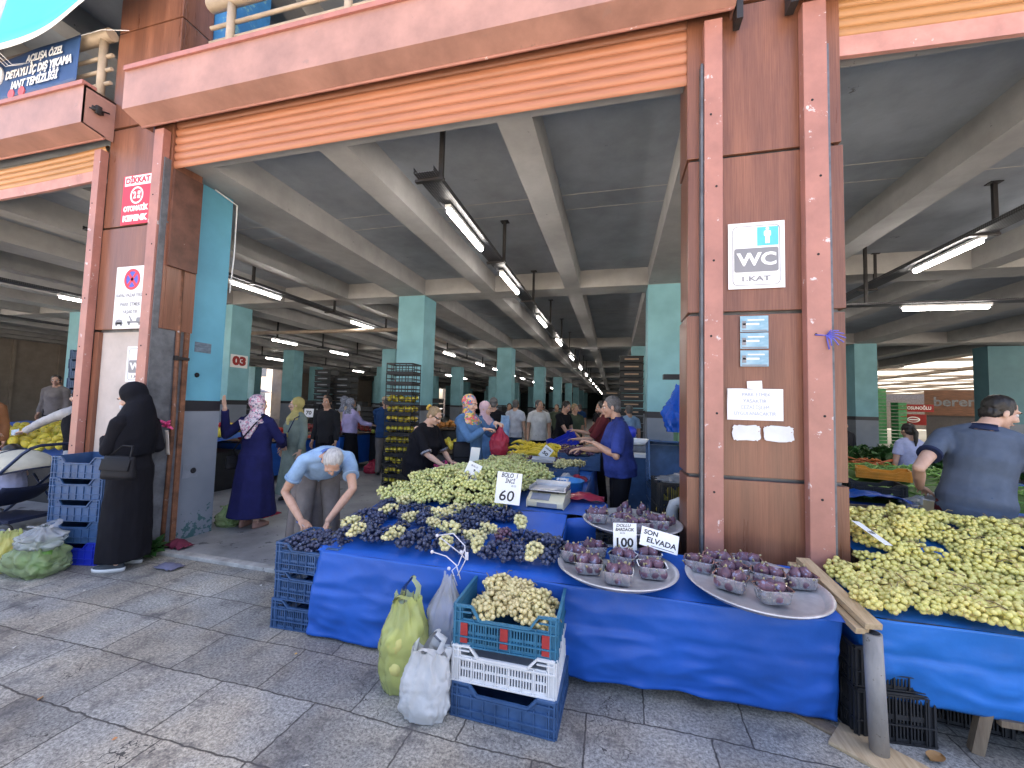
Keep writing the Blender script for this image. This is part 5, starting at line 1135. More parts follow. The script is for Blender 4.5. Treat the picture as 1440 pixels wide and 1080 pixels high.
for i in range(26):
    x, y = q.uniform(-4.2, 2.0), q.uniform(1.1, 3.0); s = MB(); k = q.uniform(.010, .022)
    s.add([(-k, 0, .004), (0, k * .6, .010), (k, .2 * k, .006), (0, -k * .5, .003)], [(0, 1, 2, 3)]); o = s.build('litter', mat('dry_leaf', (.42, .24, .08), .8, osel=.4) if i % 3 else mat('light_litter', (.6, .58, .55), .7), None, (x, y, .001), (0, 0, q.uniform(0, 6)))
    tag(o, 'tiny scrap of dry leaf or paper on the paving', 'litter', 'litter scraps on the paving')
s = MB(); s.grid(lambda u, v: Vector(((u - .5) * .09, (v - .5) * .06 * (1 - (2 * u - 1) ** 2) ** .5, .012 + .012 * (2 * v - 1) ** 2)), 10, 6); tag(s.build('dead_leaf', mat('dead_leaf', (.35, .19, .07), .7), None, (1.47, 2.40, .0), (0, 0, .6)), 'curled brown dead leaf on the paving right of the post', 'leaf')
# ---------------------------------------------------------------- middle of the hall
yc = thing('crate_stack', 'tall tower of black crates with yellow fruit against the middle teal column', 'crate stack', (-4.02, 7.05, .03), R(4))
for k in range(12):
    s = MB(); z = .196 * k
    for (x0, x1, y0, y1) in ((-.27, .27, -.2, -.19), (-.27, .27, .19, .2), (-.27, -.26, -.19, .19), (.26, .27, -.19, .19)):
        for zz in (0, .075, .16): s.box(x0, x1, y0, y1, z + zz, z + zz + (.03 if zz != .075 else .014))
    for x in (-.265, -.13, 0, .13, .265): s.box(x - .006, x + .006, -.196, -.186, z, z + .18); s.box(x - .006, x + .006, .186, .196, z, z + .18)
    for y in (-.19, 0, .19): s.box(-.268, -.258, y - .006, y + .006, z, z + .18); s.box(.258, .268, y - .006, y + .006, z, z + .18)
    s.box(-.26, .26, -.19, .19, z, z + .008); c = s.build('crate', M_bcrate, yc)
    if k < 9:
        s = MB(); q = random.Random(k)
        for i in range(4):
            for j in range(6): s.ico((-.21 + .085 * j, -.14 + .095 * i, z + .07 + q.uniform(0, .05)), .048, 1, 0, (1, 1, 1.2))
        s.build('yellow_fruit', M_yel, c)
def produce_stall(label, x0, x1, y0, y1, z, cloth, rz=0):
    o = thing('market_stall', label, 'stall', ((x0 + x1) / 2, (y0 + y1) / 2, 0)); w_, d_ = x1 - x0, y1 - y0
    s = MB(); s.box(-w_ / 2, w_ / 2, -d_ / 2, d_ / 2, z - .03, z); s.build('tabletop', M_oldw, o)
    s = MB(); s.loft([[Vector((sx * w_ / 2 * (1 + .01 * (k > .5)), sy * d_ / 2 * (1 + .02 * (k > .5)), z + .004 - (z - .15) * k)) for sx, sy in ((-1, -1), (1, -1), (1, 1), (-1, 1))] for k in (0, .5, 1)], 0, smooth=False); s.build('tarp_skirt', cloth, o); return o
produce_stall('stall of bright red tomatoes behind the blue column', -9.2, -6.3, 6.0, 7.6, .80, M_tarp)
heap(TOM, 'tomato', 'red tomato in the heap behind the blue column', 'tomato', 'tomatoes behind the blue column', -9.0, -6.4, 6.02, 7.4, .83, .16, .20, sc=1.7)
produce_stall('stall of dark red fruit between the yellow scarf and the lilac cardigan', -7.3, -5.9, 7.7, 9.2, .84, M_tarp)
heap(POM, 'red_fruit', 'dark red fruit in the heap left of the lilac cardigan', 'fruit', 'dark red fruit left of the lilac cardigan', -7.25, -5.95, 7.72, 9.1, .87, .125, .22, sc=1.45)
for (x, y, lb, t) in ((-6.95, 7.9, 'small white price card on the dark red fruit, the left one', '70'), (-6.35, 7.9, 'small tilted price card on the dark red fruit, the right one', '60')):
    card('price_card', lb, (x, y, 1.22), .24, .2, (R(-8), 0, .1), [(t, 0, .5, .12, .004, .6, 0)], stick=.12)
produce_stall('low stall of yellow fruit behind the woman in black', -4.0, -2.4, 6.9, 8.0, .70, M_bcrate)
heap(YEL, 'yellow_fruit', 'yellow fruit in the small heap behind the woman in black', 'fruit', 'yellow fruit behind the woman in black', -3.45, -2.6, 6.95, 7.7, .74, .13, .14, sc=1.3)
produce_stall('stall of orange fruit right of the middle teal column', -4.4, -2.7, 8.9, 10.4, 1.0, M_bcrate)
heap(ORG, 'orange_fruit', 'orange fruit on the stall right of the middle column', 'fruit', 'orange fruit right of the middle column', -4.3, -2.8, 8.95, 10.2, 1.03, .14, .15, sc=1.5)
produce_stall('stall of green vegetables between the lilac cardigan and the man in the cap', -5.75, -5.2, 8.6, 9.6, .84, M_bcrate)
heap([sphere_mesh('green_pear', mat('green_pear', (.35, .45, .08), .5, osel=.2), .038, dimple=False)], 'green_fruit', 'green fruit between the lilac cardigan and the man in the cap', 'fruit', 'green fruit by the man in the cap', -5.7, -5.25, 8.65, 9.4, .88, .11, .12, sc=1.4)
def far_stack(label, x, y, n, mm, h=.2, w_=.6, d_=.4, accent=None, rz=0.0):
    o = thing('crate_stack', label, 'crate stack', (x, y, .03), rz)
    for k in range(n):
        s = MB(); s.box(-w_ / 2, w_ / 2, -d_ / 2, d_ / 2, h * k + .02, h * k + h * .8); s.box(-w_ / 2 - .01, w_ / 2 + .01, -d_ / 2 - .01, d_ / 2 + .01, h * k + h * .82, h * k + h * .97); c = s.build('crate', mm, o)
        if accent: s = MB(); s.box(-w_ * .3, w_ * .3, -d_ / 2 - .012, -d_ / 2 - .001, h * k + h * .45, h * k + h * .62); s.build('handle_slot', accent, c)
M_acc = mat('crate_handle', (.45, .30, .20), .5); M_acg = mat('crate_handle_grey', (.30, .32, .36), .5)
far_stack('very tall dark crate tower left of the man in the cap', -9.2, 11.2, 13, M_bcrate, accent=M_acg); far_stack('dark crate tower beside the very tall one', -8.6, 11.4, 12, M_bcrate, accent=M_acg)
far_stack('crate tower with orange handles right of the seller, nearest the column', .42, 11.2, 15, M_bcrate, accent=M_acc); far_stack('crate tower with orange handles farther behind the seller', -.1, 14.2, 11, M_bcrate, accent=M_acc)
far_stack('dark crate tower behind the pink headscarf', -3.0, 9.9, 8, M_bcrate, accent=M_acg, w_=.5)
for i in range(9): far_stack('black crates in the dark crate wall behind the lilac cardigan, stack %s' % ('one', 'two', 'three', 'four', 'five', 'six', 'seven', 'eight', 'nine')[i], -12.6 + .72 * i, 14.4 + .3 * (i % 2), (8, 8, 7, 8, 7, 8, 7, 10, 9)[i], M_bcrate)
for i, (x, y, n) in enumerate(((-16, 10, 8), (-15.2, 10.3, 9), (-14.4, 10, 8), (-19, 12, 9), (-18, 12.4, 8), (-13, 12, 8), (1.8, 12.5, 9), (2.6, 13, 7), (-6.5, 22, 8), (-5.6, 22, 7), (-2.9, 25, 8), (.5, 24, 8))): far_stack('dark crate stack deep in the hall shadows, pile %s from the front' % ('one', 'two', 'three', 'four', 'five', 'six', 'seven', 'eight', 'nine', 'ten', 'eleven', 'twelve')[i], x, y, n, M_bcrate if i % 3 else M_navy)
# right of the seller
rb = crate('crate', 'navy crate standing on its long side beside the seller, worn white print', M_navy, W=.56, D=.38, H=.24, dip=.05, open_=True); rb.location = (.62, 4.55, 1.05); rb.rotation_euler = (R(78), 0, R(2))
for k in range(4): dup(rb, (.66, 4.75, .03 + .25 * k), (0, 0, R(3 * k - 4)), label='navy crate in the stack right of the seller, %s from the floor' % ('first', 'second', 'third', 'fourth')[k])
kb2 = crate('crate', 'black mesh crate of yellow produce beside the brown pillar', M_bcrate, W=.5, D=.36, H=.34, dip=.0, open_=True, pitch=.05); kb2.location = (.62, 3.98, .62); kb2.rotation_euler = (0, 0, R(4))
dup(kb2, (.62, 3.98, .28), (0, 0, R(2)), label='black mesh crate under the one of yellow produce beside the pillar'); dup(kb2, (.62, 3.98, .03), (0, 0, R(5)), label='lowest black mesh crate beside the brown pillar', scale=(1, 1, .72))
heap(YEL, 'yellow_fruit', 'yellow produce in the black crate beside the pillar', 'fruit', 'yellow produce in the black crate by the pillar', .42, .82, 3.85, 4.1, .70, .09, .16)
bag('plastic_bag', 'crumpled milky plastic on top of the black mesh crate', M_fclr, (.66, 3.95, .93), .42, .3, .10, 41, handles=False, neck=.4, wr=.3)
s = MB(); s.tube([(.70, 3.52, .86), (.52, 3.52, .86), (.475, 3.52, .84), (.46, 3.52, .79), (.46, 3.52, .0)], .045, 14); tag(s.build('grey_pipe', mat('grey_pipe', (.42, .43, .44), .45, speck=((.2, .2, .2), 9, .66))), 'bent grey pipe elbow rising beside the brown pillar', 'pipe')
bl = bag('plastic_bag', 'shiny blue plastic bag hung on the shelf bracket by the pillar', M_fblu, (.64, 4.40, 1.38), .26, .20, .48, 45, handles=False, neck=.35, wr=.28)
br = thing('shelf_bracket', 'dark steel bracket with a peg holding the blue bag beside the column', 'bracket', (.72, 4.55, 0))
s = MB(); s.box(-.03, .03, -.03, .03, .03, 1.93); s.build('upright', M_steel, br); s = MB(); s.box(-.22, .1, -.05, .05, 1.932, 1.985); s.build('arm', M_steel, br)
gc = crate('crate', 'pale green crate behind the blue bag near the pillar', mat('pale_green_crate', (.22, .40, .22), .5), W=.4, D=.3, H=.22, dip=.04, open_=True); gc.location = (.95, 5.4, 1.12)
s = MB(); s.box(.7, 1.3, 5.2, 5.7, .03, 1.11); tag(s.build('box_table', M_navy), 'dark box table under the pale green crate', 'table')
tb = thing('side_table', 'dark side table with kitchen scale behind the seller', 'table', (.28, 6.2, 0)); s = MB(); s.box(-.35, .4, -.3, .3, .93, .98); s.build('tabletop', M_white, tb); s = MB(); s.box(-.32, .38, -.27, .27, .03, .928); s.build('body', M_navy, tb)
s = MB(); s.box(-.30, -.02, -.312, -.302, .74, .96); tag(s.build('paper_sheet', M_white, None, (.28, 6.2, 0)), 'white sheet of paper hung on the side table', 'paper')
k2 = thing('kitchen_scale', 'small scale with a white bowl on the side table', 'scale', (.33, 6.2, .981)); s = MB(); s.cbox((0, 0, .05), (.24, .2, .1), bev=.02); s.build('body', M_grey, k2); s = MB(); s.lathe([(.05, .10), (.13, .12), (.16, .19), (.15, .19), (.12, .13), (.01, .115)], 24, cap1=False); s.build('bowl', M_white, k2)
s = MB(); s.lathe([(.06, 0), (.13, .05), (.14, .16), (.1, .2), (.02, .21)], 20, T=Matrix.Translation((.20, 6.62, 1.13))); s.box(.02, .38, 6.4, 6.85, .03, 1.13); tag(s.build('blue_drum', M_ultra), 'blue drum behind the white bowl scale', 'drum')

# ---------------------------------------------------------------- signs, notices and banners
def plate(name, label, cx, cz, w_, h_, y=2.992, m=None, cat='sign', rz=0.0, ry=0.0, th=.003):
    o = thing(name, label, cat, (cx, y, cz), rz); o.rotation_euler = (0, ry, rz); s = MB(); s.box(-w_ / 2, w_ / 2, 0, th, -h_ / 2, h_ / 2); s.build('plate', m or M_white, o); return o
def flat(o, name, m, shapes, y=-.0016):
    """flat shapes on the plate: polygons in x,z"""
    s = MB()
    for k, poly in enumerate(shapes):
        n = len(poly); v = [(x, y, z) for x, z in poly] + [(x, -.0002, z) for x, z in poly]
        s.add(v, [tuple(range(n))] + [(i, n + i, n + (i + 1) % n, (i + 1) % n) for i in range(n)])
    return s.build(name, m, o)
def rrect(x0, x1, z0, z1, r=0.0, n=5):
    if not r: return [(x0, z0), (x1, z0), (x1, z1), (x0, z1)]
    P = []
    for cx, cz, a0 in ((x1 - r, z0 + r, -90), (x1 - r, z1 - r, 0), (x0 + r, z1 - r, 90), (x0 + r, z0 + r, 180)):
        for i in range(n + 1): a = R(a0 + 90 * i / n); P.append((cx + r * math.cos(a), cz + r * math.sin(a)))
    return P
def circ(x, z, r, n=32, r2=None): return [(x + r * math.cos(2 * PI * i / n), z + (r2 or r) * math.sin(2 * PI * i / n)) for i in range(n)]
def ring(x, z, r0, r1, n=40):
    out = []
    for i in range(n):
        a, b_ = 2 * PI * i / n, 2 * PI * (i + 1) / n
        out.append([(x + r0 * math.cos(a), z + r0 * math.sin(a)), (x + r1 * math.cos(a), z + r1 * math.sin(a)), (x + r1 * math.cos(b_), z + r1 * math.sin(b_)), (x + r0 * math.cos(b_), z + r0 * math.sin(b_))])
    return out
M_sred = mat('sticker_red', (.72, .03, .06), .4, var=.05); M_scy = mat('sticker_cyan', (.10, .52, .85), .4, var=.03); M_sgr = mat('sticker_grey', (.24, .24, .26), .45, var=.04); M_sblue = mat('sticker_blue', (.06, .10, .52), .4, var=.04)
def man_icon(cx, cz, h): # restroom figure
    u = h / 10
    return [circ(cx, cz + 4.2 * u, .95 * u), rrect(cx - 1.9 * u, cx + 1.9 * u, cz - .6 * u, cz + 3.0 * u, .9 * u), rrect(cx - 1.2 * u, cx - .12 * u, cz - 5 * u, cz - .4 * u), rrect(cx + .12 * u, cx + 1.2 * u, cz - 5 * u, cz - .4 * u)]
def wc_sign(name, label, cx, cz, w_, h_, y, kat='1.KAT', ladies=False):
    o = plate(name, label, cx, cz, w_, h_, y)
    fr = .045 * w_; a, b_ = w_ / 2 - .08 * w_, h_ / 2 - .05 * h_
    out = rrect(-a, a, -b_, b_, .09 * w_); inn = rrect(-a + .012 * w_, a - .012 * w_, -b_ + .012 * w_, b_ - .012 * w_, .08 * w_)
    flat(o, 'border', M_sgr, [[out[i], out[(i + 1) % len(out)], inn[(i + 1) % len(out)], inn[i]] for i in range(len(out))])
    flat(o, 'blue_square', M_scy, [rrect(.02 * w_, a - .03 * w_, .14 * h_, b_ - .03 * h_)]); flat(o, 'man_figure', M_white, man_icon(.20 * w_, .29 * h_, .24 * h_), y=-.003)
    flat(o, 'grey_field', M_sgr, [rrect(-a + .03 * w_, a - .03 * w_, -.25 * h_, .11 * h_, .04 * w_)])
    lettering([('WC', 0, -.07 * h_, .26 * h_, .012 * w_, .70 * w_, 0)], o, M_white, 'lettering', Matrix.Translation((0, -.0022, 0)))
    lettering([(kat, 0, -.355 * h_, .10 * h_, .004 * w_, .5 * w_, 0)], o, M_sgr, 'floor_text'); return o
wc_sign('toilet_sign', 'white WC 1.KAT sign with blue man on the brown right pillar', .92, 2.672, .345, .46, 2.990)
wc_sign('toilet_sign', 'small WC sign half hidden by the red post on the left pillar', -4.80, 1.935, .34, .37, 3.034)
o = plate('shutter_warning', 'red DİKKAT OTOMATİK KEPENK sticker on the left pillar', -4.945, 3.69, .42, .54, 2.990, M_sred)
flat(o, 'white_strip', M_white, [rrect(-.185, .195, .155, .262)]); lettering([('DİKKAT', .005, .208, .085, .004, .35, 0)], o, M_sred, 'lettering', Matrix.Translation((0, -.0015, 0)))
flat(o, 'white_ring', M_white, ring(0, .045, .075, .094)); flat(o, 'square_marks', M_white, [rrect(.012, .05, .055, .09), rrect(.012, .05, .01, .045)]); lettering([('2', -.03, .045, .10, .004, .045, 0), ('OTOMATİK', 0, -.10, .075, .005, .36, 0), ('KEPENK', 0, -.205, .085, .006, .36, 0)], o, M_white, 'lettering')
o = plate('no_parking_sign', 'white no stopping sign about the covered market on the left pillar', -4.90, 2.63, .47, .66, 2.984, cat='sign')
flat(o, 'blue_disc', M_sblue, [circ(0, .19, .10)]); flat(o, 'red_cross', M_sred, [[(.074 * a - .017 * b_, .19 + .074 * b_ * a + .017 * a * 0 + (.017 if True else 0)) for a, b_ in ()]] if False else [[(-.08, .122), (-.058, .10), (.08, .258), (.058, .28)], [(.08, .122), (.058, .10), (-.08, .258), (-.058, .28)]], y=-.003); flat(o, 'red_ring', M_sred, ring(0, .19, .085, .112), y=-.0042)
lettering([('KAPALI PAZAR YERİNE', 0, .02, .05, .001, .42, 0), ('PARK ETMEK', 0, -.075, .055, .001, .29, 0), ('YASAKTIR', 0, -.155, .055, .001, .22, 0)], o, M_sgr, 'lettering')
flat(o, 'tow_truck', M_sgr, [circ(-.145, -.255, .05, 20, .026), rrect(-.20, -.09, -.285, -.262), rrect(-.03, .11, -.272, -.250), [(.02, -.250), (.05, -.250), (.0, -.19), (-.01, -.198)], rrect(.10, .19, -.275, -.215, .02), circ(.0, -.278, .018, 14), circ(.15, -.28, .018, 14), circ(-.18, -.288, .014, 12), circ(-.11, -.288, .014, 12)])
for i, z in enumerate((2.20, 2.085, 1.965)):
    o = plate('business_card', 'blue printed card on the right pillar, %s of three' % ('topmost', 'middle', 'lowest')[i], .905, z, .17, .108, 2.9885, mat('card_blue', (.35, .52, .62), .4, col2=(.12, .30, .42), scale=9, stretch=(1, 1, 3)), 'card')
    flat(o, 'pale_band', M_white, [rrect(-.07, .03, -.008, .004), rrect(-.04, .06, .022, .030)]); flat(o, 'dark_foot', M_sgr, [rrect(-.075, .075, -.05, -.042), rrect(-.075, -.05, -.03, .02)])
o = plate('paper_notice', 'white paper PARK ETMEK YASAKTIR notice taped to the right pillar', .905, 1.655, .335, .21, 2.9885, cat='notice')
lettering([('PARK ETMEK', .01, .065, .034, 0, .17, 0), ('YASAKTIR', 0, .022, .034, 0, .14, 0), ('CEZAİ İŞLEM', 0, -.02, .034, 0, .17, 0), ('UYGULANACAKTIR', 0, -.062, .034, 0, .25, 0)], o, mat('faded_ink', (.42, .46, .56), .6), 'lettering')
s = MB(); s.add([(-.165, -.006, .105), (-.07, -.012, .106), (-.165, -.012, .045)], [(0, 1, 2)]); s.build('folded_corner', M_white, o)
plate('tape_scrap', 'small blank white paper scrap above the paper notice', .905, 1.785, .09, .055, 2.9885, cat='paper', ry=R(-3))
for i, (x, w_) in enumerate(((.855, .175), (1.045, .18))):
    s = MB(); P = []; q = random.Random(i + 3); n = 40
    for k in range(n):
        a = 2 * PI * k / n; c, d = math.cos(a), math.sin(a); P.append((w_ / 2 * abs(c) ** .35 * (1 if c > 0 else -1) * q.uniform(.9, 1.02), .055 * abs(d) ** .35 * (1 if d > 0 else -1) * q.uniform(.85, 1.02)))
    v = [(x_, 0, z_) for x_, z_ in P] + [(x_, .002, z_) for x_, z_ in P]; s.add(v, [tuple(range(n))] + [(k, k + n, (k + 1) % n + n, (k + 1) % n) for k in range(n)])
    tag(s.build('torn_paper', mat('torn_paper', (.72, .74, .78), .7, var=.06, speck=((.40, .25, .18), 22, .66)), None, (x, 2.989, 1.465)), 'torn remains of a white poster on the right pillar, %s one' % ('left', 'right')[i], 'paper')
s = MB()
for k in range(7): a = R(-100 + 33 * k); s.tube([(0, 0, 0), (.03 * math.cos(a) + .02, -.02, .03 * math.sin(a)), (.065 * math.cos(a) + .03, -.02, .05 * math.sin(a) - .02)], .004, 5)
s.tube([(-.06, .0, .005), (0, 0, 0), (.01, -.01, -.09)], .005, 5)
tag(s.build('plastic_tie', mat('violet_plastic', (.12, .12, .55), .4), None, (1.29, 2.915, 2.10)), 'violet blue plastic strap knotted round the right red post', 'strap')
s = MB(); q = random.Random(2)
for k in range(14): a = q.uniform(0, 6.28); e = q.uniform(-.3, 1.2); s.tube([(0, 0, 0), (.05 * math.cos(a), .03 * math.sin(a), .05 * math.sin(e)), (.09 * math.cos(a), .05 * math.sin(a), .08 * math.sin(e) - .01)], [.012, .016, .004], 5)
fl = thing('ribbon_flower', 'pink ribbon flower tied to the rusty pipe of the left pillar', 'ribbon', (-4.50, 3.13, 1.30)); s.build('petals', mat('pink_ribbon', (.75, .08, .25), .5), fl)
s = MB(); s.grid(lambda u, v: Vector((.02 + .05 * u + .05 * v, -.02, -.04 - .24 * v + .02 * math.sin(v * 6))), 4, 10); s.build('tail', mat('pale_ribbon', (.6, .52, .45), .6), fl, solid=.003)
def side_plate(name, label, x, y, z, w_, h_, m, cat):
    o = thing(name, label, cat, (x, y, z)); o.rotation_euler = (0, 0, PI / 2); s = MB(); s.box(-w_ / 2, w_ / 2, 0, .003, -h_ / 2, h_ / 2); s.build('plate', m, o); return o
o = side_plate('number_plate', 'white plate with red number 03 on the second teal column', -9.701, 8.44, 2.60, .50, .34, M_white, 'number'); lettering([('03', 0, 0, .30, .02, .40, 0)], o, mat('number_red', (.35, .015, .015), .5), 'lettering')
o = side_plate('number_plate', 'small red exit plate on a far teal column', -9.702, 16.45, 2.55, .45, .22, M_sred, 'sign'); lettering([('ÇIKIŞ', 0, 0, .14, .006, .36, 0)], o, M_white, 'lettering')
o = side_plate('business_card', 'small blue card stuck on the blue column', -4.616, 3.55, 2.18, .19, .115, mat('card_dark', (.20, .27, .34), .4, col2=(.06, .08, .12), scale=12, stretch=(1, 1, 4)), 'card')
o = side_plate('socket_cover', 'painted over square socket plate low on the blue column', -4.612, 3.50, .78, .17, .15, mat('socket_paint', (.22, .25, .30), .5), 'socket'); s = MB(); s.lathe([(.03, 0), (.032, .004), (.012, .006), (.01, .002)], 16, T=Matrix.Translation((.03, -.001, 0)) @ Matrix.Rotation(PI / 2, 4, 'X')); s.build('socket_hole', M_dark, o)
s = MB(); s.lathe([(.03, 0), (.001, .002)], 7, T=Matrix.Translation((-4.614, 3.50, 1.86)) @ Matrix.Rotation(PI / 2, 4, 'Y')); tag(s.build('wall_hole', M_dark), 'small dark chipped hole in the blue column paint', 'hole')
# banners
M_bnav = mat('banner_navy', (.035, .085, .22), .5, var=.12, scale=2, bump=.3, bscale=4)
bn = thing('cloth_banner', 'navy banner for a car wash opening tied to the upper railing', 'banner', (-6.48, 2.84, 5.29))
s = MB(); s.grid(lambda u, v: Vector((-.74 + 1.48 * u, .006 * math.sin(u * 9 + v * 2), .24 - .50 * v + .02 * u * (1 - v) + .035 * (u - .5) * (1 - v))), 30, 10); s.build('cloth', M_bnav, bn, solid=.003)
lettering([('AÇILIŞA ÖZEL', .18, .14, .12, .004, .62, .25), ('DETAYLI İÇ DIŞ YIKAMA', .09, -.0, .13, .006, 1.12, .2), ('JANT TEMİZLİĞİ', .04, -.14, .13, .005, .82, .2)], bn, M_white, 'lettering', Matrix.Translation((0, -.014, 0)))
flat(bn, 'round_logo', M_white, ring(-.66, .04, .09, .13), y=-.016); flat(bn, 'red_dot', mat('soft_red', (.6, .12, .14), .5), [circ(-.34, -.23, .055), circ(-.16, -.225, .055)], y=-.016)
s = MB(); s.tube([(.74, 0, .26), (1.0, .03, .30), (1.3, .10, .29)], .004, 5); s.build('cord', M_white, bn)
bb = thing('cloth_banner', 'large cyan and lilac banner with a white hem hung across the upper storey', 'banner', (-6.4, 2.62, 5.4))
def bbf(u, v):
    x = -1.6 + 3.2 * u; zb = .0 - .06 * math.sin(PI * min(1, max(0, u))) + .30 * smooth01((u - .42) * 1.6)
    return Vector((x, .02 * math.sin(u * 12) * (1 - v) + .22 * v, zb + (1.9 - zb) * v))
for nm, m, v0, v1, u0, u1 in (('hem', M_white, 0, .045, 0, 1), ('cyan_field', mat('banner_cyan', (.05, .50, .70), .5, var=.1, scale=2, bump=.25, bscale=4), .045, 1, .40, 1), ('lilac_field', mat('banner_lilac', (.42, .42, .62), .5, var=.08, scale=2), .045, 1, 0, .40)):
    s = MB(); s.grid(lambda u, v: bbf(u0 + (u1 - u0) * u, v0 + (v1 - v0) * v), 40, 12 if v1 > .5 else 2); s.build(nm, m, bb, solid=.003)
lettering([('AK', .98, .42, .24, .01, .4, .2)], bb, M_sred, 'lettering', Matrix.Translation((0, -.02, 0)))
for x in (-.35, -.30, -.24):
    s = MB(); s.tube([(x, .0, -.03), (x + .04, .1, -.12), (x + .1, .28, .06)], .004, 5); s.build('tie_string', M_white, bb)
# sunlit buildings seen through the far side opening
hb = thing('apartment_building', 'sunlit cream apartment building beyond the far left opening', 'building', (-47, 30, 0))
s = MB(); s.box(-6, 6, -14, 30, 0, 11); s.build('wall', mat('cream_wall', (.62, .52, .42), .8, var=.1), hb)
for j in range(3):
    for k in range(10):
        s = MB(); s.box(6.001, 6.03, -12 + 4 * k, -10.6 + 4 * k, 1.2 + 3.2 * j, 2.8 + 3.2 * j); s.build('window', mat('window_dark', (.08, .09, .11), .2), hb)
pr = thing('parasol', 'grey market parasol standing outside the far left opening', 'parasol', (-29.5, 26, 0)); s = MB(); s.lathe([(2.2, 2.2), (1.0, 2.65), (.05, 2.95)], 8, smooth=False, cap0=False, cap1=False); s.build('canopy', mat('parasol_grey', (.35, .36, .45), .8), pr, solid=.01); s = MB(); s.tube([(0, 0, 0), (0, 0, 2.9)], .03, 8); s.build('pole', M_steel, pr)
# ---------------------------------------------------------------- people
def skin_mat(name, c): return mat(name, c, .5, var=.08, scale=18, sub=.0, col2=(c[0] * .84, c[1] * .76, c[2] * .72), bump=.05, bscale=120)
M_skin = skin_mat('skin_tan', (.56, .34, .245)); M_skin2 = skin_mat('skin_light', (.66, .43, .33))
M_eyew = mat('eye_white', (.7, .68, .66), .3); M_iris = mat('eye_dark', (.02, .014, .01), .2); M_lip = mat('lips', (.42, .17, .15), .5)
def cloth(name, c, var=.14, **k): return mat('cloth_' + name, c, .85, var=var, scale=5, bump=.35, bscale=420, spec=.2, **k)
def pattern(name, cols, scale=40, rough=.8):
    """printed cloth: patches of several colours"""
    m, nt, N, L, b = nt_new(name); tc = N.new('ShaderNodeTexCoord'); v = N.new('ShaderNodeTexVoronoi'); v.inputs['Scale'].default_value = scale
    n = N.new('ShaderNodeTexNoise'); n.inputs['Scale'].default_value = scale * .6; L.new(tc.outputs['Object'], n.inputs['Vector'])
    mx = N.new('ShaderNodeMixRGB'); mx.inputs[0].default_value = .06; L.new(tc.outputs['Object'], mx.inputs[1]); L.new(n.outputs['Color'], mx.inputs[2]); L.new(mx.outputs[0], v.inputs['Vector'])
    sp = N.new('ShaderNodeSeparateColor'); L.new(v.outputs['Color'], sp.inputs[0]); r = N.new('ShaderNodeValToRGB'); r.color_ramp.interpolation = 'CONSTANT'
    while len(r.color_ramp.elements) < len(cols): r.color_ramp.elements.new(.5)
    for i, c in enumerate(cols): r.color_ramp.elements[i].position = i / len(cols); r.color_ramp.elements[i].color = (*c, 1)
    L.new(sp.outputs[0], r.inputs['Fac']); L.new(r.outputs[0], b.inputs['Base Color']); b.inputs['Roughness'].default_value = rough; return m
def remeshed(mb, name, m, parent, voxel, smooth=2, wrinkle=0.0, wscale=9.0, seed=0.0):
    me0 = bpy.data.meshes.new('tmp'); me0.from_pydata([tuple(v) for v in mb.v], [], mb.f); me0.update()
    o = bpy.data.objects.new('tmp', me0)
    md = o.modifiers.new('r', 'REMESH'); md.mode = 'VOXEL'; md.voxel_size = voxel; md.use_smooth_shade = True
    if smooth: ms = o.modifiers.new('s', 'SMOOTH'); ms.factor = .5; ms.iterations = smooth
    me = eval_mesh(o); me.name = name
    bpy.data.objects.remove(o); bpy.data.meshes.remove(me0)
    if wrinkle:
        n = len(me.vertices); co = [0.0] * (3 * n); no = [0.0] * (3 * n)
        me.vertices.foreach_get('co', co); me.vertex_normals.foreach_get('vector', no)
        for i in range(n):
            x, y, z = co[3 * i:3 * i + 3]
            k = nz(x * wscale + seed, y * wscale, z * wscale * .6) + .6 * nz(x * wscale * 2.3, y * wscale * 2.3 + seed, z * wscale * 1.1) - .6 * abs(nz(x * wscale * 1.3 + z * 4, y * wscale * 1.3, z * wscale + seed))
            k *= wrinkle
            co[3 * i] += no[3 * i] * k; co[3 * i + 1] += no[3 * i + 1] * k; co[3 * i + 2] += no[3 * i + 2] * k
        me.vertices.foreach_set('co', co)
    me.materials.clear(); me.materials.append(m); me.polygons.foreach_set('use_smooth', [True] * len(me.polygons)); me.update()
    r = bpy.data.objects.new(name, me); COL.objects.link(r); r.parent = parent; return r
def limb(mb, pts, rs, n=14):
    mb.tube(pts, rs, n)
    for p, r in zip(pts, rs): mb.ico(p, r, 2)
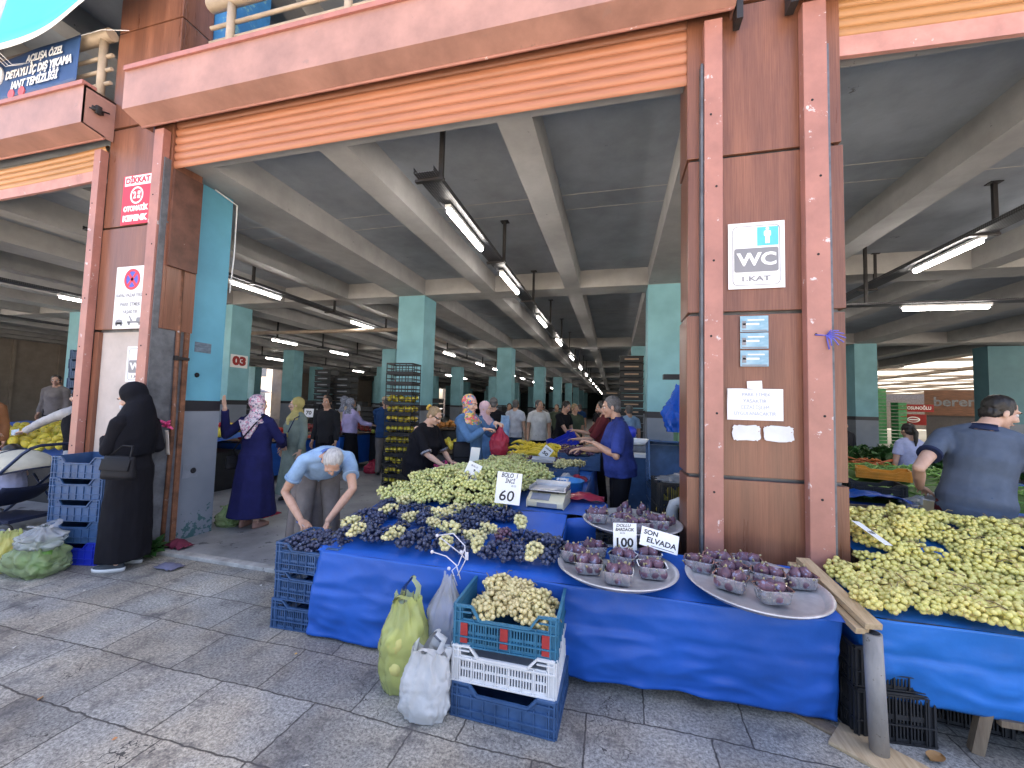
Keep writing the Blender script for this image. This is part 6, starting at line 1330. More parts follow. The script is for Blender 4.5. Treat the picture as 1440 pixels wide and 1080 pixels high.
def hand_segs(mb, w_, d, nrm, s, curl, side, spread=.0):
    """palm with five unequal bent fingers; d points along the fingers, nrm out of the palm"""
    d = d.normalized(); nrm = (nrm - d * nrm.dot(d)).normalized(); x = d.cross(nrm)       # x: across the palm
    M = Matrix((x, d, nrm)).transposed()
    mb.ico(w_ + d * .045 * s, 1, 2, 0, (.040 * s, .050 * s, .016 * s), M)
    mb.ico(w_ + d * .015 * s, 1, 2, 0, (.028 * s, .03 * s, .018 * s), M)
    for i, (ox, L_, c) in enumerate(((-.031, .066, 1.05), (-.0105, .078, 1.0), (.0105, .072, 1.0), (.031, .056, 1.1))):
        p = w_ + x * ox * s + d * (.085 - abs(ox) * .25) * s; a = R(12) * curl * c; pts = [p - d * .02 * s, p]
        for k, f in enumerate((.46, .31, .23)):
            dd = d * math.cos(a) + nrm * math.sin(a) + x * (ox * (1.6 + spread)); p = p + dd.normalized() * L_ * f * s; pts.append(p.copy()); a += R(30) * curl * c
        mb.tube(pts, [.0095 * s, .0092 * s, .0085 * s, .0078 * s, .0055 * s], 8)
        mb.ico(pts[-1], .0060 * s, 1)
    sg = -side
    p = w_ + x * sg * .026 * s + d * .022 * s; pts = [p]
    for L_, a in ((.038, 50), (.030, 32), (.024, 18)):
        dd = d * math.cos(R(a)) + x * sg * math.sin(R(a)) + nrm * (.25 + .25 * curl); p = p + dd.normalized() * L_ * s; pts.append(p.copy())
    mb.tube(pts, [.0135 * s, .0115 * s, .0098 * s, .006 * s], 8); mb.ico(pts[-1], .0068 * s, 1)
    return x, d, nrm
def person(label, loc, rz, s=1.0, lean=0, head=(0, 0), arms=None, voxel=.012, skin=None, top=None, sleeve='short', bottom=None, kind='trousers', hair=None, bald=0, scarf=None, cap=None,
           stout=1.0, hem=.1, shoes=None, z=0.03, legs=None, beard=None, hshift=(0, 0), face=True, cuff=None, collar=None, topmat_low=None, group=None, top_hem=.80, hairlen=0, fem=False, back_scarf=False, apron=None, vest=None, tail=False, flare=1.0):
    skin = skin or M_skin; z0 = z
    t = thing('person', label, 'person', (loc[0], loc[1], z0), R(rz), group)
    W = Matrix.Translation((loc[0], loc[1], z0)) @ Matrix.Rotation(R(rz), 4, 'Z'); Wi = W.inverted()
    RL = Matrix.Rotation(R(lean), 3, 'X'); pel = Vector((0, .0, .93)) * s + Vector((0, .12 * math.sin(R(lean)) * s, 0))
    def U(x, y, zz): return pel + RL @ (Vector((x, y, zz - .93)) * s)          # upper body point of a 1.70 m figure
    shw = .165 if fem else .185
    neck = U(0, .015, 1.44); hc = U(hshift[0], hshift[1] - .015, 1.585)
    HM = Matrix.Translation(hc) @ Matrix.Rotation(R(head[0]), 4, 'Z') @ Matrix.Rotation(R(head[1]), 4, 'X') @ Matrix.Scale(s, 4)
    def Hd(x, y, zz): return HM @ Vector((x, y, zz))
    H3 = HM.to_3x3()
    A = {}
    for side, k in ((1, 'L'), (-1, 'R')):
        sh = U(side * shw * (1 + .10 * (stout - 1)), .012, 1.368); a = (arms or {}).get(k)
        if a: el, wr = Wi @ Vector(a[0]), Wi @ Vector(a[1]); curl = a[2] if len(a) > 2 else 1.0; hd = (Wi.to_3x3() @ Vector(a[3])) if len(a) > 3 else None
        else: el, wr, curl, hd = pel + Vector((side * .222 * s * (.6 + .4 * stout), .02 * s, 1.10 * s - .93 * s)) + (sh - U(side * shw, .012, 1.385)) + (RL @ Vector((0, 0, .17 * s)) - Vector((0, 0, .17 * s))), None, 1.2, None
        if wr is None: wr = el + Vector((side * .012, -.07, -.245)) * s
        A[k] = (sh, el, wr, curl, hd, side)
    Lg = {}
    for side, k in ((1, 'L'), (-1, 'R')):
        hip = pel + Vector((side * .088 * s, 0, -.02 * s)); kn, an, yaw = Vector((side * .095, -.015, .49)) * s, Vector((side * .10, .03, .075)) * s, side * 8
        if legs and k in legs: kn, an, yaw = Vector(legs[k][0]) * s, Vector(legs[k][1]) * s, legs[k][2]
        Lg[k] = (hip, kn, an, yaw, side)
    def torso_rings(infl, z_lo=.86, z_hi=1.43, low=1.0):
        rr = []
        for zz, w_, d_, oy in ((.86, .150, .105, .005), (.93, .158, .115, .008), (1.02, .142, .103, .0), (1.12, .138 + .01 * fem, .104, -.006), (1.22, .150, .114 + .012 * fem, -.012), (1.31, .160, .110, -.002), (1.385, .150, .085, .008), (1.425, .085, .062, .014), (1.45, .055, .052, .014)):
            if zz < z_lo - .001 or zz > z_hi + .03: continue
            q = stout if zz < 1.3 else 1 + (stout - 1) * .5
            a_, b_ = w_ * q + infl, d_ * (q * q if zz < 1.25 else q) + infl
            f = (RL if zz > .9 else Matrix.Rotation(R(lean * .6), 3, 'X'))
            rr.append([pel + f @ (Vector((a_ * math.cos(2 * PI * i / 22) * (1 + 0), oy + b_ * math.sin(2 * PI * i / 22) - (.02 * (stout - 1) / .25 if zz < 1.15 else 0), zz - .93)) * s) for i in range(22)])
        return rr
    # --- one continuous body
    b = MB(); b.loft(torso_rings(0), cap0=True, cap1=True)
    limb(b, [U(0, .015, 1.40), neck, Hd(0, .02, -.05)], [.062 * s, .056 * s, .054 * s])
    for e, r_ in (((0, .012, .030), (.073, .092, .082)), ((0, -.022, -.030), (.060, .064, .078)), ((0, -.034, -.078), (.042, .045, .034)), ((0, -.070, -.096), (.019, .016, .014)), ((.040, -.060, -.030), (.024, .024, .026)), ((-.040, -.060, -.030), (.024, .024, .026)),
                  ((0, -.072, .026), (.052, .020, .014)), ((0, -.086, -.066), (.022, .010, .0085)), ((.077, .012, -.015), (.009, .020, .031)), ((-.077, .012, -.015), (.009, .020, .031)), ((.011, -.097, -.034), (.009, .010, .008)), ((-.011, -.097, -.034), (.009, .010, .008))):
        b.ico(Hd(*e), s, 2, 0, r_, H3.normalized())
    for sg in (-1, 1): b.tube([U(sg * .03, .02, 1.46), U(sg * .10, .016, 1.41), U(sg * shw, .012, 1.37)], [.035 * s, .040 * s, .042 * s], 12)
    b.tube([Hd(0, -.078, .018), Hd(0, -.098, -.008), Hd(0, -.110, -.030), Hd(0, -.098, -.040)], [.009 * s, .010 * s, .0125 * s, .008 * s], 10)
    for k, (sh, el, wr, curl, hd, side) in A.items():
        limb(b, [sh, sh.lerp(el, .45), el, el.lerp(wr, .35), wr], [.050 * s * (.7 + .3 * stout), .045 * s * (.6 + .4 * stout), .036 * s, .038 * s, .026 * s])
        d = hd if hd is not None else (wr - el); nrm = Vector((-side, -.25, 0)) if abs(d.normalized().z) > .55 else Vector((0, 0, -1))
        hand_segs(b, wr + d.normalized() * .012, d, nrm, s, curl, side)
    for k, (hip, kn, an, yaw, side) in Lg.items():
        limb(b, [hip, hip.lerp(kn, .5), kn, kn.lerp(an, .35), an], [.085 * s, .070 * s, .052 * s, .052 * s, .036 * s])
        b.ico(an + Matrix.Rotation(R(yaw), 3, 'Z') @ Vector((0, -.07 * s, -.035 * s)), s, 2, 0, (.035, .10, .03), Matrix.Rotation(R(yaw), 3, 'Z'))
    remeshed(b, 'body', skin, t, max(.0062, voxel * .6) if face else voxel, 1)
    if face:
        for sg in (-1, 1):
            e = MB(); e.ico(Hd(sg * .030, -.0715, .004), .0108 * s, 2); eo = e.build('eye', M_eyew, t)
            e = MB(); e.ico(Hd(sg * .030, -.0785, .003), .0052 * s, 2); e.build('iris', M_iris, eo)
            e = MB(); e.tube([Hd(sg * .014, -.094, .022), Hd(sg * .032, -.092, .029), Hd(sg * .050, -.076, .024)], [.003 * s, .0042 * s, .002 * s], 6); e.build('eyebrow', hair or M_iris, t)
        e = MB(); e.tube([Hd(-.022, -.0885, -.066), Hd(0, -.0985, -.063), Hd(.022, -.0885, -.066)], [.002 * s, .0048 * s, .002 * s], 6); e.build('mouth', M_lip, t)
    # --- clothes
    sd = (loc[0] * 3.7 + loc[1]) % 9
    inf = .020
    def sleeves(c, frac, infl, flare=1.0):
        for k, (sh, el, wr, curl, hd, side) in A.items():
            if frac <= 1:
                e_ = sh.lerp(el, frac); c.tube([sh, sh.lerp(e_, .5), e_], [(.047 + infl) * s * (.7 + .3 * stout), (.053 + infl) * s * (.7 + .3 * stout), (.050 + infl * flare * 1.2) * s], 16); c.ico(sh, (.046 + infl) * s, 2); c.tube([U(side * .035, .022, 1.445), U(side * .11, .016, 1.408), sh], [(.030 + infl) * s, (.040 + infl) * s, (.044 + infl) * s], 12)
            else:
                w2 = el.lerp(wr, frac - 1); c.tube([sh, sh.lerp(el, .5), el], [(.058 + infl) * s * (.7 + .3 * stout), (.05 + infl) * s, (.043 + infl) * s], 16); c.ico(el, (.043 + infl) * s, 2); c.ico(sh, (.046 + infl) * s, 2); c.tube([U(side * .035, .022, 1.445), U(side * .11, .016, 1.408), sh], [(.030 + infl) * s, (.040 + infl) * s, (.044 + infl) * s], 12); c.tube([el, el.lerp(w2, .5), w2], [(.043 + infl) * s, (.041 + infl) * s, (.034 + infl * flare) * s], 16)
    if top:
        c = MB(); c.loft(torso_rings(inf, .86 if kind != 'coat' else .86, 1.40), cap0=True, cap1=True)
        if top_hem < .86: c.loft([[p + (Vector((0, 0, -(.86 - top_hem) * s * k))) for p in torso_rings(inf + .006, .86, .9)[0]] for k in (0, 1)], cap0=True, cap1=True)
        if kind == 'coat':
            R_ = []; base = torso_rings(inf + .004, .93, .94)[0]; cz = sum((p.z for p in base)) / len(base); cx = sum((p.x for p in base)) / 22; cy = sum((p.y for p in base)) / 22
            for k in range(9):
                f = k / 8; R_.append([Vector((cx * (1 - f) + (p.x - cx) * (1 + .42 * flare * f + .05 * math.sin(i * 1.7 + sd) * f + .05 * math.sin(i * 2.9) * f), cy * (1 - f) + (p.y - cy) * (1 + .62 * flare * f + .06 * math.sin(i * 2.3 + sd) * f), p.z + (hem * s - cz) * f - (p.z - cz) * f)) for i, p in enumerate(base)])
            c.loft(R_, cap0=True, cap1=True)
        sleeves(c, {'short': .62, 'half': .95, 'long': 1.93, 'none': .12}[sleeve], .012, 1.15)
        remeshed(c, 'coat' if kind == 'coat' else 'shirt', top, t, voxel, 2, .007 * s, 8, sd)
        if collar:
            c = MB(); ps = []; n = 20
            for i in range(n + 1):
                a = PI / 2 + PI * .12 + (2 * PI - PI * .24) * i / n; ps.append((math.cos(a), math.sin(a)))
            lo = [U(.076 * x, .012 + .066 * -y, 1.425 - .025 * (-y < -.5)) for x, y in ps]; hi = [U(.068 * x, .012 + .060 * -y, 1.475 - .02 * (-y < -.5)) for x, y in ps]; out = [U(.096 * x, .012 + .084 * -y, 1.43 - .03 * (-y < -.5)) for x, y in ps]
            c.loft([lo, hi, out], closed=False); c.build('collar', collar, t, solid=.004)
        if cuff:
            for k, (sh, el, wr, curl, hd, side) in A.items():
                f = {'short': .62, 'half': .95, 'long': 1.9, 'none': .1}[sleeve]; e_ = sh.lerp(el, f); d = (el - sh).normalized(); c = MB(); r_ = (.052 + .0175) * s * 1.02; c.tube([e_ - d * .022, e_ + d * .004], [r_ + .0005, r_ - .001], 18); c.build('cuff', cuff, t)
    if vest:
        c = MB(); c.loft([[p + (Vector((0, 0, 0))) for p in r_] for r_ in torso_rings(inf + .014, .86, 1.40)], cap0=True, cap1=True); remeshed(c, 'vest', vest, t, voxel, 2, .008, 7, sd)
    if bottom and kind == 'trousers':
        c = MB(); c.loft(torso_rings(.012, .86, 1.0)[:3], cap0=True, cap1=True)
        for k, (hip, kn, an, yaw, side) in Lg.items():
            e_ = an + Vector((0, 0, -.02)); w_ = .6 + .4 * stout
            c.tube([hip + Vector((0, 0, .03)), hip.lerp(kn, .5), kn, kn.lerp(e_, .5), e_], [.100 * s * w_, .088 * s * w_, .072 * s, .068 * s, .066 * s], 18); c.ico(hip, .100 * s * w_, 2); c.ico(kn, .072 * s, 2)
        remeshed(c, 'trousers', bottom, t, voxel, 2, .008, 9, sd + 3)
    if bottom and kind in ('skirt',):
        c = MB(); base = torso_rings(.012, .93, .94)[0]; cz = sum((p.z for p in base)) / 22; R_ = []
        for k in range(9):
            f = k / 8; R_.append([Vector((p.x * (1 + .40 * f + .05 * math.sin(i * 2.1 + sd) * f), p.y * (1 + .55 * f + .05 * math.sin(i * 2.7) * f), p.z + (hem * s - cz) * f - (p.z - cz) * f)) for i, p in enumerate(base)])
        c.loft(R_, cap0=True, cap1=True); remeshed(c, 'skirt', bottom, t, voxel, 1, .008, 8, sd)
    if apron:
        base = torso_rings(.030, .93, .94)[0]; R_ = []; cz = sum((p.z for p in base)) / 22
        for k in range(10):
            f = k / 9; R_.append([Vector((base[11 + i].x * (1 + .22 * f) if 0 <= i < 12 else 0, base[11 + i].y * (1 + .35 * f) - .02 + .012 * math.sin(i * 1.9 + 2 * f) * f, base[11 + i].z + .08 * s - (cz - .22 * s + .08 * s) * f)) for i in range(0, 11)])
        c = MB(); c.loft(R_, closed=False); c.build('apron', apron, t, solid=.006)
    for k, (hip, kn, an, yaw, side) in Lg.items():
        Q = Matrix.Translation((an.x, an.y, 0)) @ Matrix.Rotation(R(yaw), 4, 'Z'); R_ = []
        for zz, wx, y0, y1 in ((.0, .040, .055, -.185), (.022, .043, .060, -.190), (.04, .042, .058, -.185), (.065, .038, .055, -.13), (.09, .038, .05, -.05)):
            R_.append([Q @ Vector((wx * s * math.cos(a) * (1 if math.sin(a) < .3 else .85), (y0 + y1) / 2 * s + (y0 - y1) / 2 * s * math.sin(a), zz * s + .001)) for a in [2 * PI * i / 20 for i in range(20)]])
        c = MB(); c.loft(R_, cap0=True, cap1=True)
        if isinstance(shoes, tuple):
            so_ = c.build('shoe', shoes[0], t); c = MB(); c.loft([[p + Vector((0, 0, 0)) for p in [q_ + (q_ - Q @ Vector((0, -.065 * s, q_.z))) * .06 for q_ in R_[0]]], [q_ + (q_ - Q @ Vector((0, -.065 * s, q_.z))) * .07 + Vector((0, 0, .010)) for q_ in R_[1]]], cap0=True, cap1=True); c.build('sole', shoes[1], so_)
        else: c.build('shoe', shoes or M_bcrate, t)
    # --- head cover
    if hair:
        c = MB(); c.ico(Hd(0, .024, .040), s, 3, 0, (.0805, .0905, .0835), H3.normalized()); c.ico(Hd(0, .050, -.02), s, 2, 0, (.072, .058, .07), H3.normalized())
        for sg in (-1, 1): c.ico(Hd(sg * .064, .004, .012), s, 2, 0, (.017, .034, .045), H3.normalized())
        if hairlen: c.ico(Hd(0, .075, -.04), s, 2, 0, (.06, .045, .075), H3.normalized())
        if tail: limb(c, [Hd(0, .10, .03), Hd(0, .14, -.04), Hd(0, .125, -.17), Hd(0, .11, -.25)], [.028 * s, .035 * s, .028 * s, .01 * s], 8)
        remeshed(c, 'hair', hair, t, max(.0065, voxel * .6), 1, .004, 42, sd)
    if beard:
        c = MB(); c.ico(Hd(0, -.040, -.080), s, 2, 0, (.049, .052, .038), H3.normalized()); c.ico(Hd(0, -.092, -.052), s, 2, 0, (.026, .008, .005), H3.normalized()); remeshed(c, 'beard', beard, t, .007, 1)
    if cap:
        c = MB(); c.ico(Hd(0, .014, .055), s, 3, 0, (.088, .104, .070), H3.normalized()); c.ico(Hd(0, -.105, .045), s, 2, 0, (.062, .060, .010), H3.normalized()); remeshed(c, 'cap', cap, t, .008, 1)
    if scarf:
        c = MB(); c.ico(Hd(0, .034, .026), s, 3, 0, (.092, .104, .106), H3.normalized()); c.ico(Hd(0, .020, -.055), s, 2, 0, (.080, .082, .07), H3.normalized()); c.ico(Hd(0, -.022, -.108), s, 2, 0, (.060, .062, .034), H3.normalized())
        n = 20; R_ = []
        for zz, w_, d_, oy in ((1.50, .082, .082, .02), (1.45, .098, .094, .012), (1.40, .150, .115, .008), (1.35, .185, .135, 0), (1.30, .150, .128, -.012)):
            R_.append([U(w_ * math.cos(2 * PI * i / n), oy + d_ * math.sin(2 * PI * i / n), zz) for i in range(n)])
        c.loft(R_, cap0=True, cap1=True)
        if back_scarf: c.loft([[U(.15, .115, 1.38), U(-.15, .115, 1.38), U(-.15, .150, 1.38), U(.15, .150, 1.38)], [U(.12, .13, 1.30), U(-.12, .13, 1.30), U(-.12, .165, 1.30), U(.12, .165, 1.30)], [U(.03, .12, 1.14), U(-.03, .12, 1.14), U(-.03, .165, 1.14), U(.03, .165, 1.14)]], cap0=True, cap1=True)
        remeshed(c, 'headscarf', scarf, t, max(.008, voxel * .7), 2, .006, 16, sd)
    return t, A, U, Hd, W
def strap(name, parent, pts, m, w_=.012):
    c = MB(); L_ = [Vector(p) + Vector((0, 0, w_)) for p in pts]; Rr = [Vector(p) - Vector((0, 0, w_)) for p in pts]; c.loft([L_, Rr], closed=False); return c.build(name, m, parent, solid=.004)
def handbag(label, loc, rz, w_, h_, d_, m, strap_pts=None):
    o = thing('handbag', label, 'bag', loc, R(rz)); c = MB(); R_ = []
    for k in range(7):
        f = k / 6; ww = w_ / 2 * (1 - .12 * f); dd = d_ / 2 * (1 - .55 * f ** 1.5); n = 18
        R_.append([Vector((ww * abs(math.cos(a)) ** .5 * (1 if math.cos(a) > 0 else -1), dd * abs(math.sin(a)) ** .7 * (1 if math.sin(a) > 0 else -1) + .006 * nz(k, a * 2, loc[0]), -h_ / 2 + h_ * f + .008 * nz(a, k, 3))) for a in [2 * PI * i / n for i in range(n)]])
    c.loft(R_, cap0=True, cap1=True); c.build('bag_body', m, o)
    c = MB(); c.cbox((0, -d_ / 2 * .75, h_ * .12), (w_ * .86, .012, h_ * .5), bev=.004, rot=(R(-12), 0, 0)); c.build('flap', m, o)
    if strap_pts:
        c = MB(); Wi = (Matrix.Translation(loc) @ Matrix.Rotation(R(rz), 4, 'Z')).inverted(); c.tube([Wi @ Vector(p) for p in strap_pts], .008, 6); c.build('strap', m, o)
    return o
M_leath = mat('black_leather', (.010, .010, .013), .6, var=.2, spec=.2)
c_black = cloth('black', (.008, .008, .012)); c_navy = cloth('navy', (.014, .016, .085)); c_dark = cloth('charcoal', (.02, .02, .024)); c_lblue = cloth('light_blue', (.30, .46, .68)); c_white = cloth('white', (.62, .66, .76))
c_grey = cloth('grey', (.19, .17, .165)); c_jean = cloth('jeans', (.045, .085, .17)); c_denim = cloth('denim', (.085, .19, .37), var=.2); c_lilac = cloth('lilac', (.46, .40, .66)); c_seller = cloth('blue_heather', (.035, .06, .27), var=.25)
c_rman = cloth('slate_blue', (.105, .135, .195), var=.12); c_navyj = cloth('navy_jacket', (.018, .06, .17)); c_sage = cloth('sage_grey', (.20, .25, .22)); c_beige = cloth('beige', (.50, .41, .30)); c_lav = cloth('lavender', (.42, .45, .66)); c_maroon = cloth('maroon', (.12, .02, .025)); c_olive = cloth('olive', (.07, .09, .06)); c_lgrey = cloth('light_grey', (.50, .49, .50))
h_grey = mat('hair_white', (.55, .54, .53), .7, col2=(.30, .29, .29), scale=60, stretch=(1, 1, .3)); h_black = mat('hair_black', (.018, .014, .012), .45, var=.3, scale=50); h_salt = mat('hair_grey', (.16, .15, .15), .55, col2=(.05, .05, .05), scale=60); h_blond = mat('hair_fair', (.36, .25, .13), .55, col2=(.18, .12, .07), scale=50)
p_flor = pattern('floral_scarf', [(.70, .60, .64), (.62, .24, .36), (.72, .66, .70), (.16, .16, .24), (.60, .42, .50)], 55); p_col = pattern('bright_scarf', [(.75, .55, .10), (.70, .10, .22), (.20, .30, .12), (.75, .45, .40), (.70, .18, .10), (.10, .25, .45)], 42); p_grey = pattern('grey_scarf', [(.10, .11, .16), (.30, .33, .40), (.16, .17, .22)], 70)
p_str = pattern('pink_stripe', [(.55, .30, .36), (.66, .60, .60), (.30, .16, .24)], 30); p_dress = pattern('speckled_dress', [(.12, .13, .20), (.36, .38, .48)], 70)
HEMP = None
# 1 woman in black chador, arms folded, standing at the crate stack
X, Y_ = -4.45, 2.82
t, A, U, Hd, W = person('person in a long black chador and white soled trainers standing by the crate stack', (X, Y_), -72, s=1.0, head=(8, 26), hshift=(0, -.03), skin=M_skin2, voxel=.011, arms={'L': ((-4.45, 2.62, 1.10), (-4.57, 2.68, 1.22), 1.2, (-.35, .9, .1)), 'R': ((-4.42, 3.02, 1.10), (-4.57, 2.94, 1.18), 1.6, (-.3, -1, .1))}, top=c_black, kind='coat', sleeve='long', hem=.09, stout=1.04, flare=.38, fem=True, shoes=(mat('trainer_dark', (.04, .05, .065), .6), M_wcrate), z=0.0, bottom=None)
c = MB(); c.ico(Hd(0, .040, .034), 1, 3, 0, (.100, .116, .118), (W.to_3x3().inverted() @ W.to_3x3())); c.ico(Hd(0, .05, -.06), 1, 2, 0, (.10, .105, .10)); n = 26; R_ = []
for zz, w_, d_, oy in ((1.54, .105, .10, .03), (1.46, .135, .13, .02), (1.40, .175, .140, .01), (1.30, .205, .158, -.005), (1.18, .210, .172, -.015), (1.08, .200, .166, -.015), (1.02, .185, .155, -.005)):
    R_.append([U(w_ * math.cos(2 * PI * i / n), oy + d_ * math.sin(2 * PI * i / n), zz + .03 * math.sin(2 * PI * i / n)) for i in range(n)])
c.loft(R_, cap0=True, cap1=True); remeshed(c, 'chador', cloth('chador', (.006, .0065, .011), var=.1), t, .011, 3, .012, 6, 4)
c = MB(); c.ico(Hd(0, -.078, -.055), 1, 2, 0, (.050, .036, .050)); c.build('face_cover', pattern('pale_print', [(.45, .50, .58), (.25, .30, .38), (.6, .62, .66)], 60), t)
handbag('soft black handbag hanging at the front of the black chador', (-4.13, 2.53, .985), 8, .32, .19, .10, M_leath, [(-4.26, 2.53, 1.07), (-4.22, 2.60, 1.16), (-4.10, 2.60, 1.16), (-4.01, 2.53, 1.07)])
# 2 woman in navy coat leaning on the blue column
X, Y_ = -4.34, 4.08
t, A, U, Hd, W = person('person in a long navy coat and floral headscarf leaning a hand on the blue column', (X, Y_), 186, s=.955, head=(-12, 0), skin=M_skin2, voxel=.011, arms={'L': ((-4.72, 3.99, 1.14), (-4.588, 3.84, 1.49), .25, (-.05, -.12, 1)), 'R': ((-4.10, 4.22, 1.08), (-4.22, 4.38, 1.0), 1.2)}, top=c_navy, kind='coat', sleeve='long', hem=.15, stout=1.12, fem=True, scarf=p_flor, back_scarf=True, shoes=mat('nude_shoe', (.45, .25, .20), .5), face=False)
pts = [(-4.18, 4.03, 1.42), (-4.22, 3.93, 1.30), (-4.34, 3.885, 1.13), (-4.48, 3.90, .98), (-4.53, 3.98, .90)]; handbag('small black crossbody bag on the hip of the navy coat', (-4.56, 3.98, .82), 80, .2, .16, .08, M_leath, pts)
# 3 woman in pale yellow headscarf
t, A, U, Hd, W = person('person in a pale yellow headscarf and sage cardigan facing the aisle with a dark bag', (-4.93, 5.35), -18, s=.95, head=(-38, 4), skin=M_skin2, voxel=.013, top=c_sage, sleeve='long', bottom=c_sage, kind='skirt', hem=.12, fem=True, stout=1.12, scarf=cloth('butter', (.55, .46, .18)), top_hem=.66)
c = MB(); c.loft([[U(.07 * math.cos(a) , -.13 + .02 * math.sin(a), zz) for a in [2 * PI * i / 12 for i in range(12)]] for zz in (.74, 1.0, 1.30)], cap0=True, cap1=True); c.build('striped_top', p_str, t)
c = MB(); c.loft([[U(.035 * math.cos(a) + .03, -.155 + .012 * math.sin(a), zz) for a in [2 * PI * i / 12 for i in range(12)]] for zz in (1.05, 1.2, 1.36)], cap0=True, cap1=True); c.build('scarf_end', bpy.data.materials['cloth_butter'], t)
handbag('dark navy shoulder bag before the sage cardigan', (-4.96, 5.12, .98), -20, .24, .22, .09, c_navy, [(-4.88, 5.14, 1.10), (-4.82, 5.20, 1.32), (-4.78, 5.33, 1.39)])
# 4 man bending over the black grapes
t, A, U, Hd, W = person('person with white hair in a light blue polo bending over black grapes with scissors', (-2.80, 3.38), 50, s=1.0, lean=76, head=(4, 70), hshift=(0, -.03), skin=M_skin, voxel=.0105, arms={'R': ((-2.86, 3.02, .78), (-2.60, 2.93, .585), 1.5, (.75, -.35, -.25)), 'L': ((-2.22, 3.10, .84), (-2.32, 2.93, .60), .9, (-.1, -.25, -.7))}, top=c_lblue, sleeve='short', bottom=c_grey, kind='trousers', hair=h_grey, stout=1.12, cuff=c_lblue, collar=cloth('collar_blue', (.13, .21, .50)), apron=cloth('apron_taupe', (.20, .175, .17)), legs={'L': ((.12, -.0, .49), (.14, .06, .075), 15), 'R': ((-.12, -.0, .49), (-.13, .06, .075), -10)})
o = thing('scissors', 'small scissors in the hand of the bending man', 'scissors', (-2.56, 2.90, .56)); o.rotation_euler = (R(70), 0, R(-35))
c = MB()
for sg in (-1, 1): c.loft([[Vector((sg * .004, y, z)) for y, z in ((-.0015, .0), (.0015, .0), (.0015, .012), (-.0015, .012))], [Vector((sg * .012 + .10 * 1, y, z)) for y, z in ((-.001, 0), (.001, 0), (.001, .003), (-.001, .003))]], cap0=True, cap1=True)
c.build('blade', M_alu, o)
for sg in (-1, 1): c = MB(); c.tube([(-.03 + .022 * math.cos(a), 0, sg * .018 + .014 * math.sin(a)) for a in [2 * PI * i / 14 for i in range(15)]], .004, 6); c.build('grip', mat('blue_grip', (.05, .12, .4), .4), o)
# 5 shoppers by the dark red fruit
person('person in a lilac cardigan, black skirt and grey patterned headscarf seen from behind', (-5.88, 8.0), 160, s=.97, head=(-10, 8), voxel=.014, top=c_lilac, sleeve='long', bottom=c_black, kind='skirt', hem=.06, fem=True, stout=1.1, scarf=p_grey, shoes=M_wcrate, face=False, arms={'R': ((-5.62, 8.08, 1.13), (-5.42, 8.2, 1.08), 1.2)})
person('person in a beige top and speckled long skirt half hidden by the lilac cardigan', (-6.38, 8.45), 150, s=1.0, head=(0, 10), voxel=.014, top=c_beige, sleeve='half', bottom=p_dress, kind='skirt', hem=.06, fem=True, scarf=p_grey, face=False)
person('person in a beige cap, navy jacket and grey trousers standing with his back turned', (-4.90, 7.86), 205, s=1.01, head=(30, 6), voxel=.013, top=c_navyj, sleeve='long', bottom=c_grey, kind='trousers', hair=h_salt, cap=cloth('cap_beige', (.50, .42, .30)), stout=1.12, face=False, top_hem=.80, arms={'L': ((-5.16, 7.95, 1.15), (-5.15, 8.12, 1.38), 1.4)})
bag('plastic_bag', 'white printed bag standing by the grey trousers', M_fwht, (-4.55, 7.78, .03), .34, .2, .34, 51, rz=.2); bag('plastic_bag', 'dark red bag on the floor left of the grey trousers', M_fred, (-5.25, 7.95, .03), .3, .22, .26, 52)
person('person with dark hair behind the pale yellow headscarf', (-5.3, 6.5), 10, s=.98, voxel=.014, top=c_dark, bottom=c_black, hair=h_black, sleeve='long')
# 7 woman in black T-shirt with pink bag
t, A, U, Hd, W = person('person in black, fair hair pinned by a yellow flower, filling a pink bag', (-2.36, 4.62), 78, s=.93, lean=18, head=(6, 30), hshift=(0, -.04), skin=M_skin2, voxel=.011, top=c_black, sleeve='half', bottom=c_black, kind='trousers', stout=1.32, fem=True, hair=h_blond, arms={'R': ((-2.16, 4.40, 1.00), (-1.98, 4.40, .90), 1.3, (1, -.1, -.2)), 'L': ((-2.12, 4.80, 1.0), (-1.97, 4.66, .90), 1.3, (1, -.2, -.2))}, cuff=pattern('sequin_cuff', [(.02, .02, .03), (.4, .4, .45)], 160), top_hem=.72)
c = MB(); c.ico(Hd(0, .115, .045), .034, 2); c.build('hair_bun', h_blond, t)
c = MB()
for k in range(7): a = 2 * PI * k / 7; c.ico(Hd(-.035 + .028 * math.cos(a), .11 + .01, .06 + .028 * math.sin(a)), .017, 1)
c.build('hair_flower', mat('yellow_flower', (.75, .5, .08), .5), t)
c = MB(); c.tube([Hd(-.080, -.02, .01), Hd(-.082, -.075, .02)], .004, 5); c.tube([Hd(-.02, -.10, .005), Hd(-.06, -.093, .008), Hd(-.08, -.06, .012)], .006, 6); c.build('glasses', M_bcrate, t)
bag('plastic_bag', 'bright pink bag being filled by the woman in black', M_fpnk, (-1.98, 4.50, .62), .26, .16, .26, 55, handles=True, neck=.7, wr=.2)
bag('plastic_bag', 'clear bag of dark grapes hanging by the woman in black', M_fclr, (-2.16, 4.52, .40), .20, .14, .36, 56, neck=.3, wr=.18, content=[(M_redg, 14, .03)])
